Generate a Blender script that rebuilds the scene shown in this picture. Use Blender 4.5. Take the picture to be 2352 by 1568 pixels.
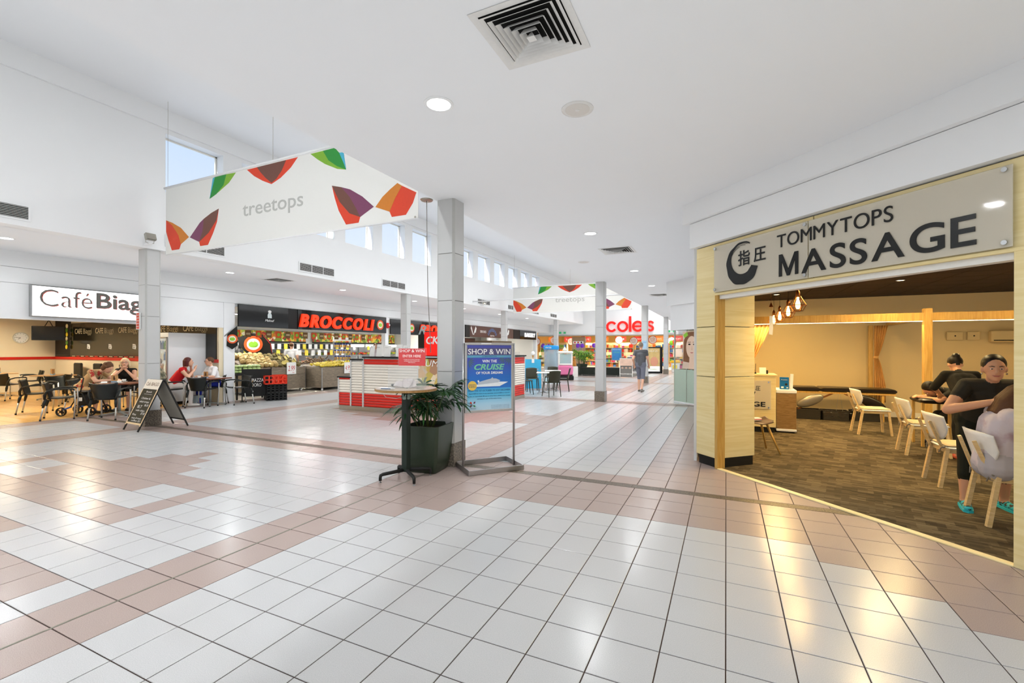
import bpy, bmesh, math, random
from math import sin, cos, pi, radians as R, sqrt, atan2
from mathutils import Vector as V, Matrix as M
random.seed(7)
for _o in list(bpy.data.objects): bpy.data.objects.remove(_o)
SC = bpy.context.scene
COL = SC.collection
# ------------------------------------------------------------------ camera
cam_d = bpy.data.cameras.new('camera'); CAM = bpy.data.objects.new('camera', cam_d); COL.objects.link(CAM)
cam_d.sensor_width = 36.0; cam_d.sensor_fit = 'HORIZONTAL'
cam_d.lens = 1051.52 * 36.0 / 2352.0
cam_d.shift_y = (800.9 - 784.0) / 2352.0
cam_d.clip_start = 0.05; cam_d.clip_end = 300
CAM.location = (0, 0, 1.5277)
CAM.rotation_euler = (M.Rotation(R(25.071), 4, 'Z') @ M.Rotation(R(90), 4, 'X') @ M.Rotation(0.00155, 4, 'Z')).to_euler()
SC.camera = CAM
# ------------------------------------------------------------------ world (pale blue day sky) and sun
W = bpy.data.worlds.new('sky'); SC.world = W; W.use_nodes = True
nt = W.node_tree; nt.nodes.clear()
_g = nt.nodes.new('ShaderNodeTexCoord'); _s = nt.nodes.new('ShaderNodeSeparateXYZ'); _r = nt.nodes.new('ShaderNodeValToRGB')
_b = nt.nodes.new('ShaderNodeBackground'); _w = nt.nodes.new('ShaderNodeOutputWorld')
nt.links.new(_g.outputs['Generated'], _s.inputs[0]); nt.links.new(_s.outputs['Z'], _r.inputs[0])
nt.links.new(_r.outputs[0], _b.inputs[0]); nt.links.new(_b.outputs[0], _w.inputs[0])
_r.color_ramp.elements[0].position = 0.0; _r.color_ramp.elements[0].color = (0.93, 0.96, 1.0, 1)
_r.color_ramp.elements[1].position = 0.55; _r.color_ramp.elements[1].color = (0.40, 0.62, 1.0, 1)
_b.inputs[1].default_value = 1.05
sun_d = bpy.data.lights.new('sun', 'SUN'); sun_d.energy = 14.0; sun_d.angle = R(0.6); sun_d.color = (1.0, 0.97, 0.90)
SUN = bpy.data.objects.new('sun', sun_d); COL.objects.link(SUN); SUN.location = (-30, -20, 25)
SUN.rotation_euler = V((0.17, 0.78, -0.60)).to_track_quat('-Z', 'Y').to_euler()
SC.view_settings.view_transform = 'Standard'; SC.view_settings.look = 'None'
SC.view_settings.gamma = 1.0; SC.view_settings.exposure = 0.08; SC.view_settings.use_curve_mapping = False
SC.cycles.max_bounces = 5; SC.cycles.diffuse_bounces = 2; SC.cycles.use_fast_gi = True; SC.cycles.fast_gi_method = 'ADD'; W.light_settings.ao_factor = 0.345; W.light_settings.distance = 3.0; SC.cycles.glossy_bounces = 2; SC.cycles.use_light_tree = False; SC.cycles.transmission_bounces = 6; SC.cycles.transparent_max_bounces = 8
SC.cycles.adaptive_threshold = 0.22; SC.cycles.caustics_reflective = False; SC.cycles.caustics_refractive = False; SC.cycles.sample_clamp_indirect = 6.0
DOWN_W = 18.0          # watts of one mall downlight
# ------------------------------------------------------------------ helpers
def lin(h):
    h = h.lstrip('#'); c = [int(h[i:i+2], 16) / 255 for i in (0, 2, 4)]
    return tuple((x / 12.92 if x <= .04045 else ((x + .055) / 1.055) ** 2.4) for x in c) + (1.0,)
MATS = {}
def mat(name, col='#cccccc', rough=0.5, metal=0.0, emit=0.0, noise=0.06, scale=30.0, bump=0.0, trans=0.0, alpha=1.0, spec=0.5, coat=0.0, ior=1.45):
    if name in MATS: return MATS[name]
    m = bpy.data.materials.new(name); m.use_nodes = True; n = m.node_tree.nodes; l = m.node_tree.links
    p = n['Principled BSDF']; c = lin(col) if isinstance(col, str) else col
    p.inputs['Roughness'].default_value = rough; p.inputs['Metallic'].default_value = metal
    p.inputs['Specular IOR Level'].default_value = spec; p.inputs['Coat Weight'].default_value = coat; p.inputs['IOR'].default_value = ior
    p.inputs['Transmission Weight'].default_value = trans; p.inputs['Alpha'].default_value = alpha
    tc = n.new('ShaderNodeTexCoord'); nz = n.new('ShaderNodeTexNoise'); nz.inputs['Scale'].default_value = scale; nz.inputs['Detail'].default_value = 3
    l.new(tc.outputs['Object'], nz.inputs['Vector'])
    mx = n.new('ShaderNodeMix'); mx.data_type = 'RGBA'
    mx.inputs['A'].default_value = tuple(max(0, v * (1 - noise)) for v in c[:3]) + (1,)
    mx.inputs['B'].default_value = tuple(min(1, v * (1 + noise)) for v in c[:3]) + (1,)
    l.new(nz.outputs['Fac'], mx.inputs['Factor']); l.new(mx.outputs['Result'], p.inputs['Base Color'])
    if emit:
        p.inputs['Emission Color'].default_value = c; p.inputs['Emission Strength'].default_value = emit
    if bump:
        b = n.new('ShaderNodeBump'); b.inputs['Strength'].default_value = bump; b.inputs['Distance'].default_value = .01
        l.new(nz.outputs['Fac'], b.inputs['Height']); l.new(b.outputs[0], p.inputs['Normal'])
    MATS[name] = m; return m
def nodes(m): return m.node_tree.nodes, m.node_tree.links, m.node_tree.nodes['Principled BSDF']
def wood(name, c1, c2, rough=.45, scale=(3, 40, 3), dist=2.0):
    if name in MATS: return MATS[name]
    m = mat(name, c1, rough); n, l, p = nodes(m)
    tc = n.new('ShaderNodeTexCoord'); mp = n.new('ShaderNodeMapping'); mp.inputs['Scale'].default_value = scale
    nz = n.new('ShaderNodeTexNoise'); nz.inputs['Scale'].default_value = 1.0; nz.inputs['Detail'].default_value = 6; nz.inputs['Distortion'].default_value = dist
    rp = n.new('ShaderNodeValToRGB'); rp.color_ramp.elements[0].position = .35; rp.color_ramp.elements[1].position = .68
    rp.color_ramp.elements[0].color = lin(c1); rp.color_ramp.elements[1].color = lin(c2)
    l.new(tc.outputs['Object'], mp.inputs[0]); l.new(mp.outputs[0], nz.inputs['Vector']); l.new(nz.outputs['Fac'], rp.inputs[0])
    l.new(rp.outputs[0], p.inputs['Base Color']); return m
def speckle(name, c1, c2, rough=.3, scale=120, lo=.42, hi=.6, bump=0, var=0.0, bscale=40):
    if name in MATS: return MATS[name]
    m = mat(name, c1, rough); n, l, p = nodes(m)
    tc = n.new('ShaderNodeTexCoord'); ge = n.new('ShaderNodeNewGeometry')
    nz = n.new('ShaderNodeTexNoise'); nz.inputs['Scale'].default_value = scale; nz.inputs['Detail'].default_value = 4
    rp = n.new('ShaderNodeValToRGB'); rp.color_ramp.elements[0].position = lo; rp.color_ramp.elements[1].position = hi
    rp.color_ramp.elements[0].color = lin(c1); rp.color_ramp.elements[1].color = lin(c2)
    l.new(ge.outputs['Position'], nz.inputs['Vector']); l.new(nz.outputs['Fac'], rp.inputs[0])
    src = rp.outputs[0]
    if var:
        ng = n.new('ShaderNodeTexNoise'); ng.inputs['Scale'].default_value = 1.3; l.new(ge.outputs['Position'], ng.inputs['Vector'])
        hs = n.new('ShaderNodeHueSaturation'); mr = n.new('ShaderNodeMapRange'); mr.inputs['To Min'].default_value = 1 - var; mr.inputs['To Max'].default_value = 1 + var
        l.new(ng.outputs['Fac'], mr.inputs[0]); l.new(mr.outputs[0], hs.inputs['Value']); l.new(src, hs.inputs['Color']); src = hs.outputs[0]
    l.new(src, p.inputs['Base Color'])
    if bump:
        nb = n.new('ShaderNodeTexNoise'); nb.inputs['Scale'].default_value = bscale; l.new(ge.outputs['Position'], nb.inputs['Vector'])
        b = n.new('ShaderNodeBump'); b.inputs['Strength'].default_value = bump; b.inputs['Distance'].default_value = .004
        l.new(nb.outputs['Fac'], b.inputs['Height']); l.new(b.outputs[0], p.inputs['Normal'])
    return m
class MB:
    """collects simple solids; build() links them as one mesh object"""
    def __init__(s): s.v = []; s.f = []; s.mi = []; s.cur = 0
    def add(s, vs, fs):
        o = len(s.v); s.v += [tuple(x) for x in vs]; s.f += [tuple(i + o for i in f) for f in fs]; s.mi += [s.cur] * len(fs); return s
    def box(s, x0, y0, z0, x1, y1, z1):
        return s.add([(x0,y0,z0),(x1,y0,z0),(x1,y1,z0),(x0,y1,z0),(x0,y0,z1),(x1,y0,z1),(x1,y1,z1),(x0,y1,z1)],
                     [(0,3,2,1),(4,5,6,7),(0,1,5,4),(1,2,6,5),(2,3,7,6),(3,0,4,7)])
    def bbox(s, x0, y0, z0, x1, y1, z1, b=.005):
        """box with chamfered vertical and horizontal edges"""
        b = min(b, abs(x1-x0)*.45, abs(y1-y0)*.45, abs(z1-z0)*.45)
        def ring(z, i): return [(x0+b+i if 0 else x0+i+b,y0+i,z),(x1-b-i,y0+i,z),(x1-i,y0+b+i,z),(x1-i,y1-b-i,z),(x1-b-i,y1-i,z),(x0+b+i,y1-i,z),(x0+i,y1-b-i,z),(x0+i,y0+b+i,z)]
        vs = ring(z0, b) + ring(z0+b, 0) + ring(z1-b, 0) + ring(z1, b)
        fs = [tuple(range(7, -1, -1)), tuple(range(24, 32))]
        for k in range(3):
            for i in range(8): fs.append((k*8+i, k*8+(i+1)%8, k*8+8+(i+1)%8, k*8+8+i))
        return s.add(vs, fs)
    def obox(s, c, size, rot):
        m = rot.to_3x3() if hasattr(rot, 'to_3x3') else rot; c = V(c); h = V(size) / 2
        vs = [c + m @ V((a*h.x, b*h.y, d*h.z)) for d in (-1, 1) for (a, b) in ((-1,-1),(1,-1),(1,1),(-1,1))]
        return s.add(vs, [(0,3,2,1),(4,5,6,7),(0,1,5,4),(1,2,6,5),(2,3,7,6),(3,0,4,7)])
    def bar(s, p0, p1, w, h, up=(0,0,1)):
        """rectangular bar from p0 to p1"""
        p0 = V(p0); p1 = V(p1); d = (p1 - p0); L = d.length; d.normalize(); u = V(up)
        if abs(d.dot(u)) > .98: u = V((0, 1, 0))
        x = d.cross(u).normalized(); z = x.cross(d).normalized()
        return s.obox((p0 + p1) / 2, (w, L, h), M((x, d, z)).transposed())
    def cyl(s, p0, p1, r0, r1=None, n=12, cap=True):
        if r1 is None: r1 = r0
        p0 = V(p0); p1 = V(p1); d = (p1 - p0).normalized(); a = V((0, 0, 1)) if abs(d.z) < .95 else V((1, 0, 0))
        x = d.cross(a).normalized(); y = d.cross(x).normalized(); vs = []
        for p, r in ((p0, r0), (p1, r1)):
            for i in range(n): t = 2*pi*i/n; vs.append(p + x*(r*cos(t)) + y*(r*sin(t)))
        fs = [(i, i+n, (i+1)%n+n, (i+1)%n) for i in range(n)]
        if cap: fs += [tuple(range(n)), tuple(range(2*n-1, n-1, -1))]
        return s.add(vs, fs)
    def lathe(s, prof, c=(0,0,0), n=20, sx=1, sy=1):
        c = V(c); vs = []; fs = []; k = len(prof)
        for r, z in prof:
            for i in range(n): t = 2*pi*i/n; vs.append((c.x + r*cos(t)*sx, c.y + r*sin(t)*sy, c.z + z))
        for j in range(k-1):
            for i in range(n): fs.append((j*n+i, j*n+(i+1)%n, (j+1)*n+(i+1)%n, (j+1)*n+i))
        fs += [tuple(range(n-1, -1, -1)), tuple(range((k-1)*n, k*n))]
        return s.add(vs, fs)
    def ball(s, c, r, n=12, m=8, rot=None):
        r = (r, r, r) if not hasattr(r, '__len__') else r; c = V(c); vs = []; fs = []
        for j in range(m+1):
            ph = pi*j/m
            for i in range(n):
                t = 2*pi*i/n; q = V((r[0]*sin(ph)*cos(t), r[1]*sin(ph)*sin(t), -r[2]*cos(ph)))
                if rot is not None: q = rot @ q
                vs.append(c + q)
        for j in range(m):
            for i in range(n): fs.append((j*n+i, j*n+(i+1)%n, (j+1)*n+(i+1)%n, (j+1)*n+i))
        return s.add(vs, fs)
    def tube(s, path, r, n=8, cap=True):
        P = [V(p) for p in path]; k = len(P); rr = r if hasattr(r, '__len__') else [r]*k; vs = []; x = None
        for i, p in enumerate(P):
            d = (P[min(i+1, k-1)] - P[max(i-1, 0)]).normalized()
            if x is None:
                a = V((0, 0, 1)) if abs(d.z) < .9 else V((1, 0, 0)); x = d.cross(a).normalized()
            else: x = (x - d * x.dot(d)).normalized()
            y = d.cross(x)
            for j in range(n): t = 2*pi*j/n; vs.append(p + x*(rr[i]*cos(t)) + y*(rr[i]*sin(t)))
        fs = [(i*n+j, i*n+(j+1)%n, (i+1)*n+(j+1)%n, (i+1)*n+j) for i in range(k-1) for j in range(n)]
        if cap: fs += [tuple(range(n-1, -1, -1)), tuple(range((k-1)*n, k*n))]
        return s.add(vs, fs)
    def prism(s, pts, y0, y1):
        """polygon given as (x,z), extruded along y"""
        n = len(pts); a = sum(pts[i][0]*pts[(i+1)%n][1] - pts[(i+1)%n][0]*pts[i][1] for i in range(n))
        if a < 0: pts = pts[::-1]
        vs = [(x, y0, z) for x, z in pts] + [(x, y1, z) for x, z in pts]
        return s.add(vs, [tuple(range(n)), tuple(range(2*n-1, n-1, -1))] + [(i, i+n, (i+1)%n+n, (i+1)%n) for i in range(n)])
    def zprism(s, pts, z0, z1):
        n = len(pts); a = sum(pts[i][0]*pts[(i+1)%n][1] - pts[(i+1)%n][0]*pts[i][1] for i in range(n))
        if a < 0: pts = pts[::-1]
        vs = [(x, y, z0) for x, y in pts] + [(x, y, z1) for x, y in pts]
        return s.add(vs, [tuple(range(n-1, -1, -1)), tuple(range(n, 2*n))] + [(i, (i+1)%n, (i+1)%n+n, i+n) for i in range(n)])
    def mesh(s, name, mats, smooth=False):
        me = bpy.data.meshes.new(name); me.from_pydata(s.v, [], s.f); mats = mats if isinstance(mats, (list, tuple)) else [mats]
        for m in mats: me.materials.append(m)
        if len(mats) > 1: me.polygons.foreach_set('material_index', s.mi)
        if smooth: me.polygons.foreach_set('use_smooth', [True]*len(me.polygons))
        me.update()
        if smooth == 'auto':
            me.set_sharp_from_angle(angle=R(40))
        return me
    def build(s, name, mats, parent=None, smooth=False, loc=None, rz=None):
        return link(name, s.mesh(name, mats, smooth), parent, loc, rz)
def link(name, me, parent=None, loc=None, rz=None):
    o = bpy.data.objects.new(name, me); COL.objects.link(o)
    if parent is not None: o.parent = parent
    if loc is not None: o.location = loc
    if rz is not None: o.rotation_euler = (0, 0, rz)
    return o
def tag(o, label, cat, group=None):
    o['label'] = label; o['category'] = cat
    if group: o['group'] = group
    return o
def thing(name, label, cat, loc=(0,0,0), rz=0.0, group=None):
    o = bpy.data.objects.new(name, None); o.empty_display_size = .1; COL.objects.link(o); o.location = loc; o.rotation_euler = (0, 0, rz)
    return tag(o, label, cat, group)
def struct(o, label=None):
    o['kind'] = 'structure'
    if label: o['label'] = label
    return o
def part(o, label=None):
    if label: o['label'] = label
    return o
def dup(root, loc, rz=0.0, label=None, group=None):
    r = root.copy(); COL.objects.link(r); r.location = loc; r.rotation_euler = (0, 0, rz)
    if label: r['label'] = label
    if group: r['group'] = group
    for ch in list(root.children):
        c = ch.copy(); COL.objects.link(c); c.parent = r
        for g in list(ch.children):
            d = g.copy(); COL.objects.link(d); d.parent = c
    return r
WORK = bpy.data.scenes.new('workbench')           # small scene where text and modifiers are evaluated
def baked(o):
    WORK.collection.objects.link(o); vl = WORK.view_layers[0]; vl.update()
    dg = vl.depsgraph; dg.update()
    me = bpy.data.meshes.new_from_object(o.evaluated_get(dg)); WORK.collection.objects.unlink(o); return me
# text: built as mesh in a frame whose front faces -Y (x right, z up)
def text_mesh(body, size, depth=.004, bold=0.0, shear=0.0, align='LEFT', sx=1.0, res=3):
    cu = bpy.data.curves.new('t', 'FONT'); cu.body = body; cu.size = size; cu.extrude = depth; cu.offset = bold; cu.shear = shear
    cu.align_x = align; cu.resolution_u = res
    o = bpy.data.objects.new('t', cu); me = baked(o); bpy.data.objects.remove(o); bpy.data.curves.remove(cu)
    for v in me.vertices:
        x, y, z = v.co; v.co = (x*sx, -z, y)
    return me
def text(body, x, y, z, size, m, parent, name='lettering', w=None, depth=.004, bold=0.0, shear=0.0, align='CENTER', h=None, label=None):
    """lettering at local x (centre/left), baseline z, standing on the plane y; w / h force the overall size"""
    me = text_mesh(body, size, depth, bold, shear, align)
    xs = [v.co.x for v in me.vertices]; zs = [v.co.z for v in me.vertices]
    if not xs: return None
    kx = w / (max(xs) - min(xs)) if w else 1; kz = h / (max(zs) - min(zs)) if h else 1
    x0 = (min(xs) + max(xs)) / 2 if align == 'CENTER' else min(xs); z0 = min(zs) if h else 0
    for v in me.vertices: v.co = ((v.co.x - x0)*kx, v.co.y, (v.co.z - z0)*kz)
    me.materials.append(m); o = link(name, me, parent, (x, y - depth, z))
    if label: o['label'] = label
    return o
def letters(body, x, y, z, size, m, parent, w, depth=.01, bold=0.0, shear=0.0, gap=.12, sx=1.0, h=None):
    """each character a part of its own, spread over width w starting at x"""
    ms = []
    for ch in body:
        if ch == ' ': ms.append(None); continue
        if ch == 'M' and bold:
            hh = .73*size; ww = .62*size; t_ = .085*size + bold; qq = MB()
            qq.prism([(0, 0), (0, hh), (t_*1.15, hh), (ww/2, hh*.30), (ww - t_*1.15, hh), (ww, hh), (ww, 0), (ww - t_, 0), (ww - t_, hh*.68), (ww/2 + t_*.45, 0), (ww/2 - t_*.45, 0), (t_, hh*.68), (t_, 0)], -depth, depth)
            me = qq.mesh('letter', []); ms.append((me, 0, ww)); continue
        me = text_mesh(ch, size, depth, 0.0 if ch == 'M' else bold, shear, 'LEFT', 1.0, 8); xs = [v.co.x for v in me.vertices]; ms.append((me, min(xs), max(xs)))
    tot = sum((b - a) if q else size*.3 for q in ms for a, b in [((q[1], q[2]) if q else (0, 0))]) + gap*size*(len(ms)-1)
    k = w / tot; cx = x
    for ch, q in zip(body, ms):
        if q is None: cx += size*.3*k + gap*size*k; continue
        me, a, b = q
        for v in me.vertices: v.co = ((v.co.x - a)*k, v.co.y, v.co.z*(h/size if h else 1))
        me.materials.append(m); link('letter', me, parent, (cx, y - depth, z)); cx += (b - a)*k + gap*size*k
def solid(name, me_from, mods, mats=None, parent=None, smooth=True):
    """evaluate modifiers on a mesh and keep the result"""
    o = bpy.data.objects.new('tmp', me_from)
    for ty, kw in mods:
        md = o.modifiers.new(ty, ty)
        for k, v in kw.items(): setattr(md, k, v)
    me = baked(o); bpy.data.objects.remove(o)
    if smooth: me.polygons.foreach_set('use_smooth', [True]*len(me.polygons))
    me.name = name; return me
# ------------------------------------------------------------------ shared materials
m_white = mat('white_paint', '#e9ebec', .6, noise=.012, scale=2)
m_ceil = mat('ceiling_paint', '#e8ebee', .75, noise=.01, scale=2)
m_tile = speckle('white_tile', '#b2b3b3', '#bfbfbf', .22, 260, .4, .6, bump=.05, var=.03, bscale=55)
m_pink = speckle('pink_tile', '#9c8b85', '#a99891', .24, 260, .4, .6, bump=.05, var=.04, bscale=55)
m_grout = mat('dark_grout', '#3b2c26', .85, noise=.25, scale=9)
m_strip = speckle('grey_mosaic_strip', '#4f463b', '#6d6152', .4, 60)
m_granite = speckle('granite_plinth', '#5e564c', '#877e70', .3, 45)
m_black = mat('black_gloss', '#0b0c0c', .15, noise=.05)
m_blackm = mat('black_matt', '#121312', .6, noise=.1)
m_chrome = mat('chrome', '#c9cccd', .18, 1.0)
m_alu = mat('brushed_aluminium', '#b9babb', .35, 1.0)
m_lamp = mat('lamp_diffuser', '#ffffff', .4, emit=9.0)
m_lampw = mat('warm_lamp', (1.0, .78, .42, 1), .4, emit=8.0)
m_glass = mat('clear_glass', '#f4fbf8', .02, trans=1.0, noise=0, ior=1.03, spec=.3)
m_pane = mat('window_glass', '#eef6ff', .02, noise=0, alpha=.06)
m_ply = wood('birch_ply', '#e3cf93', '#eddcA8'.lower(), .38, (1.2, 1.2, 22), 1.2)
m_oak = wood('oak_trim', '#b98f45', '#cfa75c', .4, (30, 30, 2.0), 1.5)
m_greywood = wood('grey_oak', '#6f6455', '#8f826f', .5, (4, 4, 26), 2)
m_steel = mat('stainless', '#b4b0a6', .3, 1.0)
m_red = mat('red_slat', '#d3210f', .4)
m_cream = mat('cream_slat', '#efe7da', .45)
m_paper = mat('paper', '#efefec', .7)
ZC = 3.478
# ------------------------------------------------------------------ floor: slab, tile by tile, mosaic strips
T = .303
slab = MB(); slab.box(-13.0, -7, -.12, 6.5, 35.2, -.004); floor = struct(slab.build('floor', m_grout))
FX0, FX1 = -43, 17
def rosette(a, k):
    """pink figure in the middle of each bay, centred on column a=-22.5 and row 13"""
    i = abs(a + 22.5); j = k
    return (i, j)
ROWS0 = {1: [(-23, -22)], 2: [(-24, -21)], 3: [(-25, -20)], 4: [(-29, -16)], 5: [(-29, -28), (-26, -19), (-17, -16)], 6: [(-29, -28), (-25, -20), (-17, -16)],
         7: [(-29, -16)], 9: [(-25, -18)], 10: [(-22, -13)], 11: [(-21, -14)], 12: [(-20, -15)]}
def pink0(a, b):      # bay in front of the first strip, b counts towards the camera
    if b == -2: return True
    if -12 <= a < -10: return True
    if -35 <= a < -33 or a < -41: return True
    if -10 <= a < -9 and b < 4 or -9 <= a < -8 and b < 3 or -8 <= a < -7 and b < 2 or -7 <= a < 2 and b < 1: return True
    if a >= 2 and b < a: return True
    for lo, hi in ROWS0.get(b, ()):
        if lo <= a < hi: return True
    return False
ROWS1 = {8: 2, 9: 5, 10: 7, 11: 9, 12: 9, 13: 9, 14: 9, 15: 7, 16: 5, 17: 2}
def pink1(a, k):      # bays beyond, k = 0..25 away from the camera
    if k in (0, 25) and a < -2: return True
    if -12 <= a < -10 or -35 <= a < -33 or a < -41: return True
    if a >= -3: return True
    w = ROWS1.get(k)
    return bool(w) and abs(a + 21.5) < w
Y0 = 5.137
tiles = []            # x, y, pink
for a in range(FX0, FX1):
    for b in range(-2, 38): tiles.append((a*T, 4.5314 - (b+1)*T, pink0(a, b)))
    for bay in range(4):
        yb = Y0 + .127 + bay*(26*T + .127)
        for k in range(26):
            y = yb + k*T
            if y < 35.0: tiles.append((a*T, y, pink1(a, k)))
def in_mall(x, y):
    if x < -12.95: return False
    # right boundary: diagonal shopfront, shop wall, next diagonal
    s = (x + .35)*.7157 + (y - 6.66)*.6984
    if y < 7.0 and s > -.12: return s < .32 and x < 6
    if y >= 6.66 and x > -.36: return False
    if y > 13.2 and x > -.6: return False
    return True
f_yaw = R(25.071)
def proj_area(x, y):
    x += T/2; y += T/2; r = x*cos(f_yaw) + y*sin(f_yaw); d = -x*sin(f_yaw) + y*cos(f_yaw)
    if d < .6: return -1
    u = 1176 + 1051*r/d; v = 801 + 1051*1.5277/d
    if u < -60 or u > 2412 or v > 1640: return -1
    return 1 / d**3
tiles = [t for t in tiles if in_mall(t[0] + T/2, t[1] + T/2)]
tiles.sort(key=lambda t: -proj_area(t[0], t[1]))
G = .006
def tile_mb(mb, x, y):
    e = .0022; x0 = x+G/2; y0 = y+G/2; x1 = x+T-G/2; y1 = y+T-G/2; b = -.006
    mb.add([(x0,y0,b),(x1,y0,b),(x1,y1,b),(x0,y1,b),(x0,y0,-e*.7),(x1,y0,-e*.7),(x1,y1,-e*.7),(x0,y1,-e*.7),(x0+e,y0+e,0),(x1-e,y0+e,0),(x1-e,y1-e,0),(x0+e,y1-e,0)],
           [(0,1,5,4),(1,2,6,5),(2,3,7,6),(3,0,4,7),(4,5,9,8),(5,6,10,9),(6,7,11,10),(7,4,8,11),(8,9,10,11)])
tm = []
for mm in (m_tile, m_pink):
    q = MB(); tile_mb(q, 0, 0); tm.append(q.mesh('tile', mm))
rest = MB()
for i, (x, y, pk) in enumerate(tiles):
    if i < 300: link('tile', tm[1 if pk else 0], floor, (x, y, 0))
    else:
        rest.cur = 1 if pk else 0; tile_mb(rest, x, y)
o = rest.build('tile', [m_tile, m_pink], floor); o['kind'] = 'stuff'
for bay in range(4):
    yb = Y0 + bay*(26*T + .127)
    for half in range(2):
        q = MB(); x = -12.95 + half*6.3
        while x < (-6.66 if half == 0 else (1.2 if bay == 0 else -1.2)):
            if not (bay == 0 and x > 1.05): q.box(x+.001, yb+.004, -.02, x+.299, yb+.123, -.0005)
            x += .3
        q.build('mosaic_strip', m_strip, floor)
m_exp = mat('expansion_joint', '#6f6c5f', .5)
q = MB(); q.box(-9, .878, -.01, 2.6, .896, .0008); q.build('expansion_joint', m_exp, floor)
q = MB(); q.box(-3.341, .9, -.01, -3.325, 5.1, .0008); q.build('expansion_joint', m_exp, floor)
# ------------------------------------------------------------------ ceilings, clerestory, bulkheads
q = MB(); q.box(-3.46, -7, ZC, 6.5, 35, ZC+.25); ceiling = struct(q.build('ceiling', m_ceil))
q = MB(); q.box(-13.2, -7, ZC, -10.49, 35, ZC+.25); struct(q.build('ceiling', m_ceil))
q = MB(); q.box(-10.6, -7, 6.3, -3.2, 35.2, 6.55); struct(q.build('ceiling', m_ceil))
q = MB(); q.box(-3.46, -7, ZC+.25, -3.2, 35, 6.3); struct(q.build('wall_right', m_white))
# left clerestory wall with window openings
XW = -10.2; XB = -10.5
wins = [(-1.45 - 1.6*k, 0) for k in range(0)]
WN = [(6.541 + 1.597*k) for k in range(-7, 13)]
WN = [r for r in WN if r > 6.0]                     # the first bay before the first window is blank
q = MB(); ya = -7.0
q.box(XB, -7, ZC, XW, 35, 4.665); q.box(XB, -7, 5.84, XW, 35, 6.3)
for r in WN:
    q.box(XB, ya, 4.665, XW, r - 1.165, 5.84); ya = r
q.box(XB, ya, 4.665, XW, 35, 5.84)
clere = struct(q.build('wall_left', m_white))
q = MB(); q.box(XW, -7, 5.93, XW+.05, 35, 6.3); struct(q.build('trim_1', m_white, clere))
m_frame = mat('window_frame_paint', '#e4e2d8', .5)
for i, r in enumerate(WN):
    w = thing('window_%d' % (i+1), 'clerestory window', 'window'); del w['category'], w['label']; w['kind'] = 'structure'
    w.location = (XB + .05, r - 1.165, 4.665); w.rotation_euler = (0, 0, R(90))
    q = MB()
    for b in ((0, 0, 1.165, .03), (0, 1.145, 1.165, 1.175), (0, 0, .03, 1.175), (1.135, 0, 1.165, 1.175)): q.box(b[0], -.02, b[1], b[2], .02, b[3])
    q.build('frame', m_frame, w)
    q = MB(); q.box(.03, -.003, .03, 1.135, .003, 1.145); q.build('pane', m_pane, w)
# wall over and around the far end, above the supermarket
q = MB(); q.box(-14, 35, 2.62, -2.6, 35.25, 6.3); struct(q.build('wall_far', m_white))
q = MB(); q.box(-2.6, 35, 0, 1, 35.25, ZC); struct(q.build('wall_far', m_white))
q = MB(); q.box(-16.2, 32.6, 2.84, -12.95, 35, ZC+.25); struct(q.build('ceiling', m_white))
# back end of the mall, behind the photographer, and the side walls there
q = MB(); q.box(-13.2, -7.2, 0, 6.5, -7, 6.5); struct(q.build('wall_back', m_white))
q = MB(); q.box(5.2, -7, 0, 5.4, .9, ZC); struct(q.build('wall_right', m_white))
q = MB(); q.box(-13.15, -7, 0, -12.95, -1.2, ZC); struct(q.build('wall_left', m_white))
# fascia over the left shopfronts (three boards with shadow lines)
q = MB()
for z0, z1, x in ((2.842, 3.150, -12.95), (3.158, ZC, -12.94)): q.box(x-.2, -1.2, z0, x, 32.6, z1)
q.box(-13.15, -1.2, 2.84, -12.97, 32.6, ZC)
struct(q.build('wall_left', m_white))
q = MB(); q.box(-13.1, -1.2, 2.115, -12.95, 8.60, 2.835); cafe_fascia = struct(q.build('wall_left', m_white))
q = MB(); q.box(-13.15, 8.32, 0, -12.94, 8.64, 2.838); struct(q.build('wall_left', m_white))
q = MB(); q.box(-13.15, 15.13, 0, -12.94, 15.33, 2.838); struct(q.build('wall_left', m_white))
q = MB(); q.box(-13.15, 21.3, 0, -12.94, 21.55, 2.838); struct(q.build('wall_left', m_white))
q = MB(); q.box(-13.15, 31.9, 0, -12.94, 32.2, 2.838); struct(q.build('wall_left', m_white))
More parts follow.
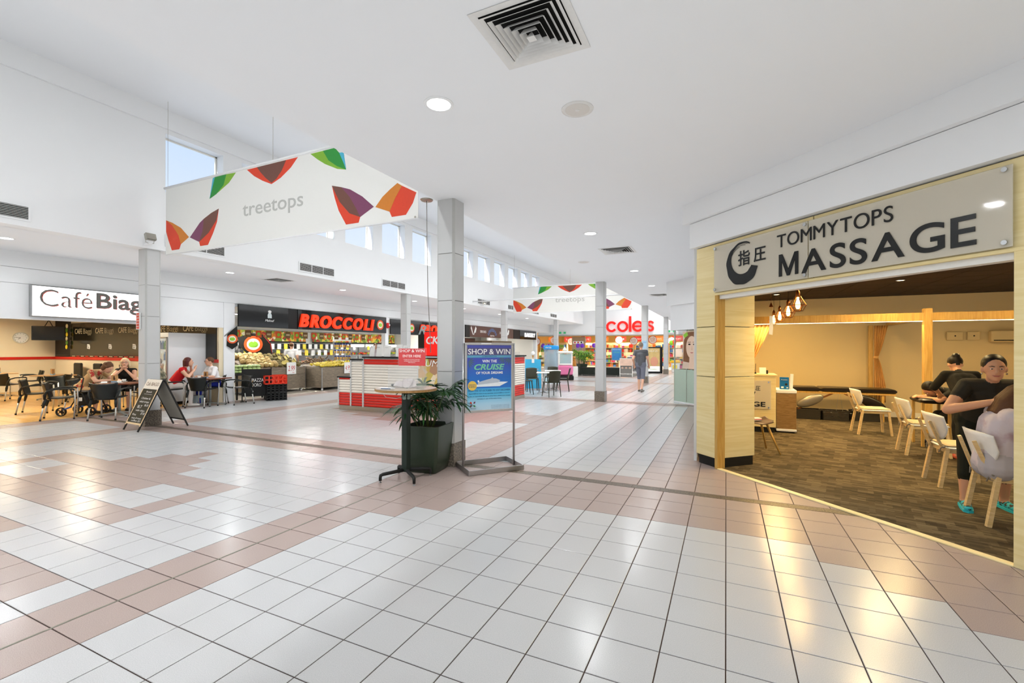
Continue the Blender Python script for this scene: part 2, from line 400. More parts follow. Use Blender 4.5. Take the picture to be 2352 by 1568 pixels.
# ------------------------------------------------------------------ columns
m_col = mat('column_panel', '#bfc0bf', .4, noise=.015, scale=3)
m_trim = mat('column_trim', '#b4b5b2', .4)
m_seal = mat('column_joint', '#7f7f7c', .6)
def column(x1, y0, label, first=[None]):
    """x1 = right face, y0 = front face"""
    if first[0] is None:
        t = thing('column', label, 'column', (x1 - .135, y0 + .135, 0), 0, 'white panelled columns')
        w = .135
        def ring(mb, z0, z1, i=0.0, c=.028):
            a = w - i; mb.zprism([(-a+c,-a),(a-c,-a),(a,-a+c),(a,a-c),(a-c,a),(-a+c,a),(-a,a-c),(-a,-a+c)], z0, z1)
        z = .30
        for z1 in (1.23, 2.155, 2.77, ZC):
            q = MB(); ring(q, z + .004, z1 - .004 if z1 < ZC else z1); q.build('cladding_panel', m_col, t); z = z1
        q = MB(); ring(q, .3, ZC, .006); q.build('core', m_seal, t)
        q = MB()
        for sx in (-1, 1):
            for sy in (-1, 1):
                q.obox((sx*(w-.0135), sy*(w-.0135), (ZC+.3)/2), (.036, .004, ZC-.302), M.Rotation(R(45 if sx*sy < 0 else -45), 3, 'Z'))
        q.build('corner_trim', m_trim, t)
        q = MB(); ring(q, 0, .302, -.012, .004); q.build('plinth', m_granite, t)
        first[0] = t; return t
    return dup(first[0], (x1 - .135, y0 + .135, 0), 0, label)
column(-3.19, 5.04, 'tall white column behind the planter, nearest of the right row')
for i, (y, nm) in enumerate(((13.10, 'second white column of the right row, in front of the letter c of the red sign'), (21.13, 'third white column of the right row, standing before the red letters e and s'), (29.1, 'fourth and farthest white column of the right row, past the advertising panel'))): column(-3.19, y, nm)
for y, nm in ((5.06, 'white column beside the cafe chalkboard with a small red notice'), (13.10, 'white column of the left row in front of the fruit shop signs'), (21.13, 'white column of the left row in front of the brown butcher sign'), (29.1, 'farthest white column of the left row, behind the cafe tables')): column(-10.26, y, nm)
# ------------------------------------------------------------------ ceiling fittings
def add_area(name, loc, size, watts, col=(1, 1, 1), rot=(0, 0, 0), spread=170, parent=None, shape='DISK', sy=None):
    d = bpy.data.lights.new(name, 'AREA'); d.shape = shape; d.size = size; d.energy = watts; d.color = col; d.spread = R(spread)
    if sy: d.shape = 'RECTANGLE'; d.size_y = sy
    o = bpy.data.objects.new(name, d); COL.objects.link(o); o.location = loc; o.rotation_euler = rot
    if parent: o.parent = parent
    return o
def downlight(x, y, z, label, watts, col=(.93, .97, 1), r=.095, group='ceiling downlights', lm=None, first={}):
    key = (r, lm.name if lm else '')
    if key not in first:
        t = thing('downlight', label, 'downlight', (x, y, z), 0, group)
        q = MB(); n = 24; pr = [(r, -.002), (r, -.006), (r*1.22, -.006), (r*1.26, -.002), (r*1.26, 0), (r, 0)]
        vs = [(a*cos(2*pi*i/n), a*sin(2*pi*i/n), b) for a, b in pr for i in range(n)]
        q.add(vs, [(j*n+i, j*n+(i+1)%n, ((j+1)%6)*n+(i+1)%n, ((j+1)%6)*n+i) for j in range(6) for i in range(n)]); q.build('trim_ring', m_white, t, True)
        q = MB(); q.lathe([(.001, -.0035), (r*.98, -.003), (r*.98, -.001), (.001, -.001)], n=24); q.build('lens', lm or m_lamp, t)
        first[key] = t
    else: t = dup(first[key], (x, y, z), 0, label, group)
    add_area('downlight_lamp', (x, y, z - .02), r*1.8 if r > .06 else .32, watts, col)
    return t
ORD = ['nearest', 'second', 'third', 'fourth', 'fifth', 'sixth', 'seventh', 'eighth']
for i, y in enumerate((3.06, 7.56, 11.64, 14.6, 19.37, 23.4, 27.4, 31.4)):
    downlight(-2.08, y, ZC, '%s round downlight in the corridor ceiling row, counted from the big air diffuser' % ORD[i], DOWN_W)
for i, y in enumerate((3.55, 7.6, 11.43, 15.32, 19.2, 23.1, 27.0)):
    downlight(-11.58, y, ZC, '%s round downlight in the low ceiling row along the left shops' % ORD[i], DOWN_W)
for i, (x, y) in enumerate(((-2.08, -1.3), (-2.08, -5), (-11.58, -.4), (-11.58, -4), (1.6, -1.3), (1.6, -5), (1.6, 2.2))):  # out of view, added for the light they throw into the mall
    downlight(x, y, ZC, '%s unseen round downlight added in the ceiling beside and behind the photographer' % (['first'] + ORD[1:])[i], DOWN_W*.6)
# unseen lamps added under the void roof to brighten the void and far floor
for k, y in enumerate((-4, 1, 9.2, 13.2, 17.2, 25, 29, 33)):
    t = thing('void_fill_lamp', '%s unseen round lamp added under the roof of the tall void, counted from behind the photographer' % (['first'] + ORD[1:])[k], 'lamp', (-4.6, y, 6.3), 0, 'lamps added in the tall void')
    q = MB(); q.lathe([(.05, -.02), (.17, -.02), (.19, 0), (.05, 0)], n=20); q.build('trim_ring', m_white, t)
    q = MB(); q.lathe([(.001, -.024), (.165, -.022), (.165, -.019), (.001, -.019)], n=20); q.build('lens', m_lamp, t)
    add_area('void_fill_light', (-4.6, y, 6.26), .35, 110 if y < 10 else 150, (.98, .99, 1))
m_dark = mat('vent_dark', '#050505', .9)
m_vent = mat('vent_metal', '#dcdcda', .5)
def diffuser(x, y, z, w, label, rings=6):
    t = thing('air_diffuser', label, 'air vent', (x, y, z), 0, 'square ceiling air diffusers'); h = w/2
    def fr(mb, a, b, z0, z1):     # sloped square ring from half-size a (z0) to b (z1), with a little thickness
        vs = []
        for c, zz in ((a, z0), (b, z1), (b, z1+.002), (a, z0+.002)): vs += [(-c,-c,zz),(c,-c,zz),(c,c,zz),(-c,c,zz)]
        mb.add(vs, [(j*4+i, ((j+1)%4)*4+i, ((j+1)%4)*4+(i+1)%4, j*4+(i+1)%4) for j in range(4) for i in range(4)])
    q = MB(); fr(q, h*1.16, h*.98, -.004, -.002); q.build('flange', m_vent, t)
    q = MB(); q.box(-h*.98, -h*.98, -.0015, h*.98, h*.98, -.0005); q.build('dark_throat', m_dark, t)
    for k in range(rings):
        a = h*(.96 - .145*k); q = MB(); fr(q, a, a - h*.085, -.012 - .006*k, -.003); q.build('louvre', m_vent, t)
    q = MB(); fr(q, h*.10, .002, -.045, -.004); q.box(-h*.1, -h*.1, -.046, h*.1, h*.1, -.044); q.build('louvre', m_vent, t)
    return t
diffuser(-1.085, 2.60, ZC, .50, 'large square louvred air diffuser at the top of the picture')
diffuser(-1.95, 9.1, ZC, .55, 'square air diffuser in the corridor ceiling beyond the nearest column')
diffuser(-2.2, 17.2, ZC, .55, 'far square air diffuser in the corridor ceiling near the white bulkhead')
diffuser(-11.58, 9.03, ZC, .55, 'square air diffuser in the low ceiling above the fruit shop')
m_spk = mat('speaker_grille', '#d3d0cb', .7, noise=.08, scale=400)
for x, y, nm in ((-1.10, 3.6, 'round flush speaker grille beside the nearest downlight'), (-2.9, 10.0, 'round speaker grille in the ceiling near the second column')):
    t = thing('ceiling_speaker', nm, 'speaker', (x, y, ZC), 0, 'round ceiling speakers')
    q = MB(); q.lathe([(.05, -.006), (.105, -.006), (.128, -.004), (.13, 0), (.05, 0)], n=28); q.build('rim', m_vent, t, True)
    q = MB(); q.lathe([(.001, -.009), (.10, -.0075), (.10, -.004), (.001, -.004)], n=28); q.build('grille', m_spk, t)
    q = MB(); q.lathe([(.001, -.012), (.018, -.011), (.018, -.006), (.001, -.006)], n=12); q.build('cap', m_vent, t)
# wall vents in the clerestory wall
def wall_vent(y0, y1, label):
    t = thing('wall_vent', label, 'air vent', (XW, y0, 3.595), R(90), 'slatted vents in the clerestory wall'); w = y1 - y0; h = .2
    q = MB()
    for b in ((-.03, -.03, w+.03, 0), (-.03, h, w+.03, h+.03), (-.03, 0, 0, h), (w, 0, w+.03, h), (w/3-.008, 0, w/3+.008, h), (2*w/3-.008, 0, 2*w/3+.008, h)): q.box(b[0], -.012, b[1], b[2], 0, b[3])
    q.build('frame', m_white, t)
    q = MB(); q.box(0, -.002, 0, w, -.0005, h); q.build('dark_throat', m_dark, t)
    for k in range(8):
        q = MB(); z = h*(k + .5)/8; q.obox((w/2, -.006, z), (w, .010, .003), M.Rotation(R(-35), 3, 'X')); q.build('slat', m_vent, t)
for y0, nm in ((2.22, 'slatted wall vent cut by the left picture edge'), (5.4, 'slatted wall vent just below the near banner'), (8.57, 'long slatted wall vent between the near banner and the left-row columns'), (11.78, 'slatted wall vent above the left-row column at the fruit shop'),
               (18.13, 'slatted wall vent behind the thin tie rod'), (21.3, 'slatted wall vent left of the far banner edge'), (24.4, 'slatted wall vent under the far banner'), (27.6, 'farthest slatted wall vent of the clerestory wall')): wall_vent(y0, y0 + 1.16, nm)
# ------------------------------------------------------------------ massage shop on the right (diagonal shopfront)
AX, AY, AR = -.35, 6.66, R(-45.7)
def dloc(s, q, z=0): return (AX + s*cos(AR) - q*sin(AR), AY + s*sin(AR) + q*cos(AR), z)
def dstruct(name, kids=None):
    o = bpy.data.objects.new(name, None); COL.objects.link(o); o.location = (AX, AY, 0); o.rotation_euler = (0, 0, AR); o['kind'] = 'structure'; return o
front = dstruct('wall_right')
def ply_panel(s0, s1, q0, q1, z0, z1, par=front):
    q = MB(); q.bbox(s0, q0, z0, s1, q1, z1, .003); return q.build('ply_panel', m_ply, par)
for z0, z1 in ((.125, 1.163), (1.171, 1.815), (1.823, 2.875)): ply_panel(-.02, .325, 0, .07, z0, z1)
for z0, z1 in ((.125, 1.163), (1.171, 1.815), (1.823, 2.55)): ply_panel(.29, .345, .11, .63, z0, z1)
ply_panel(.325, 1.64, 0, .05, 2.225, 2.875); ply_panel(1.648, 3.20, 0, .05, 2.225, 2.875)
for z0, z1 in ((.125, 1.163), (1.171, 1.815), (1.823, 2.875)): ply_panel(3.20, 4.6, .01, .07, z0, z1)
q = MB(); q.box(.0, .03, 0, .32, .09, .125); q.box(.30, .12, 0, .345, .6, .125); q.box(3.22, .03, 0, 4.6, .09, .125); q.build('kickboard', m_blackm, front)
q = MB(); q.bbox(.325, -.015, 0, .372, .11, 2.225, .003); q.build('door_jamb', m_oak, front)
q = MB(); q.bbox(3.135, -.015, 0, 3.20, .11, 2.225, .003); q.build('door_jamb', m_ply, front)
q = MB(); q.bbox(.325, -.018, 2.215, 3.2, .10, 2.245, .003); q.build('head_trim', m_ply, front)
q = MB(); q.box(.372, .02, 2.165, 3.135, .12, 2.215); q.build('shutter_rail', mat('shutter_rail', '#e4e3dd', .4), front)
q = MB(); q.box(-.02, .07, .12, .29, .6, 2.875); q.box(.0, .03, 2.23, 4.6, .35, 2.875); q.build('core', m_blackm, front)
q = MB(); q.bbox(.372, -.02, -.003, 3.135, .05, .012, .004); q.build('threshold', m_ply, front)
bk = dstruct('wall_right')
q = MB(); q.box(-.06, -.08, 2.885, 5.2, .4, 3.215); q.box(-.12, -.15, 3.22, 5.2, .4, ZC); q.box(-.03, -.02, 3.21, 5.2, .3, 3.23); q.build('bulkhead', m_white, bk)
# acrylic sign
sg = thing('shop_sign', 'translucent acrylic sign reading TOMMYTOPS MASSAGE over the yellow plywood shopfront', 'sign', (AX, AY, 0), AR)
m_acr = mat('sign_acrylic', '#ece5d2', .05, noise=.01, alpha=.62, spec=.6)
for s0, s1 in ((.337, 1.612), (1.620, 3.14)):
    q = MB(); q.bbox(s0, -.040, 2.25, s1, -.032, 2.83, .003); q.build('acrylic_panel', m_acr, sg)
for s in (.36, 1.585, 3.10):
    for z in (2.285, 2.80):
        q = MB(); q.cyl((s, -.056, z), (s, 0, z), .017, n=14); q.build('standoff', m_chrome, sg, 'auto')
m_ink = mat('black_vinyl', '#0d0f0e', .25)
letters('TOMMYTOPS', 1.262, -.042, 2.625, .155, m_ink, sg, 1.13, depth=.003, gap=.10, h=.155*1.28)
letters('MASSAGE', 1.285, -.042, 2.31, .30, m_ink, sg, 1.66, depth=.003, bold=.004, gap=.10, h=.325)
# brush-stroke ring and two characters
def brush_ring(cx, cz, r, y, par, k=1.0):
    q = MB(); n = 46; out = []; inn = []
    for i in range(n+1):
        t = R(60) + (R(345) - R(60))*i/n; f = i/n
        w = (.012 + .115*sin(min(1, f*1.12)*pi*.62)**2.2) * (r/.235) * (1 - .15*max(0, f-.93)/.07)
        wob = .004*sin(23*f) + .003*sin(51*f)
        out.append((cx + (r + wob)*cos(t), cz + (r*1.08 + wob)*sin(t))); inn.append((cx + (r - w)*cos(t), cz + (r*1.08 - w)*sin(t)))
    for i in range(n): q.prism([out[i], out[i+1], inn[i+1], inn[i]], y, y + .003)
    for rr, a0, a1 in ((.86, 75, 150), (.93, 68, 165), (.80, 100, 175)):
        for i in range(20):
            t0 = R(a0 + (a1-a0)*i/20); t1 = R(a0 + (a1-a0)*(i+1)/20)
            q.prism([(cx + r*rr*cos(t0), cz + r*rr*1.08*sin(t0)), (cx + r*rr*cos(t1), cz + r*rr*1.08*sin(t1)), (cx + r*(rr-.018)*cos(t1), cz + r*(rr-.018)*1.08*sin(t1)), (cx + r*(rr-.018)*cos(t0), cz + r*(rr-.018)*1.08*sin(t0))], y, y+.003)
    return q.build('brush_ring', m_ink, par)
brush_ring(.785, 2.545, .235, -.046, sg)
text('指', .815, -.042, 2.515, .19, m_ink, sg, 'character', depth=.002, bold=.003, w=.17, h=.18)
text('圧', 1.035, -.042, 2.525, .19, m_ink, sg, 'character', depth=.002, bold=.003, w=.16, h=.16)
# shell of the shop
m_mwall = mat('shop_wall_paint', '#dcc28a', .7, noise=.02, scale=1.5)
m_mceil = mat('dark_ceiling_tile', '#2a201b', .8, noise=.12, scale=60)
q = MB(); q.box(-.36, 13.0, 0, 7, 13.15, 2.9); struct(q.build('wall_back', m_mwall))
q = MB(); q.box(-.36, 7.1, 0, -.24, 13.0, 3.4); struct(q.build('wall_left', m_mwall))
q = MB(); q.box(-.40, 6.75, 0, -.362, 13.6, ZC); struct(q.build('wall_left', m_white))
q = MB(); q.box(6.6, 1.0, 0, 6.75, 13.15, 2.9); struct(q.build('wall_right', m_mwall))
q = MB(); q.zprism([(2.9, 3.3), (5.3, .95), (6.6, .95), (6.6, 3.3)], 0, .02); 
mc = struct(MB().add([(-.24, 6.9, 2.75), (2.35, 4.25, 2.75), (5.4, 1.1, 2.75), (6.6, 1.1, 2.75), (6.6, 13, 2.75), (-.24, 13, 2.75)], [(0, 1, 2, 3, 4, 5)]).build('ceiling', m_blackm))
def ins(x, y): return (x + .35)*.7157 + (y - 6.66)*.6984 > .42
for i in range(12):
    for j in range(21):
        x = -.24 + i*.6; y = 13 - (j+1)*.6
        if ins(x, y) and x + .6 < 6.7:
            q = MB(); q.bbox(.004, .004, 0, .596, .596, .012, .003)
            if (i, j) == (0, 0) or 'ctile' not in globals(): ctile = q.mesh('ceiling_tile', m_mceil)
            link('ceiling_tile', ctile, mc, (x, y, 2.733))
q = MB(); q.zprism([dloc(0.3, .05)[:2], dloc(4.6, .05)[:2], (6.6, 1.0), (6.6, 13.0), (-.24, 13.0), (-.24, 7.3), dloc(.3, .6)[:2]], -.11, .006)
m_carpet = mat('carpet', '#6d5f46', .95, noise=.2, scale=300, bump=.3); n_, l_, p_ = nodes(m_carpet)
ge = n_.new('ShaderNodeNewGeometry'); mp = n_.new('ShaderNodeMapping'); mp.inputs['Rotation'].default_value = (0, 0, R(12))
def brk(sc, ro, c1, c2, rw, rh, off):
    b = n_.new('ShaderNodeTexBrick'); b.inputs['Scale'].default_value = sc; b.inputs['Color1'].default_value = lin(c1); b.inputs['Color2'].default_value = lin(c2)
    b.inputs['Mortar'].default_value = lin(c1); b.inputs['Mortar Size'].default_value = 0; b.inputs['Brick Width'].default_value = rw; b.inputs['Row Height'].default_value = rh; b.offset = off
    b.inputs['Bias'].default_value = -.15; l_.new(mp.outputs[0], b.inputs['Vector']); return b
l_.new(ge.outputs['Position'], mp.inputs[0])
b1 = brk(6.5, 0, '#6f6147', '#3c311f', .9, .16, .37); b2 = brk(3.1, 0, '#ffffff', '#6b5c42', .42, .36, .5)
mxm = n_.new('ShaderNodeMix'); mxm.data_type = 'RGBA'; mxm.blend_type = 'MULTIPLY'; mxm.inputs['Factor'].default_value = .85
l_.new(b1.outputs['Color'], mxm.inputs['A']); l_.new(b2.outputs['Color'], mxm.inputs['B']); l_.new(mxm.outputs['Result'], p_.inputs['Base Color'])
struct(q.build('floor', m_carpet))
q = MB(); q.box(-.24, 12.97, .006, 6.6, 13.0, .12); struct(q.build('baseboard_back', mat('cream_skirting', '#efe3c2', .5)))
# timber frame of the massage bays
tf = thing('timber_frame', 'oak post and beam frame with a glowing light strip inside the massage shop', 'frame', (3.33, 10.8, .006))
q = MB(); q.bbox(-3.55, -.05, 2.045, 3.2, .05, 2.195, .004); q.build('beam', m_oak, tf)
q = MB(); q.bbox(-.06, -.06, 0, .06, .06, 2.27, .004); q.build('post', m_oak, tf)
q = MB(); q.bbox(-.05, .06, 2.06, .05, 2.2, 2.16, .004); q.build('cross_beam', m_oak, tf)
q = MB(); q.bbox(-.42, 1.95, 0, -.34, 2.03, 2.06, .004); q.build('post', m_oak, tf)
q = MB(); q.box(-3.5, -.012, 2.036, -.07, .012, 2.044); q.box(.07, -.012, 2.036, 3.1, .012, 2.044); q.build('light_strip', m_lampw, tf)
add_area('beam_strip_light', (1.6, 10.8, 2.03), 3.2, 30, (1, .70, .32), shape='RECTANGLE', sy=.04)
add_area('beam_strip_light', (4.8, 10.8, 2.03), 2.4, 20, (1, .70, .32), shape='RECTANGLE', sy=.04)
for x, y, nm in ((2.15, 9.0, 'small warm downlight in the dark massage shop ceiling, left of the middle'), (2.75, 10.1, 'small warm downlight in the dark massage shop ceiling above the beam'), (4.4, 9.7, 'small warm downlight in the dark massage shop ceiling near the right jamb'), (1.0, 11.6, 'small warm downlight in the dark massage shop ceiling behind the pendant lamps'),
                 (1.6, 6.9, 'small warm downlight in the dark ceiling just inside the massage opening'), (3.2, 6.2, 'small warm downlight in the dark ceiling over the nearest customer')):
    downlight(x, y, 2.733, nm, 32, (1, .72, .33), .05, 'warm massage shop downlights', m_lampw)
# pendants
m_cop = mat('copper_wire', '#b5713f', .3, 1.0); m_bulb = mat('filament_bulb', (1, .55, .16, 1), .3, emit=14)
for i, (x, y) in enumerate(((.85, 7.02), (.89, 8.43), (.88, 9.59), (.87, 10.60))):
    lab = ['nearest and largest cage pendant lamp hanging over the massage shop entrance', 'second cage pendant lamp from the entrance', 'third cage pendant lamp from the entrance', 'farthest and smallest cage pendant lamp in the row'][i]
    if i == 0:
        t = thing('pendant_lamp', lab, 'lamp', (x, y, 2.06), 0, 'cage pendant lamps'); p0 = t
        q = MB(); q.cyl((0, 0, .24), (0, 0, .67), .003, n=6); q.build('cord', m_blackm, t)
        q = MB(); q.lathe([(.022, .15), (.026, .16), (.026, .22), (.012, .25), (.004, .26)], n=14); q.build('socket', m_cop, t, True)
        q = MB(); n = 6
        for k in range(n):
            a = 2*pi*k/n; b = 2*pi*(k+1)/n
            for (r0, z0), (r1, z1) in (((.03, .16), (.095, .045)), ((.095, .045), (.055, -.03))): q.cyl((r0*cos(a), r0*sin(a), z0), (r1*cos(a), r1*sin(a), z1), .0042, n=5)
            for r, z in ((.095, .045), (.055, -.03)): q.cyl((r*cos(a), r*sin(a), z), (r*cos(b), r*sin(b), z), .0042, n=5)
        q.build('cage', m_cop, t)
        q = MB(); q.lathe([(.001, -.005), (.018, 0), (.028, .03), (.027, .07), (.014, .12), (.013, .15)], n=14); q.build('bulb', m_bulb, t, True)
    else: dup(p0, (x, y, 2.06), 0, lab)
    add_area('pendant_light', (x, y, 2.02), .06, 13, (1, .62, .2))
tg = thing('hanging_tag', 'white paper wind chime strip hanging by the left jamb', 'decoration', (.6, 7.75, 1.75))
q = MB(); q.prism([(-.025, 0), (.02, -.01), (.028, .1), (.02, .27), (-.02, .27)], -.002, .002); q.build('strip', m_paper, tg)
q = MB(); q.lathe([(.03, .40), (.002, .47)], n=10); q.cyl((0, 0, .27), (0, 0, .4), .0015, n=5); q.cyl((0, 0, .45), (0, 0, .98), .0015, n=5); q.build('bell', m_cop, tg)
# curtains
m_curt = mat('orange_curtain', '#d9a45c', .8, noise=.1, scale=20)
def curtain(x, y, z0, z1, zt, w, label, wb=None):
    t = thing('curtain', label, 'curtain', (x, y, 0), 0, 'tied-back curtains'); nx, nz = 40, 24; vs = []; fs = []
    for j in range(nz+1):
        z = z0 + (z1 - z0)*j/nz
        f = (z - zt)/(z1 - zt) if z > zt else (zt - z)/(zt - z0)
        ww = .06 + ((w - .06)*f**.8 if z > zt else ((wb or w*.6) - .06)*min(1, f*1.6)**.7)
        for i in range(nx+1):
            u = i/nx; vs.append((ww*u*1.0 - (0 if z > zt else 0), .022*sin(u*pi*11) + .006*sin(u*37 + j), z))
    fs = [(j*(nx+1)+i, j*(nx+1)+i+1, (j+1)*(nx+1)+i+1, (j+1)*(nx+1)+i) for j in range(nz) for i in range(nx)]
    me = bpy.data.meshes.new('cloth'); me.from_pydata(vs, [], fs); me = solid('cloth', me, [('SOLIDIFY', {'thickness': .004})]); me.materials.append(m_curt); link('cloth', me, t)
    q = MB(); q.lathe([(.045, zt-.03), (.05, zt), (.045, zt+.03)], (.03, 0, 0), 14); q.build('tie', m_curt, t, True)
curtain(.42, 10.92, .10, 2.04, 1.25, .42, 'orange curtain tied back at the left end of the oak beam'); curtain(3.0, 12.70, .35, 2.06, 1.35, .24, 'pale curtain tied around the far oak post by the massage table', .2)
# reception counter
rc = thing('reception_counter', 'plywood reception counter with a small massage sign on its front', 'counter', (-.2, 9.55, .006))
q = MB(); q.bbox(0, 0, .1, 1.02, .6, 1.03, .004); q.build('body', m_ply, rc)
q = MB(); q.bbox(-.02, -.02, 1.03, 1.04, .62, 1.06, .004); q.build('top', m_ply, rc)
q = MB(); q.box(.02, .04, 0, 1.0, .56, .1); q.build('kickboard', m_blackm, rc)
ss = thing('counter_sign', 'clear acrylic sign with brush ring on the plywood counter front', 'sign', (-.2, 9.55, .006))
q = MB(); q.bbox(.05, -.028, .43, .94, -.02, .95, .003); q.build('acrylic_panel', m_acr, ss)
for s in (.09, .90):
    for z in (.46, .92): q = MB(); q.cyl((s, -.04, z), (s, -.001, z), .014, n=12); q.build('standoff', m_chrome, ss, 'auto')
brush_ring(.58, .77, .115, -.034, ss); text('指', .60, -.03, .765, .09, m_ink, ss, 'character', depth=.002, w=.08, h=.085); text('圧', .73, -.03, .765, .09, m_ink, ss, 'character', depth=.002, w=.08, h=.08)
text('TOMMYTOPS', .90, -.03, .575, .07, m_ink, ss, depth=.002, align='LEFT', w=.5).location.x = .12; text('MASSAGE', .13, -.03, .475, .12, m_ink, ss, depth=.002, bold=.003, align='LEFT', w=.72)
cb = thing('side_cabinet', 'low oak cabinet with white top beside the reception counter', 'cabinet', (.83, 9.66, .006))
q = MB(); q.bbox(.005, 0, .07, .32, .5, .72, .003); q.build('body', wood('brown_oak', '#80623a', '#9a7a4c', .45, (5, 5, 30)), cb)
q = MB(); q.bbox(0, -.01, .72, .325, .51, .785, .01); q.build('top', m_white, cb); q = MB(); q.bbox(0, -.008, .025, .325, .51, .07, .008); q.build('white_edge', m_white, cb)
q = MB(); q.box(.02, .05, 0, .3, .46, .028); q.build('plinth', m_blackm, cb)
t = thing('gift_box', 'blue product box standing on the low oak cabinet', 'box', (.90, 9.76, .792)); q = MB(); q.bbox(0, 0, 0, .145, .09, .22, .003); q.build('carton', mat('blue_box', '#0f66a8', .35), t)
text('Premium', .072, 0, .165, .03, m_paper, t, w=.10); q = MB(); q.cyl((.10, -.003, .09), (.10, 0, .09), .022, n=16); q.build('dial', m_blackm, t); q = MB(); q.box(.02, -.002, .02, .06, 0, .05); q.box(.105, -.002, .02, .13, 0, .04); q.build('print', m_paper, t)
t = thing('tissue_roll_box', 'tall white paper box leaning by the blue product box', 'box', (1.06, 9.80, .792)); q = MB(); q.obox((.03, .03, .14), (.05, .05, .28), M.Rotation(R(3), 3, 'Y')); q.build('carton', m_paper, t)
t = thing('card_holder', 'small card stand on the reception counter', 'stand', (.62, 9.75, 1.067)); q = MB(); q.obox((0, 0, .06), (.11, .004, .12), M.Rotation(R(-12), 3, 'X')); q.build('card', m_paper, t); q = MB(); q.bbox(.03, .0, 0, .09, .05, .07, .004); q.build('block', m_blackm, t)
t = thing('pen_stand', 'slim upright pen in a holder on the counter', 'pen', (.50, 9.78, 1.067)); q = MB(); q.lathe([(.02, 0), (.02, .012), (.006, .03)], n=12); q.build('base', m_blackm, t); q = MB(); q.cyl((0, 0, .02), (.004, 0, .19), .005, .004, n=8); q.build('pen', m_blackm, t)
# stool with shell seat
st = thing('shell_stool', 'brown moulded shell chair with splayed oak legs half hidden behind the ply return', 'chair', (.42, 7.75, .006), R(20))
q = MB(); nx = 14; ny = 10; vs = []
for j in range(ny+1):
    for i in range(nx+1):
        x = -.21 + .42*i/nx; y = -.2 + .4*j/ny; z = .44 + .35*abs(x)**1.6*1.2 + (.38*max(0, y-.08)**1.2) - .12*max(0, -y-.15); vs.append((x*(1-.25*(y < -.12)), y, z))
q.add(vs, [(j*(nx+1)+i, j*(nx+1)+i+1, (j+1)*(nx+1)+i+1, (j+1)*(nx+1)+i) for j in range(ny) for i in range(nx)])
me = solid('seat_shell', q.mesh('s', []), [('SOLIDIFY', {'thickness': .014}), ('SUBSURF', {'levels': 1})]); me.materials.append(mat('brown_shell', '#3a2013', .35)); link('seat_shell', me, st)
for sx in (-1, 1):
    for sy in (-1, 1): q = MB(); q.cyl((sx*.09, sy*.09, .44), (sx*.23, sy*.22, 0), .017, .011, n=10); q.build('leg', m_oak, st, True)
t = thing('small_box', 'small red and cream box lying on the brown shell chair', 'box', (.40, 7.80, .462), R(35)); q = MB(); q.bbox(-.07, -.05, 0, .07, .05, .035, .003); q.build('carton', m_paper, t); q = MB(); q.box(-.071, -.051, .012, .071, .051, .022); q.build('red_band', m_red, t)
# massage table
mt = thing('massage_table', 'folding black massage table along the back wall of the massage shop', 'massage table', (1.25, 11.9, .006))
m_pu = mat('black_leatherette', '#17120e', .3)
for i, (x0, x1) in enumerate(((0, .62), (.63, 1.25), (1.26, 1.95))): q = MB(); q.bbox(x0, 0, .60, x1, .68, .68, .025); q.build('pad', m_pu, mt, 'auto')
q = MB(); q.bbox(.02, .03, .56, 1.93, .06, .60, .003); q.bbox(.02, .62, .56, 1.93, .65, .60, .003); q.build('rail', m_oak, mt)
for x in (.1, 1.72):
    for y in (.05, .6): q = MB(); q.bbox(x-.025, y, 0, x+.025, y+.04, .58, .003); q.build('leg', m_oak, mt)
m_rw = mat('reddish_wood', '#7b4a22', .4)
for a, b in (((.35, .05, .30), (.85, .05, .57)), ((1.05, .05, .57), (1.62, .05, .30)), ((.1, .05, .12), (.4, .05, .34))): q = MB(); q.bar(a, b, .02, .035); q.build('brace', m_rw, mt)
q = MB(); q.cyl((.2, .05, .15), (1.7, .05, .15), .003, n=6); q.cyl((.95, .05, .56), (.9, .05, .15), .002, n=5); q.cyl((.98, .05, .56), (1.03, .05, .15), .002, n=5); q.build('cable', m_steel, mt)
for i, (x, a) in enumerate(((.42, 25), (1.52, -30))):
    t = thing('folded_cradle', ['silver folded face cradle hanging under the massage table, left one', 'dark folded face cradle hanging under the massage table, behind the white chair'][i], 'cushion', (1.25 + x, 11.86, .38))
    q = MB(); q.ball((0, 0, .02), (.27, .045, .11), 20, 10, M.Rotation(R(-a), 3, 'Y')); q.build('cushion', mat('silver_vinyl', '#8f897c', .25, .6) if i == 0 else m_pu, t, True)
m_bask = mat('woven_basket', '#26221b', .8, noise=.3, scale=90)
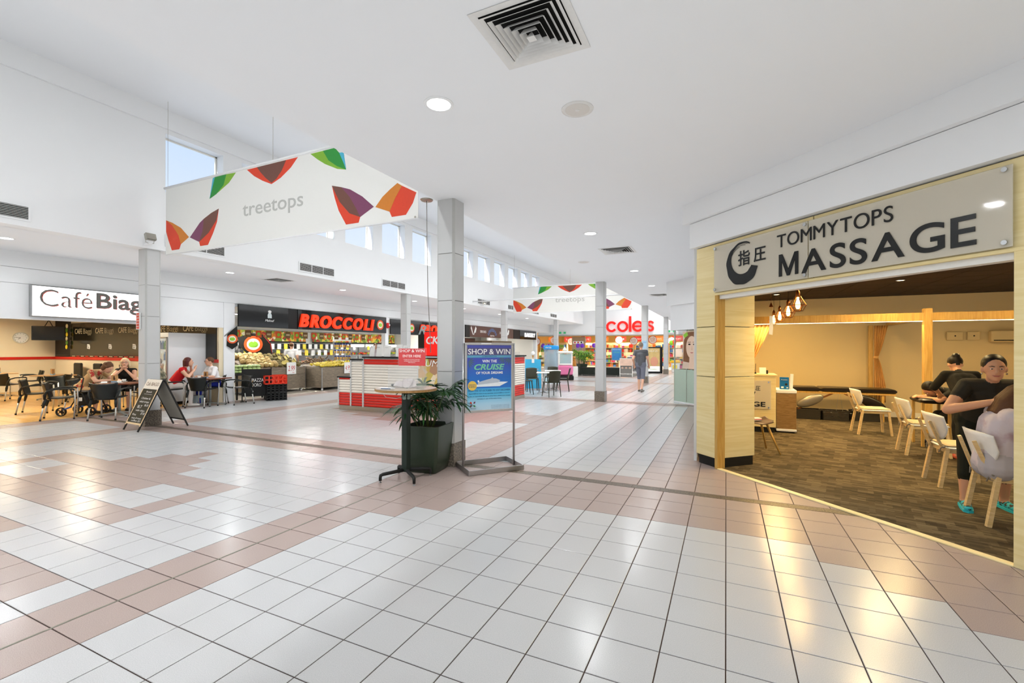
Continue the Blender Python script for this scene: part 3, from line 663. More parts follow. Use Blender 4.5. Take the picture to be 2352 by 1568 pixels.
for i, (x, y, nm) in enumerate(((1.62, 11.95, 'dark woven basket under the massage table, left one'), (2.12, 11.92, 'dark woven basket holding rolled towels, middle one under the massage table'), (2.68, 12.1, 'dark woven basket at the right end under the massage table'))):
    t = thing('basket', nm, 'basket', (x, y, .006), 0, 'baskets under the massage table')
    q = MB(); w, d, h = .24, .17, .2
    for k in range(7):
        z = .004 + k*h/7
        for (x0, y0, x1, y1) in ((-w, -d, w, -d+.012), (-w, d-.012, w, d), (-w, -d, -w+.012, d), (w-.012, -d, w, d)): q.box(x0, y0, z, x1, y1, z + h/7 - .003)
    q.box(-w+.005, -d+.005, 0, w-.005, d-.005, .01); q.build('weave', m_bask, t)
    q = MB()
    for (x0, y0, x1, y1) in ((-w-.005, -d-.005, w+.005, -d+.015), (-w-.005, d-.015, w+.005, d+.005), (-w-.005, -d, -w+.015, d), (w-.015, -d, w+.005, d)): q.bbox(x0, y0, h-.005, x1, y1, h+.01, .004)
    q.build('rim', m_bask, t)
    if i == 1:
        for k, (dx, c) in enumerate(((-.12, '#9a6b34'), (0, '#c9b07a'), (.12, '#a8702f'))):
            tt = thing('rolled_towel', ['brown rolled towel at the left in the basket', 'cream rolled towel in the middle of the basket', 'orange rolled towel at the right in the basket'][k], 'towel', (x + dx, y, .03)); q = MB(); q.cyl((0, -.13, .1), (0, .13, .1), .055, n=16); q.build('roll', mat('towel_%d' % k, c, .95, noise=.2, scale=200), tt, True)
# wooden chairs with white backs, all facing +X
m_beech = wood('pale_beech', '#d3b57c', '#e3c996', .45, (5, 5, 30)); m_lam = mat('white_laminate', '#f3f1ea', .35)
def oak_chair(loc, rz, label, first=[None]):
    if first[0] is not None: return dup(first[0], loc, rz, label)
    t = thing('wooden_chair', label, 'chair', loc, rz, 'beech chairs with white backs in the massage shop'); first[0] = t      # front towards +X
    for sy in (-1, 1):
        q = MB(); q.bar((-.20, sy*.19, .44), (-.27, sy*.205, 0), .032, .045, (0, 1, 0)); q.build('rear_leg', m_beech, t)
        q = MB(); q.bar((.18, sy*.18, .42), (.22, sy*.205, 0), .03, .04, (0, 1, 0)); q.build('front_leg', m_beech, t)
        q = MB(); q.bar((-.225, sy*.165, .40), (-.338, sy*.14, .72), .022, .035, (0, 1, 0)); q.build('back_post', m_beech, t)
    q = MB(); q.bbox(-.20, -.185, .38, .19, .185, .425, .004); q.build('apron', m_beech, t)
    q = MB(); q.bbox(-.215, -.205, .425, .215, .205, .448, .012); q.build('seat', m_lam, t)
    q = MB(); q.bbox(-.20, -.195, .449, .21, .195, .475, .012); q.build('cushion', mat('cream_cushion', '#d9c49a', .9), t)
    q = MB(); nx = 18; nz = 8; vs = []
    for j in range(nz+1):
        for i in range(nx+1):
            yy = -.255 + .51*i/nx; h = .30*(1 - (abs(yy)/.27)**4*.7); z = .81 - h*(1 - j/nz) - .02*(abs(yy)/.25)**3
            vs.append((-.255 - .07*((z-.55)/.25) + .16*(yy/.255)**2*.42, yy, z))
    q.add(vs, [(j*(nx+1)+i, j*(nx+1)+i+1, (j+1)*(nx+1)+i+1, (j+1)*(nx+1)+i) for j in range(nz) for i in range(nx)])
    me = solid('backrest', q.mesh('s', []), [('SOLIDIFY', {'thickness': .012})]); me.materials.append(m_lam); link('backrest', me, t)
    q = MB(); m_tie = mat('grey_tie', '#8d8578', .9)
    for sy in (-1, 1): q.tube([(-.18, sy*.17, .46), (-.235, sy*.20, .455), (-.25, sy*.17, .43), (-.26, sy*.15, .38)], .006, 6); q.ball((-.235, sy*.2, .45), .014, 8, 6)
    q.build('cushion_tie', m_tie, t, True)
    return t
oak_chair((2.40, 10.27, .006), R(4), 'beech chair with white back by the massage table, farthest of the row')
oak_chair((2.62, 8.58, .006), R(0), 'beech chair with white back second from the table, beside the customer lying forward')
oak_chair((2.40, 6.79, .006), R(2), 'empty beech chair with white back right behind the standing masseuse')
oak_chair((2.31, 5.50, .006), R(0), 'beech chair with white back nearest the entrance, under the seated customer')
# things on the back wall
ac = thing('wall_air_conditioner', 'long cream wall unit high on the back wall at the right jamb', 'air conditioner', (5.0, 13.0, 1.80), 0)
q = MB(); q.bbox(0, -.16, -.12, .95, 0, .13, .02); q.build('casing', m_mwall, ac, 'auto'); q = MB(); q.box(.03, -.163, -.09, .92, -.158, -.07); q.build('outlet', m_blackm, ac)
for x, w, nm in ((4.32, .27, 'cream switch box on the back wall left of the air conditioner'), (4.66, .2, 'square switch plate next to the air conditioner')):
    t = thing('switch_box', nm, 'switch', (x, 13.0, 1.82)); q = MB(); q.bbox(0, -.06, -.09, w, 0, .09, .01); q.build('casing', m_mwall, t); q = MB(); q.cyl((w/2, -.066, 0), (w/2, -.06, 0), .014, n=12); q.build('button', m_blackm, t)
dt = thing('side_trolley', 'small white trolley with bottles near the oak post', 'trolley', (3.85, 10.35, .006))
for z in (.32, .66): q = MB(); q.bbox(-.2, -.16, z, .2, .16, z+.03, .006); q.build('tray', m_lam, dt)
for sx in (-1, 1):
    for sy in (-1, 1): q = MB(); q.bbox(sx*.19-.012, sy*.15-.012, 0, sx*.19+.012, sy*.15+.012, .75, .003); q.build('post', m_beech, dt)
for i, (dx, c) in enumerate(((-.1, '#e8c53a'), (.04, '#e9e2cf'))):
    t = thing('bottle', ['yellow bottle on the white trolley', 'white bottle on the white trolley'][i], 'bottle', (3.85 + dx, 10.35, .697)); q = MB(); q.lathe([(.035, 0), (.037, .02), (.036, .10), (.014, .13)], n=12); q.build('body', mat('bottle_%d' % i, c, .3), t, True); q = MB(); q.lathe([(.015, .128), (.015, .155)], n=10); q.build('cap', m_paper, t)
# ------------------------------------------------------------------ hanging banners
PET = [('blue', [(1.45,1.22),(1.51,1.23),(1.43,1.03),(1.36,0.86)]),
('green', [(1.51,1.23),(1.83,1.23),(1.75,1.05),(1.55,0.92),(1.36,0.86),(1.43,1.03)]),
('lime', [(1.83,1.23),(2.09,1.22),(1.9,1.07),(1.62,0.95),(1.36,0.86),(1.55,0.92),(1.75,1.05)]),
('red', [(2.38,1.22),(3.62,1.22),(3.46,1.08),(3.22,0.95),(3.0,0.88),(2.78,0.97),(2.57,1.08)]),
('brown', [(2.64,1.22),(3.35,1.22),(3.25,1.07),(3.12,0.95),(3.0,0.9),(2.85,1.01),(2.73,1.12)]),
('lime', [(3.9,1.22),(4.42,1.22),(4.55,1.09),(4.65,0.85),(4.47,0.89),(4.21,1.01),(4.05,1.11)]),
('green', [(4.17,1.22),(4.42,1.22),(4.55,1.09),(4.65,0.85),(4.47,0.93),(4.29,1.05)]),
('blue', [(4.51,1.13),(4.6,1.12),(4.65,0.85),(4.6,0.96)]),
('red', [(4.36,0.65),(4.52,0.38),(4.72,0.18),(4.93,0.1),(4.9,0.02),(4.65,0.02),(4.5,0.25),(4.42,0.45)]),
('brown', [(4.36,0.65),(4.55,0.6),(4.72,0.43),(4.85,0.24),(4.93,0.1),(4.72,0.18),(4.52,0.38)]),
('purple', [(4.55,0.6),(4.73,0.54),(4.97,0.4),(5.19,0.22),(4.93,0.1),(4.85,0.24),(4.72,0.43)]),
('orange', [(5.22,0.21),(5.35,0.34),(5.49,0.43),(5.62,0.5),(5.7,0.45),(5.58,0.29),(5.48,0.11)]),
('red', [(5.7,0.45),(5.95,0.32),(5.89,0.18),(5.77,0.03),(5.52,0.03),(5.48,0.11),(5.58,0.29)]),
('red', [(0.01,0.63),(0.21,0.51),(0.41,0.3),(0.49,0.12),(0.44,0.03),(0.2,0.03),(0.09,0.23),(0.01,0.41)]),
('orange', [(0.01,0.63),(0.21,0.56),(0.49,0.43),(0.74,0.23),(0.49,0.12),(0.41,0.3),(0.21,0.51)]),
('purple', [(0.77,0.22),(1.07,0.46),(1.19,0.52),(1.15,0.29),(1.05,0.11)]),
('brown', [(1.19,0.52),(1.41,0.6),(1.62,0.65),(1.55,0.45),(1.33,0.25),(1.05,0.11),(1.15,0.29)]),
('red', [(1.62,0.65),(1.57,0.42),(1.46,0.23),(1.31,0.03),(1.08,0.03),(1.05,0.11),(1.33,0.25),(1.55,0.45)])]
PC = {'blue': '#48a9c4', 'green': '#2c8a3a', 'lime': '#7bab35', 'red': '#d1432a', 'brown': '#6b473d', 'purple': '#76415e', 'orange': '#c67a2c'}
m_vinyl = mat('banner_vinyl', '#e2e3df', .6, noise=.01)
bn = thing('hanging_banner', 'near white banner printed treetops with coloured leaf wings, hung between the columns', 'banner', (-9.853, 5.2, 3.38), 0, 'hanging mall banners')
q = MB(); q.box(0, 0, -.04, 5.98, .006, 1.235); q.build('sheet', m_vinyl, bn)
q = MB(); q.cyl((-.05, .003, 1.255), (6.03, .003, 1.255), .022, n=12); q.build('top_rail', m_white, bn, True)
q = MB(); q.cyl((0, .003, -.045), (5.98, .003, -.045), .012, n=10); q.build('bottom_rail', m_white, bn, True)
lay = {'lime': 1, 'red': 1, 'green': 2, 'brown': 2, 'purple': 2, 'orange': 2, 'blue': 3}
for c, p in PET:
    y = -.0012*lay[c]; q = MB(); q.prism(p, y, -.0002); q.build('printed_petal', mat('petal_' + c, PC[c], .6), bn)
text('treetops', 3.005, 0, .43, .34, mat('banner_grey_ink', '#b3b5b1', .6), bn, w=1.47, depth=.0012, bold=.002)
for x in (.06, 3.03, 5.9): q = MB(); q.cyl((x, .003, 1.27), (x, .003, 2.92), .0035, n=6); q.build('cable', m_steel, bn)
q = MB(); q.cyl((5.93, -.004, -.02), (5.93, .01, -.02), .016, n=12); q.build('eyelet', m_steel, bn)
dup(bn, (-9.853, 21.2, 3.38), 0, 'far white banner printed treetops, half hidden by the second right column')
# tie rod, floodlights, cable at the near column
t = thing('tie_rod', 'thin white tie rod crossing the void below the far banner', 'rod', (-10.2, 17.7, 3.62)); q = MB(); q.cyl((0, 0, 0), (6.74, 0, 0), .028, n=10); q.build('rod', m_white, t, True); q = MB(); q.box(0, -.05, -.05, .02, .05, .05); q.build('wall_plate', m_white, t)
def floodlight(loc, rz, label, lit=False):
    t = thing('floodlight', label, 'floodlight', loc, rz, 'wall floodlights')
    q = MB(); q.obox((0, -.16, .14), (.17, .07, .12), M.Rotation(R(-20), 3, 'X')); q.build('housing', mat('flood_body', '#9b9a90', .5), t)
    q = MB(); q.obox((0, -.196, .127), (.145, .006, .095), M.Rotation(R(-20), 3, 'X')); q.build('lens', m_lampw if lit else mat('flood_glass', '#6f7168', .15), t)
    q = MB(); q.tube([(-.07, -.15, .1), (-.07, -.14, .03), (0, -.13, .015), (.07, -.14, .03), (.07, -.15, .1)], .006, 6); q.build('yoke', m_steel, t)
    q = MB(); q.bar((0, 0, .01), (0, -.18, .01), .05, .03); q.build('arm', m_white, t); q = MB(); q.box(-.05, -.004, -.03, .05, 0, .05); q.build('wall_plate', m_white, t)
floodlight((XW, 5.03, 3.53), R(90), 'grey floodlight on the clerestory wall above the cafe column'); floodlight((XW, 18.4, 3.5), R(90), 'lit floodlight on the wall under the tie rod', True)
add_area('floodlight_beam', (XW + .35, 18.4, 3.55), .12, 30, (1, .85, .6), (R(0), R(-50), 0))
t = thing('hanging_cable', 'loose cable dropping from a ceiling bracket beside the near column', 'cable', (-3.55, 4.95, ZC)); q = MB(); q.tube([(0, 0, 0), (.005, 0, -.5), (.02, .0, -1.2), (.06, .01, -2.0)], .005, 6); q.build('cord', mat('grey_cord', '#8d8b86', .6), t, True); q = MB(); q.lathe([(.03, -.02), (.075, -.018), (.085, -.002), (.03, -.002)], n=20); q.build('bracket', m_steel, t)
# ------------------------------------------------------------------ bar table with entry box
bt = thing('bar_table', 'round high bar table with pale top and dark green post', 'table', (-3.40, 4.34, 0))
m_dgreen = mat('dark_green_metal', '#14221a', .4)
q = MB(); q.lathe([(.34, 1.035), (.357, 1.04), (.357, 1.062), (.001, 1.064)], n=48); q.build('edge_band', wood('table_edge', '#8e6a3e', '#ab8654', .45, (30, 30, 5)), bt, 'auto')
q = MB(); q.lathe([(.001, 1.0642), (.350, 1.0642), (.350, 1.0665), (.001, 1.0668)], n=48); q.build('top', mat('pale_laminate', '#b9aa99', .3), bt)
q = MB(); q.box(-.13, -.13, 1.015, .13, .13, 1.036); q.build('mounting_plate', m_blackm, bt)
q = MB(); q.bbox(-.038, -.038, .09, .038, .038, 1.02, .004); q.build('post', m_dgreen, bt)
for k in range(4):
    a = R(20 + 90*k + 35); d = V((cos(a), sin(a), 0))
    q = MB(); q.tube([d*.02 + V((0, 0, .11)), d*.27 + V((0, 0, .09)), d*.295 + V((0, 0, .08)), d*.30 + V((0, 0, .055)), d*.30 + V((0, 0, .022))], [.022, .02, .02, .018, .017], 8); f = q.build('foot', m_blackm, bt, True)
    q = MB(); q.lathe([(.016, 0), (.018, .004), (.008, .012), (.007, .025)], tuple(d*.30), 10); q.build('glide', m_chrome, f)
q = MB(); q.lathe([(.044, .935), (.05, .95), (.046, .975), (.05, .985), (.043, 1.0)], n=10); q.build('tape_wrap', mat('clear_tape', '#8fa39a', .2, noise=.3, scale=60), bt)
q = MB(); q.tube([(-.3, -.1, 1.035), (-.22, -.1, .96), (-.1, -.06, .945), (-.045, -.02, .96)], .003, 6); q.build('string', m_paper, bt)
eb = thing('entry_box', 'clear acrylic competition entry box with a red SHOP & WIN header on the bar table', 'box', (-3.43, 4.40, 1.067), R(10))
m_pers = mat('clear_acrylic', '#f3f7f6', .03, noise=0, alpha=.10, spec=.7)
w, d, h = .19, .12, .245
for nm, b in (('front_pane', (-w, -d, 0, w, -d+.004, h)), ('back_pane', (-w, d-.004, 0, w, d, .47)), ('side_pane', (-w, -d+.004, 0, -w+.004, d-.004, h)), ('side_pane', (w-.004, -d+.004, 0, w, d-.004, h)), ('lid', (-w, -d, h, w, d-.005, h+.004)), ('base', (-w+.004, -d+.004, .001, w-.004, d-.004, .004))):
    q = MB(); q.box(*b); q.build(nm, m_pers, eb)
q = MB(); q.box(-.178, d-.008, .255, .178, d-.0045, .462); q.build('header_card', mat('card_red', '#cf4a4b', .5), eb)
yy = d - .008
text('SHOP & WIN', 0, yy, .417, .05, m_paper, eb, w=.335, h=.036, depth=.001); text('ENTER HERE', 0, yy, .357, .04, m_paper, eb, w=.24, h=.03, depth=.001)
for k, s in enumerate(('Complete the entry form, attach your', 'participating receipt and place in the', 'below entry box.')): text(s, 0, yy, .325 - .018*k, .014, m_paper, eb, depth=.0008)
m_slip = mat('paper_slip', '#cfc8c6', .7)
for i, (x, y, a, tl, nm) in enumerate(((-.07, -.05, 20, 35, 'leftmost crumpled paper slip leaning in the entry box'), (.0, -.02, -15, 50, 'tallest crumpled paper slip in the middle of the entry box'), (.06, -.04, 40, 30, 'rightmost crumpled paper slip in the entry box'), (.02, .03, 70, 62, 'upright paper slip at the back of the entry box'))):
    tt = thing('paper_slip', nm, 'paper', (-3.43 + x, 4.40 + y, 1.073 + .001*i), R(a)); q = MB()
    vs = [(-.08 + .04*u, -.06 + .04*v, .012*sin(u*1.7 + i) + .01*cos(v*1.3 + i*2) + .012) for v in range(4) for u in range(5)]
    rm = M.Rotation(R(tl), 3, 'X'); vs = [tuple(rm @ (V(p) + V((0, .045, 0)))) for p in vs]
    q.add(vs, [(v*5+u, v*5+u+1, v*5+u+6, v*5+u+5) for v in range(3) for u in range(4)]); me = solid('sheet', q.mesh('s', []), [('SUBSURF', {'levels': 2}), ('SOLIDIFY', {'thickness': .0012})]); me.materials.append(m_slip); link('sheet', me, tt)
for i, (x, y, a, nm) in enumerate(((-3.64, 4.27, 15, 'entry form lying at the left edge of the bar table'), (-3.60, 4.20, -12, 'second entry form overlapping the first on the bar table'), (-3.52, 4.17, 30, 'third entry form near the front edge of the bar table'))):
    tt = thing('entry_form', nm, 'paper', (x, y, 1.0672 + .0016*i), R(a)); q = MB(); q.box(-.075, -.05, 0, .075, .05, .0012); q.build('sheet', m_paper, tt)
tt = thing('pen', 'short blue pen lying on the bar table by the forms', 'pen', (-3.50, 4.10, 1.0735), R(10)); q = MB(); q.cyl((-.06, 0, 0), (.06, 0, 0), .005, n=8); q.build('barrel', mat('pen_blue', '#3d5f86', .3), tt, True); q = MB(); q.cyl((.06, 0, 0), (.072, 0, 0), .004, .001, n=8); q.build('tip', m_steel, tt)
tt = thing('sunglasses_case', 'dark leaf-shaped clip at the back left of the bar table', 'clip', (-3.66, 4.42, 1.069), R(-30)); q = MB(); q.ball((0, 0, .016), (.055, .02, .016), 14, 8); q.build('shell', m_dgreen, tt, True)
tt = thing('slip_card', 'small green card near the right rim of the bar table', 'card', (-3.17, 4.30, 1.0672), R(5)); q = MB(); q.box(-.045, -.02, 0, .045, .02, .002); q.build('card', mat('sage_card', '#8d9383', .6), tt)
# ------------------------------------------------------------------ planter and palm
pl = thing('planter', 'dark green tapered square planter at the foot of the near column', 'planter', (-3.41, 4.80, 0), R(8))
m_pot = mat('planter_green', '#2f3a2c', .38, noise=.08, scale=5)
q = MB(); prof = [(.175, 0), (.19, .02), (.21, .15), (.228, .30), (.24, .45), (.247, .555), (.247, .58), (.225, .58), (.222, .52)]
vs = []
for a, z in prof:
    c = .03; vs += [(-a+c,-a,z),(a-c,-a,z),(a,-a+c,z),(a,a-c,z),(a-c,a,z),(-a+c,a,z),(-a,a-c,z),(-a,-a+c,z)]
k = len(prof); q.add(vs, [(j*8+i, j*8+(i+1)%8, (j+1)*8+(i+1)%8, (j+1)*8+i) for j in range(k-1) for i in range(8)] + [tuple(range(7, -1, -1)), tuple(range((k-1)*8, k*8))])
q.build('pot', m_pot, pl, 'auto')
q = MB(); q.box(-.22, -.22, .5, .22, .22, .53); q.build('soil', speckle('soil', '#231a12', '#3a2c1e', .95, 50), pl)
def palm(loc, label, seed, nstem, H, spread, m1, m2, nleaf=6, parent_group='leafy palms', kill=None):
    """clumping lady palm: canes with fans of strap leaflets"""
    rnd = random.Random(seed); t = thing('palm_plant', label, 'plant', loc, 0, parent_group)
    for s in range(nstem):
        a = rnd.uniform(0, 2*pi); r0 = rnd.uniform(.02, .12)*spread/.3; h = H*rnd.uniform(.35, 1.0); lean = rnd.uniform(.02, .16)
        b = V((r0*cos(a), r0*sin(a), 0)); tip = b + V((lean*cos(a), lean*sin(a), h))
        q = MB(); q.cyl(b, tip, .009, .006, n=6); q.build('stem', m_stem, t, True)
        for lf in range(nleaf):
            base = b.lerp(tip, rnd.uniform(.45, 1.0)); az = rnd.uniform(0, 2*pi); el = rnd.uniform(.1, 1.1)
            dirv = V((cos(az)*cos(el), sin(az)*cos(el), sin(el))); st = rnd.uniform(.08, .2)*spread/.3
            hub = base + dirv*st; q = MB(); q.cyl(base, hub, .003, n=5)
            nf = rnd.randint(5, 8); side = dirv.cross(V((0, 0, 1)))
            side = side.normalized() if side.length > .05 else V((1, 0, 0)); up = side.cross(dirv).normalized()
            for i in range(nf):
                f = (i - (nf-1)/2)/(nf-1)*2; ang = f*1.15; L = rnd.uniform(.18, .30)*(1 - .25*abs(f))*spread/.3; w = .0085*spread/.3 + .003
                d2 = dirv*cos(ang) + side*sin(ang); nrm = up; pts = []; lat = d2.cross(nrm).normalized()
                for kx, (fr, wf) in enumerate(((0, .3), (.25, 1), (.6, 1), (.86, .75), (1, .1))):
                    p = hub + d2*(L*fr) - V((0, 0, 1))*(L*fr*fr*.55); pts.append((p - lat*w*wf, p + lat*w*wf))
                vs = [v for pr in pts for v in pr]; q.add(vs, [(2*j, 2*j+1, 2*j+3, 2*j+2) for j in range(4)])
            q.build('frond', m1 if rnd.random() < .6 else m2, t)
    return t
m_stem = mat('cane_green', '#4c5a2c', .6)
m_lf1 = mat('leaf_dark', '#1f4022', .35, noise=.3, scale=8); m_lf2 = mat('leaf_mid', '#3d6b38', .35, noise=.3, scale=8)
palm((-3.41, 4.80, .525), 'bushy dark green palm growing in the tapered planter', 5, 12, .50, .40, m_lf1, m_lf2, 5)
# ------------------------------------------------------------------ poster stand SHOP & WIN
ps = thing('poster_stand', 'silver poster stand with the large blue SHOP & WIN cruise poster', 'poster stand', (-2.76, 5.21, 0), R(50))
for sx in (-1, 1): q = MB(); q.cyl((sx*.35, .0, .0), (sx*.35, .0, 1.60), .014, n=14); q.build('upright', m_alu, ps, True)
q = MB(); q.bbox(-.37, -.27, .0, .37, -.255, .06, .003); q.build('base_rail', m_alu, ps); q = MB(); q.bbox(-.37, .255, .0, .37, .27, .06, .003); q.build('base_rail', m_alu, ps)
for sx in (-1, 1): q = MB(); q.bbox(min(sx*.37, sx*.355), -.255, .0, max(sx*.37, sx*.355), .255, .06, .003); q.build('base_rail', m_alu, ps)
for nm, b in (('frame_top', (-.335, -.02, 1.575, .335, .02, 1.605)), ('frame_bottom', (-.335, -.02, .72, .335, .02, .75)), ('frame_side', (-.335, -.02, .75, -.305, .02, 1.575)), ('frame_side', (.305, -.02, .75, .335, .02, 1.575))): q = MB(); q.bbox(*b, .004); q.build(nm, mat('silver_frame', '#c8c9cb', .35, .6), ps)
m_post = mat('cruise_poster', '#2f62b5', .35); n_, l_, p_ = nodes(m_post)
tc = n_.new('ShaderNodeTexCoord'); sp = n_.new('ShaderNodeSeparateXYZ'); mr = n_.new('ShaderNodeMapRange'); rp = n_.new('ShaderNodeValToRGB')
l_.new(tc.outputs['Object'], sp.inputs[0]); l_.new(sp.outputs['Z'], mr.inputs[0]); mr.inputs['From Min'].default_value = .75; mr.inputs['From Max'].default_value = 1.575; l_.new(mr.outputs[0], rp.inputs[0]); l_.new(rp.outputs[0], p_.inputs['Base Color'])
cr = rp.color_ramp; cr.elements[0].color = lin('#b9d5e6'); cr.elements[1].color = lin('#5157a6')
for pos, c in ((.1, '#a5d0e8'), (.22, '#5cb8de'), (.33, '#4aa9dc'), (.335, '#2f74c8'), (.5, '#2f6fc0'), (.75, '#4757b4')): e = cr.elements.new(pos); e.color = lin(c)
q = MB(); q.box(-.305, -.012, .75, .305, -.006, 1.575); q.build('poster', m_post, ps)
Y_ = -.012; m_pw = m_paper; m_plum = mat('poster_plum', '#5a5880', .5); m_ptq = mat('poster_teal', '#5f9fbe', .5); m_pg = mat('poster_mint', '#79c9a0', .5); m_pnavy = mat('poster_navy', '#1d3f78', .5)
def printed(name, pts, m, par, y=Y_, t=.0008): q = MB(); q.prism(pts, y - t, y); return q.build(name, m, par)
printed('title_band', [(-.305, 1.445), (.305, 1.445), (.305, 1.54), (-.305, 1.54)], m_plum, ps); printed('teal_band', [(-.305, 1.415), (.305, 1.415), (.305, 1.445), (-.305, 1.445)], m_ptq, ps)
text('SHOP & WIN', 0, Y_-.0008, 1.457, .1, m_pw, ps, w=.585, h=.07, depth=.001, bold=.001); text('at TREETOPS PLAZA', 0, Y_-.0008, 1.424, .018, m_pnavy, ps, w=.2, depth=.0008)
text('WIN THE', 0, Y_, 1.352, .05, m_pw, ps, w=.20, h=.036, depth=.001, bold=.001); text('CRUISE', 0, Y_, 1.258, .1, m_pg, ps, w=.42, h=.075, depth=.001, bold=.003, shear=.25); text('OF YOUR DREAMS', 0, Y_, 1.205, .05, m_pw, ps, w=.37, h=.032, depth=.001, bold=.001)
printed('ship_hull', [(-.19, 1.045), (.14, 1.045), (.26, 1.10), (.10, 1.105), (.02, 1.10), (-.17, 1.075)], mat('ship_white', '#e6ecf0', .5), ps, Y_, .001)
printed('ship_decks', [(-.17, 1.07), (.12, 1.095), (.15, 1.12), (.09, 1.145), (.05, 1.147), (.04, 1.165), (.02, 1.145), (-.05, 1.13), (-.15, 1.105)], mat('ship_grey', '#b8c2cc', .5), ps, Y_, .0014)
printed('ship_funnel', [(-.16, 1.10), (-.14, 1.105), (-.148, 1.13), (-.165, 1.125)], m_pw, ps, Y_, .0014)
q = MB(); q.cyl((-.235, Y_-.002, 1.06), (-.235, Y_, 1.06), .06, n=24); q.build('yellow_badge', mat('badge_yellow', '#e5c25a', .5), ps); text('WINNING', -.235, Y_-.002, 1.064, .02, m_pnavy, ps, w=.09, depth=.0006); text('IS SIMPLE', -.235, Y_-.002, 1.040, .02, m_pnavy, ps, w=.09, depth=.0006)
text('FROM THE 1ST OCTOBER TO 31ST DECEMBER', 0, Y_, .985, .03, m_pnavy, ps, w=.58, h=.022, depth=.0006)
for k, s in enumerate(('Spend $20 or more in any specialty store or $50 or more in', 'Coles or Liquorland, fill out an entry form, attach your receipt', 'and place in one of the entry boxes.')): text(s, 0, Y_, .952 - .034*k, .02, m_pnavy, ps, w=(.56, .58, .34)[k], depth=.0006)
for k in range(4): text('Terms and conditions apply, see in centre for details', .15, Y_, .80 - .014*k, .008, m_pnavy, ps, w=.26, depth=.0004)
for cx, c in ((-.03, 'red'), (.03, 'purple'), (-.03, 'brown'), (.03, 'green')):
    sz = 1 if c in ('red', 'purple') else -1; printed('logo_petal', [(-.23 + cx*.3, .825 + sz*.006), (-.23 + cx*1.1, .825 + sz*.012), (-.23 + cx*1.2, .825 + sz*.036), (-.23 + cx*.5, .825 + sz*.03)], mat('petal_' + c, PC[c]), ps, Y_, .001)
text('treetops', -.23, Y_, .765, .02, m_plum, ps, w=.09, depth=.0005)
m_pleaf = mat('poster_leaf', '#4f6d5c', .5)
for x, z, a0 in ((-.29, 1.36, -70), (.2, 1.41, 150), (.27, 1.41, 200)):
    for k in range(6): a = R(a0 + k*22); printed('printed_leaf', [(x, z), (x + .05*cos(a+.12), max(.76, z + .05*sin(a+.12))), (min(.30, max(-.30, x + .10*cos(a))), z + .10*sin(a)), (x + .05*cos(a-.12), z + .05*sin(a-.12))], m_pleaf, ps, Y_, .0006)
q = MB(); q.bbox(-.12, -.026, 1.585, .02, -.02, 1.60, .002); q.build('clip', m_paper, ps)
# ------------------------------------------------------------------ cafe sandwich board
sb = thing('sandwich_board', 'folding chalkboard A-frame with cafe menu at the foot of the left column', 'sandwich board', (-9.865, 5.05, 0), R(-4))
m_pine = mat('pine_frame', '#d9bd93', .5); m_chalk = mat('chalkboard', '#2d2a1b', .7, noise=.2, scale=6); m_cb = mat('chalk_white', '#d9d6d0', .9)
def leaf_board(sgn, nm, face, frame):
    """one leaf of the board as a sub-assembly; sgn -1 front, +1 rear"""
    a = atan2(.40, .92); rm = M.Rotation(sgn*a, 3, 'X')
    def pt(x, y, z): return tuple(rm @ V((x, y, z - .93)) + V((0, sgn*.012, .93)))
    def slab(b, m, name, par=None):
        q = MB(); q.box(*b); q.v = [pt(*v) for v in q.v]; return q.build(name, m, par or sb)
    for sx in (-1, 1): slab((min(sx*.29, sx*.262), -.011, -.07, max(sx*.29, sx*.262), .011, .93), frame, 'frame_rail')
    slab((-.262, -.011, .90, .262, .011, .93), frame, 'frame_rail'); slab((-.262, -.011, .06, .262, .011, .09), frame, 'frame_rail')
    return slab((-.262, -.006, .09, .262, .006, .90), face, nm), pt, slab
bd, pt, slab = leaf_board(-1, 'front_board', m_chalk, m_blackm)
slab((-.285, -.0135, .735, .285, -.0115, .93), mat('sign_cream', '#e6dccb', .6), 'header')
for b in ((-.29, -.0135, .03, -.262, -.0115, .735), (.262, -.0135, .03, .29, -.0115, .735), (-.262, -.0135, .05, .262, -.0115, .085)): slab(b, m_pine, 'pine_edge')
_, pt2, slab2 = leaf_board(1, 'rear_board', mat('grey_board', '#9c9c94', .6), m_blackm)
def board_text(s, x, z, size, m, w, bold=0):
    me = text_mesh(s, size, .0006, bold, 0, 'CENTER'); xs = [v.co.x for v in me.vertices]; kx = w/(max(xs)-min(xs)); mx0 = (max(xs)+min(xs))/2
    for v in me.vertices: v.co = pt(x + (v.co.x - mx0)*kx, v.co.y - .0142 if z > .73 else v.co.y - .008, z + v.co.z)
    me.materials.append(m); link('lettering', me, sb)
board_text('Cafe BIAGGI', 0, .80, .10, mat('board_brown', '#6b4a2e', .6), .46)
for s, x, z, sz, w in (('Brunch', 0, .665, .05, .2), ('~~~~~', 0, .62, .05, .3), ('Chicken &', 0, .535, .055, .34), ('salad wraps', 0, .47, .05, .36), ('$6.50', .14, .405, .055, .14), ('BLT', -.08, .36, .08, .16), ('with chips', 0, .30, .05, .34), ('$7.50', .15, .245, .055, .14), ('Pies', -.14, .215, .055, .14), ('soup & toast', 0, .155, .05, .36), ('coffee $3', .02, .105, .05, .34)): board_text(s, x, z, sz, m_cb, w)
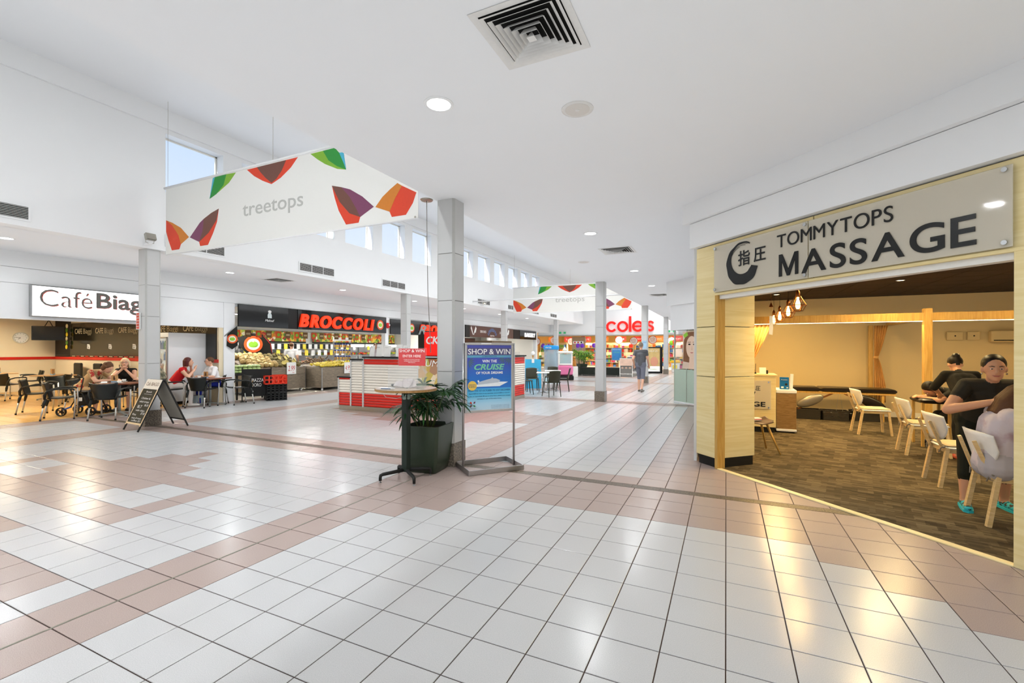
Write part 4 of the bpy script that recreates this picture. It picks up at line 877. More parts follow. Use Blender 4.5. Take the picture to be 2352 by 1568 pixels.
# ------------------------------------------------------------------ red and cream kiosk
kx0, kx1, ky0, ky1 = -8.84, -5.70, 8.60, 13.10
ki = thing('kiosk_counter', 'island kiosk counter clad in red and cream horizontal slats', 'kiosk', (kx0, ky0, 0))
m_kgrey = mat('kiosk_frame', '#c9c9c6', .4)
def slat_face(x0, x1, ztop, nred, name='slat', side=False):
    zb, zr = .115, .43; k = 0; z = zb; step = .0645
    while z + .03 < ztop:
        zz = min(z + step - .006, ztop); red = (z < zr) or (z > ztop - nred*step - .01)
        q = MB(); n = 7; pr = []
        for i in range(n): t = i/(n-1); pr.append((-.004 - .016*sin(pi*t)**.7, z + (zz - z)*t))
        vs = []
        for (yy, z2) in pr: vs += [(x0, yy, z2), (x1, yy, z2)]
        vs += [(x0, .003, z), (x1, .003, z), (x0, .003, zz), (x1, .003, zz)]
        b = 2*n; fs = [(2*i, 2*i+1, 2*i+3, 2*i+2) for i in range(n-1)] + [(b+1, b, b+2, b+3)] + [tuple([2*i for i in range(n)] + [b+2, b])[::-1], tuple([2*i+1 for i in range(n)] + [b+3, b+1])]
        fs += [(0, b, b+1, 1), (2*n-2, 2*n-1, b+3, b+2)]
        q.add(vs, fs)
        if side: q.v = [(kx1 - kx0 - y, x, zc) for (x, y, zc) in q.v]
        q.build(name, m_red if red else m_cream, ki, 'auto'); z += step
slat_face(.03, .40, .80, 1); slat_face(.44, .79, 1.235, 1); slat_face(.84, 3.10, 1.28, 2); slat_face(.04, 4.46, 1.28, 3, side=True)
q = MB(); q.box(.0, .004, .1, .42, .5, .80); q.box(.42, .004, .1, .82, .5, 1.235); q.box(.82, .004, .1, 3.136, .5, 1.29); q.box(2.6, .5, .1, 3.136, 4.5, 1.29); q.box(0, .5, .1, .5, 4.5, 1.0); q.box(.5, 4.0, .1, 2.6, 4.5, 1.0); q.build('carcass', m_kgrey, ki)
for x0, x1, z in ((-.01, .03, .81), (.395, .44, 1.25), (.79, .84, 1.30), (3.10, 3.16, 1.30)): q = MB(); q.bbox(x0, -.03, .1, x1, .03, z, .004); q.build('frame_post', m_kgrey, ki)
q = MB(); q.bbox(3.10, 4.46, .1, 3.16, 4.52, 1.30, .004); q.build('frame_post', m_kgrey, ki)
q = MB(); q.box(.02, -.01, 0, 3.15, .02, .112); q.build('kick_plate', m_steel, ki); q = MB(); q.box(3.12, .02, 0, 3.15, 4.49, .112); q.build('kick_plate', m_steel, ki)
for b in ((-.03, -.04, .80, .43, .5, .835), (.40, -.04, 1.24, .83, .5, 1.275), (.80, -.05, 1.30, 3.19, .55, 1.335), (2.55, .55, 1.30, 3.19, 4.55, 1.335)): q = MB(); q.bbox(*b, .006); q.build('worktop', m_blackm, ki)
q = MB(); q.box(.405, -.02, .835, .425, .5, 1.24); q.build('side_glass_edge', m_dgreen, ki)
# upright menus and leaflets on the kiosk
m_menu = mat('menu_card', '#e9e8e4', .5)
MEN = [(.98, 'menu card with a bowl picture at the left end of the kiosk top'), (1.20, 'cream menu card second from the left on the kiosk top'), (1.45, 'white leaflet holder third from the left on the kiosk top'), (1.80, 'white folded menu right of the entry box on the kiosk top'), (2.02, 'last white menu card on the kiosk top before the black fridge')]
for i, (x, nm) in enumerate(MEN):
    tt = thing('menu_card', nm, 'menu', (kx0 + x, ky0 + .12, 1.337), R(-8 + 7*i), 'upright menus on the kiosk'); q = MB(); q.obox((0, 0, .135 + .01*(i % 2)), (.16 + .01*(i % 3), .006, .27 + .02*(i % 2)), M.Rotation(R(-8), 3, 'X')); q.build('sheet', m_menu, tt); q = MB(); q.box(-.07, -.02, 0, .07, .06, .008); q.build('foot', m_pers, tt)
    text('MENU', 0, -.03, .21, .03, mat('menu_grey', '#9a9a96', .6), tt, w=.09, depth=.0008)
# drinks fridge with red header on the kiosk and YUM poster on its face
fr = thing('counter_fridge', 'black counter fridge with a red illuminated header on the kiosk', 'fridge', (-6.42, ky0 + .02, 1.337))
q = MB(); q.bbox(0, 0, 0, .18, .5, .60, .006); q.build('side_cabinet', m_black, fr); q = MB(); q.bbox(.18, .02, .0, .76, .5, .58, .006); q.build('body', m_black, fr)
q = MB(); q.bbox(.182, -.012, .03, .76, .018, .57, .004); q.build('header', mat('red_lightbox', '#e01408', .3, emit=.5), fr); text('CKS', .47, -.012, .30, .24, m_paper, fr, w=.46, depth=.004, bold=.004, shear=.2)
text('R', .13, .0, .52, .28, mat('script_grey', '#9fa6a5', .4), fr, w=.22, depth=.006, bold=.004, shear=.35)
yp = thing('yum_poster', 'white framed YUM wrap poster on the kiosk front beside the near column', 'poster', (-6.36, ky0 - .045, .55))
m_food = mat('food_print', '#8fae4c', .5); n_, l_, p_ = nodes(m_food); vo = n_.new('ShaderNodeTexVoronoi'); vo.inputs['Scale'].default_value = 5.5; rp = n_.new('ShaderNodeValToRGB'); tc = n_.new('ShaderNodeTexCoord'); l_.new(tc.outputs['Object'], vo.inputs['Vector']); l_.new(vo.outputs['Color'], rp.inputs[0]); l_.new(rp.outputs[0], p_.inputs['Base Color'])
rp.color_ramp.elements[0].color = lin('#5d9a3a'); rp.color_ramp.elements[1].color = lin('#f1e4c8')
for p0, c in ((.3, '#a6c159'), (.5, '#d9a45e'), (.65, '#efe2c4'), (.8, '#9a5a2e')): e = rp.color_ramp.elements.new(p0); e.color = lin(c)
q = MB(); q.box(0, 0, 0, .62, .012, .78); q.build('print', m_food, yp); q = MB()
for b in ((-.02, -.01, -.02, .64, .012, 0), (-.02, -.01, .78, .64, .012, .80), (-.02, -.01, 0, 0, .012, .78), (.62, -.01, 0, .64, .012, .78)): q.box(*b)
q.build('frame', m_white, yp); text('YUM', .31, 0, .58, .2, m_paper, yp, w=.5, depth=.002, shear=.2)
bx = thing('kiosk_cabinet', 'brown overhead cabinet at the far right end of the kiosk', 'cabinet', (-6.45, 11.3, 1.337)); q = MB(); q.bbox(0, 0, 0, .55, 1.3, .42, .008); q.build('body', mat('brown_laminate', '#55442c', .5), bx); q = MB(); q.box(.55, .1, .03, .554, 1.2, .39); q.build('door', mat('brown_laminate2', '#5d4b31', .5), bx)
# ------------------------------------------------------------------ cafe on the left
m_cwall = mat('cafe_wall', '#e2d3b4', .7, noise=.02, scale=2); m_ctile = speckle('cafe_floor_tile', '#c39550', '#d2a661', .3, 90, var=.08)
q = MB(); q.box(-22.6, -1.3, -.12, -13.0, 8.3, -.004); cf = struct(q.build('floor', m_grout))
q = MB(); tile_mb(q, 0, 0); ctm = q.mesh('tile', m_ctile); cr = MB(); cells = []
x = -13.003
while x > -22.5:
    y = 8.1
    while y > -1.2: cells.append((x - T, y - T)); y -= T
    x -= T
cells.sort(key=lambda c: (c[0] + 0)**2 + c[1]**2 - (1000 if (0 < c[1] < 7.5 and c[0] > -18) else 0))
for i, (x, y) in enumerate(cells):
    if i < 140: link('tile', ctm, cf, (x, y, 0))
    else: tile_mb(cr, x, y)
o = cr.build('tile', m_ctile, cf); o['kind'] = 'stuff'
q = MB(); q.box(-22.65, -1.3, 0, -22.5, 8.3, 2.7); struct(q.build('wall_back', m_cwall))
q = MB(); q.box(-22.5, 8.2, 0, -12.97, 8.32, 2.7); pw = struct(q.build('wall_right', m_cwall))
q = MB(); q.box(-22.5, -1.3, 0, -12.97, -1.18, 2.7); struct(q.build('wall_left', m_cwall))
q = MB(); q.box(-22.5, -1.2, 2.6, -13.1, 8.2, 2.7); struct(q.build('ceiling', m_cwall))
m_rail = mat('red_rail', '#c72415', .45)
q = MB(); q.box(-22.5, -1.2, 1.12, -22.48, 8.18, 1.215); struct(q.build('trim_2', m_rail))
q = MB(); q.box(-22.48, 8.17, 1.12, -12.98, 8.2, 1.215); struct(q.build('trim_3', m_rail))
m_panel = mat('dark_menu_panel', '#1c1a12', .12, noise=.35, scale=2.2, spec=.6)
mp_ = thing('menu_wall_panel', 'long glossy dark wall panel printed CAFE Biaggi above the red rail', 'wall panel', (-21.35, 8.2, 1.215))
q = MB(); q.bbox(0, -.03, .0, 8.3, -.002, 1.20, .004); q.build('panel', m_panel, mp_)
m_gold = mat('panel_gold', '#b5a98a', .5)
for k, x in enumerate((.9, 2.3, 3.75, 5.9, 7.3)):
    text('CAFE', x - .3, -.03, .82, .26, m_gold, mp_, w=.50, depth=.002); text('Biaggi', x + .32, -.03, .82, .26, mat('panel_gold2', '#8d836a', .5), mp_, w=.56, depth=.002)
    q = MB(); q.prism([(x+.3, .30), (x+.48, .28), (x+.5, .36), (x+.46, .44), (x+.31, .45)], -.034, -.03); q.build('printed_cup', m_paper, mp_)
    text('PIAZZA', x + .39, -.034, .375, .05, m_ink, mp_, w=.13, depth=.001); text('DORO', x + .39, -.034, .315, .05, m_ink, mp_, w=.11, depth=.001)
for k in range(26): q = MB(); q.box(.15 + k*.31, -.034, .02, .36 + k*.31, -.03, .045); q.build('ribbon', m_rail if k % 2 else m_gold, mp_)
bw = thing('black_wall_panel', 'matt black upright panel in the cafe corner behind the television', 'wall panel', (-22.46, 8.2, 1.215)); q = MB(); q.bbox(0, -.028, 0, 1.1, -.002, 1.36, .004); q.build('panel', m_blackm, bw); q = MB(); q.box(.06, -.03, .05, 1.04, -.028, .07); q.build('inlay', m_black, bw)
hg = thing('hanging_snacks', 'string of yellow snack packets hanging at the edge of the black panel', 'snacks', (-21.42, 8.1, 1.45))
for k in range(6): q = MB(); q.ball((.02*(k % 2), 0, .12 + k*.15), (.06, .03, .08), 8, 6); q.build('packet', mat('snack_%d' % (k % 3), ('#d7c02b', '#5c8a2b', '#e2d5a6')[k % 3], .4), hg, True)
tv = thing('television', 'black flat television hanging from the ceiling in the cafe corner', 'television', (-21.6, 7.68, 1.80), R(62))
q = MB(); q.bbox(-.42, -.03, 0, .42, .03, .50, .008); q.build('screen_case', m_blackm, tv); q = MB(); q.box(-.40, -.033, .02, .40, -.03, .48); q.build('screen', m_black, tv); q = MB(); q.tube([(-.12, .03, .45), (0, .06, .72), (0, .06, .80)], .012, 8); q.tube([(.12, .03, .45), (0, .06, .72)], .012, 8); q.build('bracket', m_blackm, tv)
ck = thing('wall_clock', 'round white wall clock showing about a quarter to eight on the cafe back wall', 'clock', (-22.5, 7.265, 1.89), R(90))
q = MB(); n = 32; prf = [(.17, 0), (.20, 0), (.20, -.045), (.185, -.05), (.17, -.03)]
vs = [(r*cos(2*pi*i/n), y, r*sin(2*pi*i/n)) for r, y in prf for i in range(n)]; q.add(vs, [(j*n+i, j*n+(i+1)%n, ((j+1)%5)*n+(i+1)%n, ((j+1)%5)*n+i) for j in range(5) for i in range(n)]); q.build('rim', mat('clock_rim', '#d5d2c6', .4), ck, True)
q = MB(); q.cyl((0, -.012, 0), (0, -.004, 0), .175, n=32); q.build('dial', m_paper, ck)
for k in range(12): a = 2*pi*k/12; q = MB(); q.bar((.135*sin(a), -.013, .135*cos(a)), (.158*sin(a), -.013, .158*cos(a)), .008, .003, (0, 1, 0)); q.build('hour_mark', m_blackm, ck)
for nm, a, L in (('hour_hand', R(232), .085), ('minute_hand', R(275), .13)): q = MB(); q.bar((0, -.016, 0), (L*sin(a), -.016, L*cos(a)), .010, .003, (0, 1, 0)); q.build(nm, m_blackm, ck)
ls = thing('light_box_sign', 'glowing white light box sign reading Cafe Biaggi over the cafe opening', 'sign', (-12.95, 4.30, 2.16), R(90))
q = MB(); q.bbox(0, -.10, .02, 2.36, -.001, .665, .006); q.build('case', m_alu, ls); q = MB(); q.box(.02, -.104, .035, 2.34, -.10, .65); q.build('face', mat('lightbox_white', '#ffffff', .4, emit=1.15), ls)
m_sgrey = mat('sign_grey', '#6d6a64', .5); m_sred = mat('sign_red', '#c0432c', .5)
for dx, dz, m, dd in ((.012, -.010, m_sred, .0008), (0, 0, m_sgrey, .0016)):
    text('Café', .13 + dx, -.104, .25 + dz, .36, m, ls, align='LEFT', w=.86, h=.35, depth=dd, bold=-.006); text('Biaggi', 1.07 + dx, -.104, .165 + dz, .36, m, ls, align='LEFT', w=1.22, h=.45, depth=dd, bold=.006)
fg = thing('drinks_fridge', 'tall white upright drinks fridge with lit shelves in the cafe', 'fridge', (-14.3, 7.2, 0))
q = MB(); q.box(.74, 0, .08, .78, 1.0, 1.95); q.build('side_wall', m_white, fg); q = MB(); q.box(0, 0, .08, .04, 1.0, 1.95); q.box(.04, .96, .08, .74, 1.0, 1.95); q.box(.04, 0, 1.82, .74, .96, 1.95); q.box(.04, 0, .08, .74, .96, .22); q.build('cabinet', m_white, fg)
q = MB(); q.box(.03, -.03, .22, .75, -.005, .25); q.box(.03, -.03, 1.80, .75, -.005, 1.83); q.box(.03, -.03, .22, .07, -.005, 1.83); q.box(.71, -.03, .22, .75, -.005, 1.83); q.build('door_frame', m_alu, fg); q = MB(); q.box(.07, -.02, .25, .71, -.014, 1.80); q.build('door_glass', m_pers, fg)
q = MB(); q.box(.66, .01, .25, .70, .03, 1.80); q.build('light_tube', mat('fridge_tube', '#f5fff8', .4, emit=6), fg); q = MB(); q.box(.05, .05, 0, .73, .9, .08); q.build('plinth', m_blackm, fg)
add_area('fridge_light', (-13.75, 7.3, 1.1), .1, 8, (.95, 1, .96), (R(90), 0, R(20)), shape='RECTANGLE', sy=1.4)
BC = ['#2d6a3a', '#b5402a', '#d9a02c', '#6f3a1e', '#d8d2c2', '#3b5f8a']
bott = {}
for r, z in enumerate((.24, .56, .88, 1.20, 1.50)):
    q = MB(); q.box(.05, .06, z - .015, .73, .9, z); q.build('shelf', m_paper, fg)
    for i in range(6):
        c = BC[(r + i // 2) % 6]
        if c not in bott:
            q = MB(); q.lathe([(.03, 0), (.034, .01), (.034, .15), (.014, .20), (.013, .235)], n=10); b0 = tag(q.build('drink_bottle', mat('drink_' + c[1:], c, .2), None, True), 'x', 'bottle', 'drinks in the cafe fridge'); q = MB(); q.lathe([(.015, .233), (.015, .25)], n=8); q.build('cap', m_paper, b0); bott[c] = b0; o = b0
        else: o = dup(bott[c], (0, 0, 0))
        o.location = (-14.3 + .10 + i*.105, 7.26, z + .001); o['label'] = '%s drink bottle, %s from the left on the %s fridge shelf' % ({'#2d6a3a': 'green', '#b5402a': 'red', '#d9a02c': 'yellow', '#6f3a1e': 'brown', '#d8d2c2': 'white', '#3b5f8a': 'blue'}[c], ORD[i] if i else 'first', ('lowest', 'second', 'third', 'fourth', 'top')[r])
# black plastic armchairs with aluminium legs
m_cplas = mat('chair_black_plastic', '#0f1412', .38); m_leg = mat('chair_alu_leg', '#c5c4bf', .35, .7)
def arm_chair(x, y, fx, fy, label, first=[None]):
    rz = atan2(fy, fx)
    if first[0] is not None: return dup(first[0], (x, y, 0), rz, label)
    t = thing('cafe_armchair', label, 'chair', (x, y, 0), rz, 'black plastic cafe armchairs'); first[0] = t
    def sheet(fn, nu, nv, th, name):
        q = MB(); vs = [fn(i/nu, j/nv) for j in range(nv+1) for i in range(nu+1)]
        q.add(vs, [(j*(nu+1)+i, j*(nu+1)+i+1, (j+1)*(nu+1)+i+1, (j+1)*(nu+1)+i) for j in range(nv) for i in range(nu)])
        me = solid(name, q.mesh('s', []), [('SOLIDIFY', {'thickness': th})]); me.materials.append(m_cplas); return link(name, me, t)
    sheet(lambda u, v: (-.20 + .42*v, (u-.5)*.46*(1 - .10*(1-v)), .44 + .02*(2*u-1)**2 - .015*sin(pi*v) + .012*v), 8, 8, .018, 'seat')
    def back(u, v):
        yy = (u-.5)*2; z = .43 + (.37 - .03*(1 - yy*yy))*v + 0; x = -.215 - .09*v + .075*yy*yy; return (x, yy*(.20 + .055*v), z)
    sheet(back, 12, 8, .012, 'backrest')
    for s in (-1, 1):
        q = MB(); q.tube([(-.24, s*.225, .45), (-.235, s*.252, .54), (-.20, s*.27, .62), (-.08, s*.282, .655), (.08, s*.285, .662), (.20, s*.283, .65), (.225, s*.28, .62)], [.022, .026, .02, .018, .018, .019, .016], 8); q.build('arm', m_cplas, t, True)
        q = MB(); q.tube([(-.22, s*.215, .46), (-.245, s*.225, .36), (-.262, s*.232, .27)], [.022, .028, .018], 8); q.build('leg_socket', m_cplas, t, True)
        for nm, P in (('front_leg', [(.222, s*.278, .635), (.235, s*.272, .4), (.215, s*.255, .02)]), ('rear_leg', [(-.255, s*.23, .30), (-.30, s*.245, .02)])):
            q = MB(); q.tube(P, .0145, 10); lg = q.build(nm, m_leg, t, True); e = P[-1]; q = MB(); q.lathe([(.015, 0), (.018, .004), (.018, .035)], (e[0], e[1], 0), 10); q.build('foot_tip', m_blackm, lg)
    return t
CH = [(-12.11, 5.30, -.65, .76, 'black armchair with its back to us at the near cafe table by the chalkboard'),
 (-13.06, 4.86, .44, .9, 'black armchair seen from the side, left of the patterned-shirt person'),
 (-14.75, 5.05, .5, .85, 'black armchair just behind the side-on chair at the near cafe table'),
 (-19.15, 5.95, -.35, .93, 'black armchair with its back to us by the left pale cafe table'), (-19.6, 5.1, -.1, 1, 'black armchair cut by the left picture edge'),
 (-12.72, 6.35, -.9, -.45, 'black armchair of the plaid-shirt man next to the column'),
 (-13.12, 7.12, .55, .83, 'black armchair under the woman in red'), (-12.40, 7.42, -.41, .91, 'black armchair with its back to us at the table of the two women'),
 (-12.15, 8.22, -.2, -.98, 'black armchair in side view beside the black cafe barrier'), (-12.95, 8.02, -.2, -.97, 'black armchair under the woman in the white shirt'),
 (-17.2, 6.3, -.6, -.8, 'black armchair at the right side of the pale cafe table'), (-16.1, 6.0, .9, .3, 'black armchair in the middle of the cafe floor'),
 (-13.75, 6.38, .6, -.8, 'black armchair under the blonde woman'), (-13.95, 5.62, .75, .65, 'black armchair under the patterned-shirt person'),
 (-20.6, 6.9, -.2, -1, 'black armchair near the back wall under the clock'), (-21.3, 5.3, .3, 1, 'black armchair at the far left cafe table near the back wall')]
for c in CH: arm_chair(*c)
m_pad = mat('black_upholstery', '#15130f', .55)
for i, x in enumerate((-20.3, -19.0, -17.4, -15.9)):
    lab = '%s high-backed black cafe chair along the menu panel wall' % ['leftmost', 'second', 'third', 'rightmost'][i]
    if i == 0:
        hc = thing('padded_chair', lab, 'chair', (x, 7.75, 0), R(-90), 'padded chairs along the cafe wall')
        q = MB(); q.bbox(-.22, -.23, .42, .23, .23, .50, .02); q.build('seat', m_pad, hc); q = MB(); q.bbox(-.27, -.25, .50, -.20, .25, 1.02, .025); q.build('backrest', m_pad, hc)
        for sx in (-1, 1):
            for sy in (-1, 1): q = MB(); q.bbox(sx*.2-.02, sy*.2-.02, 0, sx*.2+.02, sy*.2+.02, .42, .003); q.build('leg', m_blackm, hc)
    else: dup(hc, (x, 7.75, 0), R(-90), lab)
# cafe tables
m_ttop = mat('red_brown_tabletop', '#6e3a24', .3); m_ttop2 = mat('pale_tabletop', '#c69d6b', .35); m_tbase = mat('grey_table_base', '#8a8d88', .45, .3)
def cafe_table(x, y, rz, sx, sy, m, label):
    t = thing('cafe_table', label, 'table', (x, y, 0), rz, 'cafe tables')
    q = MB(); q.bbox(-sx, -sy, .705, sx, sy, .735, .008); q.build('top', m, t); q = MB(); q.cyl((0, 0, .04), (0, 0, .705), .03, n=12); q.build('pedestal', m_tbase, t, True)
    for k in range(4):
        a = R(45 + 90*k); q = MB(); q.bar((0, 0, .07), (.36*cos(a), .36*sin(a), .025), .05, .022); f = q.build('foot', m_tbase, t); q = MB(); q.cyl((.35*cos(a), .35*sin(a), 0), (.35*cos(a), .35*sin(a), .018), .022, n=8); q.build('glide', m_blackm, f)
    return t
TB = [(-12.66, 5.72, R(40), .36, .36, m_ttop, 'red-brown cafe table of the blonde woman near the chalkboard'), (-12.58, 7.72, R(12), .36, .36, m_ttop, 'red-brown cafe table shared by the two women beside the pier'),
      (-18.1, 6.55, R(10), .40, .36, m_ttop2, 'pale wooden cafe table on the left of the cafe'), (-20.9, 6.2, R(5), .40, .36, m_ttop2, 'pale wooden cafe table at the far left under the clock')]
for a in TB: cafe_table(*a)
# table talkers, cups, napkins
def talker(x, y, z, rz, label, first=[None]):
    if first[0]: return dup(first[0], (x, y, z), rz, label)
    t = thing('menu_holder', label, 'menu holder', (x, y, z), rz, 'brown coffee cards on the cafe tables'); first[0] = t
    q = MB(); q.box(-.06, -.025, 0, .06, .025, .035); q.build('base', mat('card_blue', '#8fa9bf', .5), t); q = MB(); q.box(-.06, -.012, .035, .06, .012, .17); q.build('card', mat('kraft_card', '#b98b57', .6), t); q = MB(); q.prism([(-.015, .06), (.02, .06), (.024, .09), (.01, .12), (.008, .15), (-.012, .15), (-.02, .09)], -.015, -.012); q.build('cup_print', mat('coffee_print', '#4a2a18', .5), t)
for x, y, rz, nm in ((-12.60, 7.62, .2, 'brown coffee card on the table of the two women'), (-12.82, 5.70, .6, 'brown coffee card on the blonde woman table'), (-18.3, 6.6, .3, 'brown coffee card on the pale cafe table'), (-20.9, 6.25, .3, 'brown coffee card on the far left cafe table'), (-17.9, 6.45, -.6, 'second brown coffee card on the pale cafe table')): talker(x, y, .736, rz, nm)
def cup(x, y, z, label, first=[None]):
    if first[0]: return dup(first[0], (x, y, z), 0, label)
    t = thing('coffee_cup', label, 'cup', (x, y, z), 0, 'white coffee cups'); first[0] = t
    q = MB(); q.lathe([(.024, .008), (.035, .02), (.043, .06), (.040, .06), (.033, .022), (.001, .014)], n=18); q.build('bowl', m_lam, t, True); q = MB(); q.lathe([(.025, 0), (.07, .010), (.068, .013), (.02, .006)], n=18); q.build('saucer', m_lam, t, True); q = MB(); q.tube([(.042, 0, .05), (.062, 0, .045), (.060, 0, .025), (.037, 0, .024)], .004, 6); q.build('handle', m_lam, t, True)
for x, y, nm in ((-12.72, 7.52, 'white coffee cup in front of the woman in red'), (-12.44, 5.62, 'white coffee cup at the middle of the blonde woman table'), (-12.90, 5.92, 'white coffee cup in front of the blonde woman')): cup(x, y, .736, nm)
for x, y, a, nm in ((-12.42, 7.86, 20, 'white napkin on the table of the two women'), (-12.86, 5.52, -30, 'folded white paper in front of the patterned-shirt person')):
    t = thing('napkin', nm, 'napkin', (x, y, .736), R(a)); q = MB(); q.bbox(-.08, -.06, 0, .08, .06, .012, .004); q.build('paper', m_paper, t); q = MB(); q.obox((.0, .0, .02), (.14, .10, .004), M.Rotation(R(6), 3, 'Y')); q.build('fold', m_paper, t)
# walker, bucket, box under the tables, notice on the column
wk = thing('rollator_walker', 'black wheeled walker with blue tubes standing by the patterned-shirt person', 'walker', (-13.42, 5.38, 0), R(35))
def wheel(par, x, y, r, w=.035):
    q = MB(); n = 24; vs = []
    for rr, ww in ((r, .6), (r, -.6), (r*.78, -.5), (r*.78, .5)):
        for i in range(n): vs.append((x + rr*cos(2*pi*i/n), y + ww*w, r + rr*sin(2*pi*i/n)))
    q.add(vs, [(j*n+i, j*n+(i+1)%n, ((j+1)%4)*n+(i+1)%n, ((j+1)%4)*n+i) for j in range(4) for i in range(n)]); wh = q.build('wheel', m_blackm, par, True)
    q = MB()
    for i in range(5): a = 2*pi*i/5; q.bar((x, y, r), (x + r*.8*cos(a), y, r + r*.8*sin(a)), .012, .02, (0, 1, 0))
    q.cyl((x, y-.02, r), (x, y+.02, r), .025, n=10); q.build('spokes', m_blackm, wh)
for x in (-.28, .30):
    for y in (-.25, .25): wheel(wk, x, y, .10)
m_bl = mat('blue_tube', '#2f62c4', .3)
for y in (-.25, .25): q = MB(); q.tube([(-.28, y, .12), (-.1, y, .20), (.1, y, .55), (.16, y, .85), (.05, y, .92)], .013, 8); q.build('frame_tube', m_blackm, wk, True); q = MB(); q.tube([(.3, y, .12), (.12, y, .52)], .013, 8); q.build('frame_tube', m_blackm, wk, True); q = MB(); q.cyl((-.24, y, .145), (-.08, y, .21), .017, n=10); q.build('blue_sleeve', m_bl, wk, True)
q = MB(); q.bbox(-.1, -.24, .52, .2, .24, .55, .01); q.build('seat', m_blackm, wk); q = MB(); q.bbox(-.02, -.2, .22, .2, .2, .5, .03); q.build('bag', m_pad, wk); q = MB(); q.box(.02, -.204, .33, .1, -.20, .41); q.build('tag_label', m_paper, wk)
bk2 = thing('metal_bucket', 'pale blue bucket under the table of the two women', 'bucket', (-12.95, 7.62, 0)); q = MB(); q.lathe([(.12, 0), (.16, .26), (.165, .27), (.155, .27), (.115, .012), (.001, .01)], n=24); q.build('pail', mat('bucket_blue', '#b4c6cc', .4), bk2, 'auto'); q = MB(); q.lathe([(.163, .262), (.17, .268), (.163, .276)], n=24); q.build('rim', m_alu, bk2)
nt_ = thing('column_notice', 'small red printed notice on the cafe column', 'notice', (-10.53, 5.03, 1.9)); q = MB(); q.box(0, 0, 0, .12, .025, .33); q.build('plate', m_paper, nt_); q = MB(); q.box(.01, -.001, .01, .11, 0, .32); q.build('print', mat('notice_red', '#c4523f', .6), nt_)
for k in range(5): text('NO SMOKING PLEASE', .06, -.001, .27 - .055*k, .02, m_paper, nt_, w=.08, depth=.0006)
for i, (x, y) in enumerate(((-15, 2.5), (-15, 6), (-19, 3), (-20.5, 6.3))):
    downlight(x, y, 2.6, '%s warm panel light in the cafe ceiling, hidden behind the fascia' % (['first'] + ORD[1:])[i], 75, (1, .88, .66), .30, 'cafe ceiling downlights', m_lampw)
# ------------------------------------------------------------------ fruit shop (left), black sign band and red letters
m_bglass = mat('black_sign_glass', '#0a0b0b', .06, noise=.05, spec=.7); m_lred = mat('sign_letter_red', '#ff3a17', .35, emit=.75); m_org = mat('logo_orange', '#dc5a26', .5); m_app = mat('apple_green', '#8cc63c', .5)
def logo(par, x, z, y, r, m_ring=m_org):
    q = MB(); q.cyl((x, y-.012, z), (x, y, z), r, n=28); d = q.build('logo_disc', m_ring, par)
    q = MB(); q.cyl((x, y-.014, z), (x, y-.012, z), r*.70, n=28); q.build('logo_ring', mat('logo_cream', '#ece5d2', .5), par)
    q = MB(); pts = []
    for i in range(26):
        t = 2*pi*i/26; rr = r*.46*(1 - .18*abs(sin(t/2 + pi/4 - pi/2))**8) * (1 + .12*cos(2*t)); pts.append((x + rr*cos(t), z - r*.05 + rr*sin(t) - (r*.12*math.exp(-((t - pi/2)/.25)**2))))
    q.prism(pts, y-.017, y-.014); q.prism([(x, z + r*.32), (x + r*.22, z + r*.5), (x + r*.1, z + r*.3)], y-.017, y-.014); q.build('apple', m_app, par)
s1 = thing('fruit_shop_sign', 'long black sign with big red BROCCOLI letters over the fruit shop', 'sign', (-12.93, 8.66, 2.17), R(90))
for x0, x1 in ((.05, 1.72), (2.09, 6.45)): q = MB(); q.bbox(x0, -.06, 0, x1, 0, .655, .004); q.build('sign_panel', m_bglass, s1)
q = MB(); q.bbox(1.72, -.035, 0, 2.09, 0, .655, .004); q.build('sign_panel', m_blackm, s1)
letters('BROCCOLI', 2.12, -.062, .10, .58, m_lred, s1, 3.55, depth=.035, bold=.022, shear=.22, gap=.10)
logo(s1, 6.07, .33, -.06, .20)
q = MB(); q.prism([(.98, .30), (1.12, .30), (1.12, .40), (1.09, .46), (1.01, .46), (.98, .40)], -.064, -.06); q.build('heritage_badge', mat('badge_white', '#d7e2e2', .5), s1); text('Malouf', 1.05, -.061, .19, .10, m_paper, s1, w=.32, depth=.003, shear=.3); q = MB(); q.ball((1.05, -.063, .50), (.06, .004, .045), 10, 6); q.build('badge_crown', m_paper, s1)
s2 = thing('fruit_shop_sign', 'second black sign with red BROCCOLI letters right of the red alarm bell', 'sign', (-12.93, 15.36, 2.15), R(90))
q = MB(); q.bbox(.02, -.06, 0, 5.9, 0, .64, .004); q.build('sign_panel', m_bglass, s2); letters('BROCCOLI', 2.05, -.062, .10, .56, m_lred, s2, 3.5, depth=.035, bold=.022, shear=.22, gap=.10); logo(s2, 1.45, .31, -.06, .20)
t = thing('alarm_bell', 'round red fire alarm bell on the pier between the fruit shop signs', 'alarm bell', (-12.94, 15.23, 2.5), R(90)); q = MB(); q.ball((0, -.045, 0), (.12, .06, .12), 18, 10); q.build('gong', mat('alarm_red', '#c8161a', .3), t, True); q = MB(); q.cyl((.03, -.12, .02), (.03, -.10, .02), .035, n=14); q.build('strobe', m_paper, t)
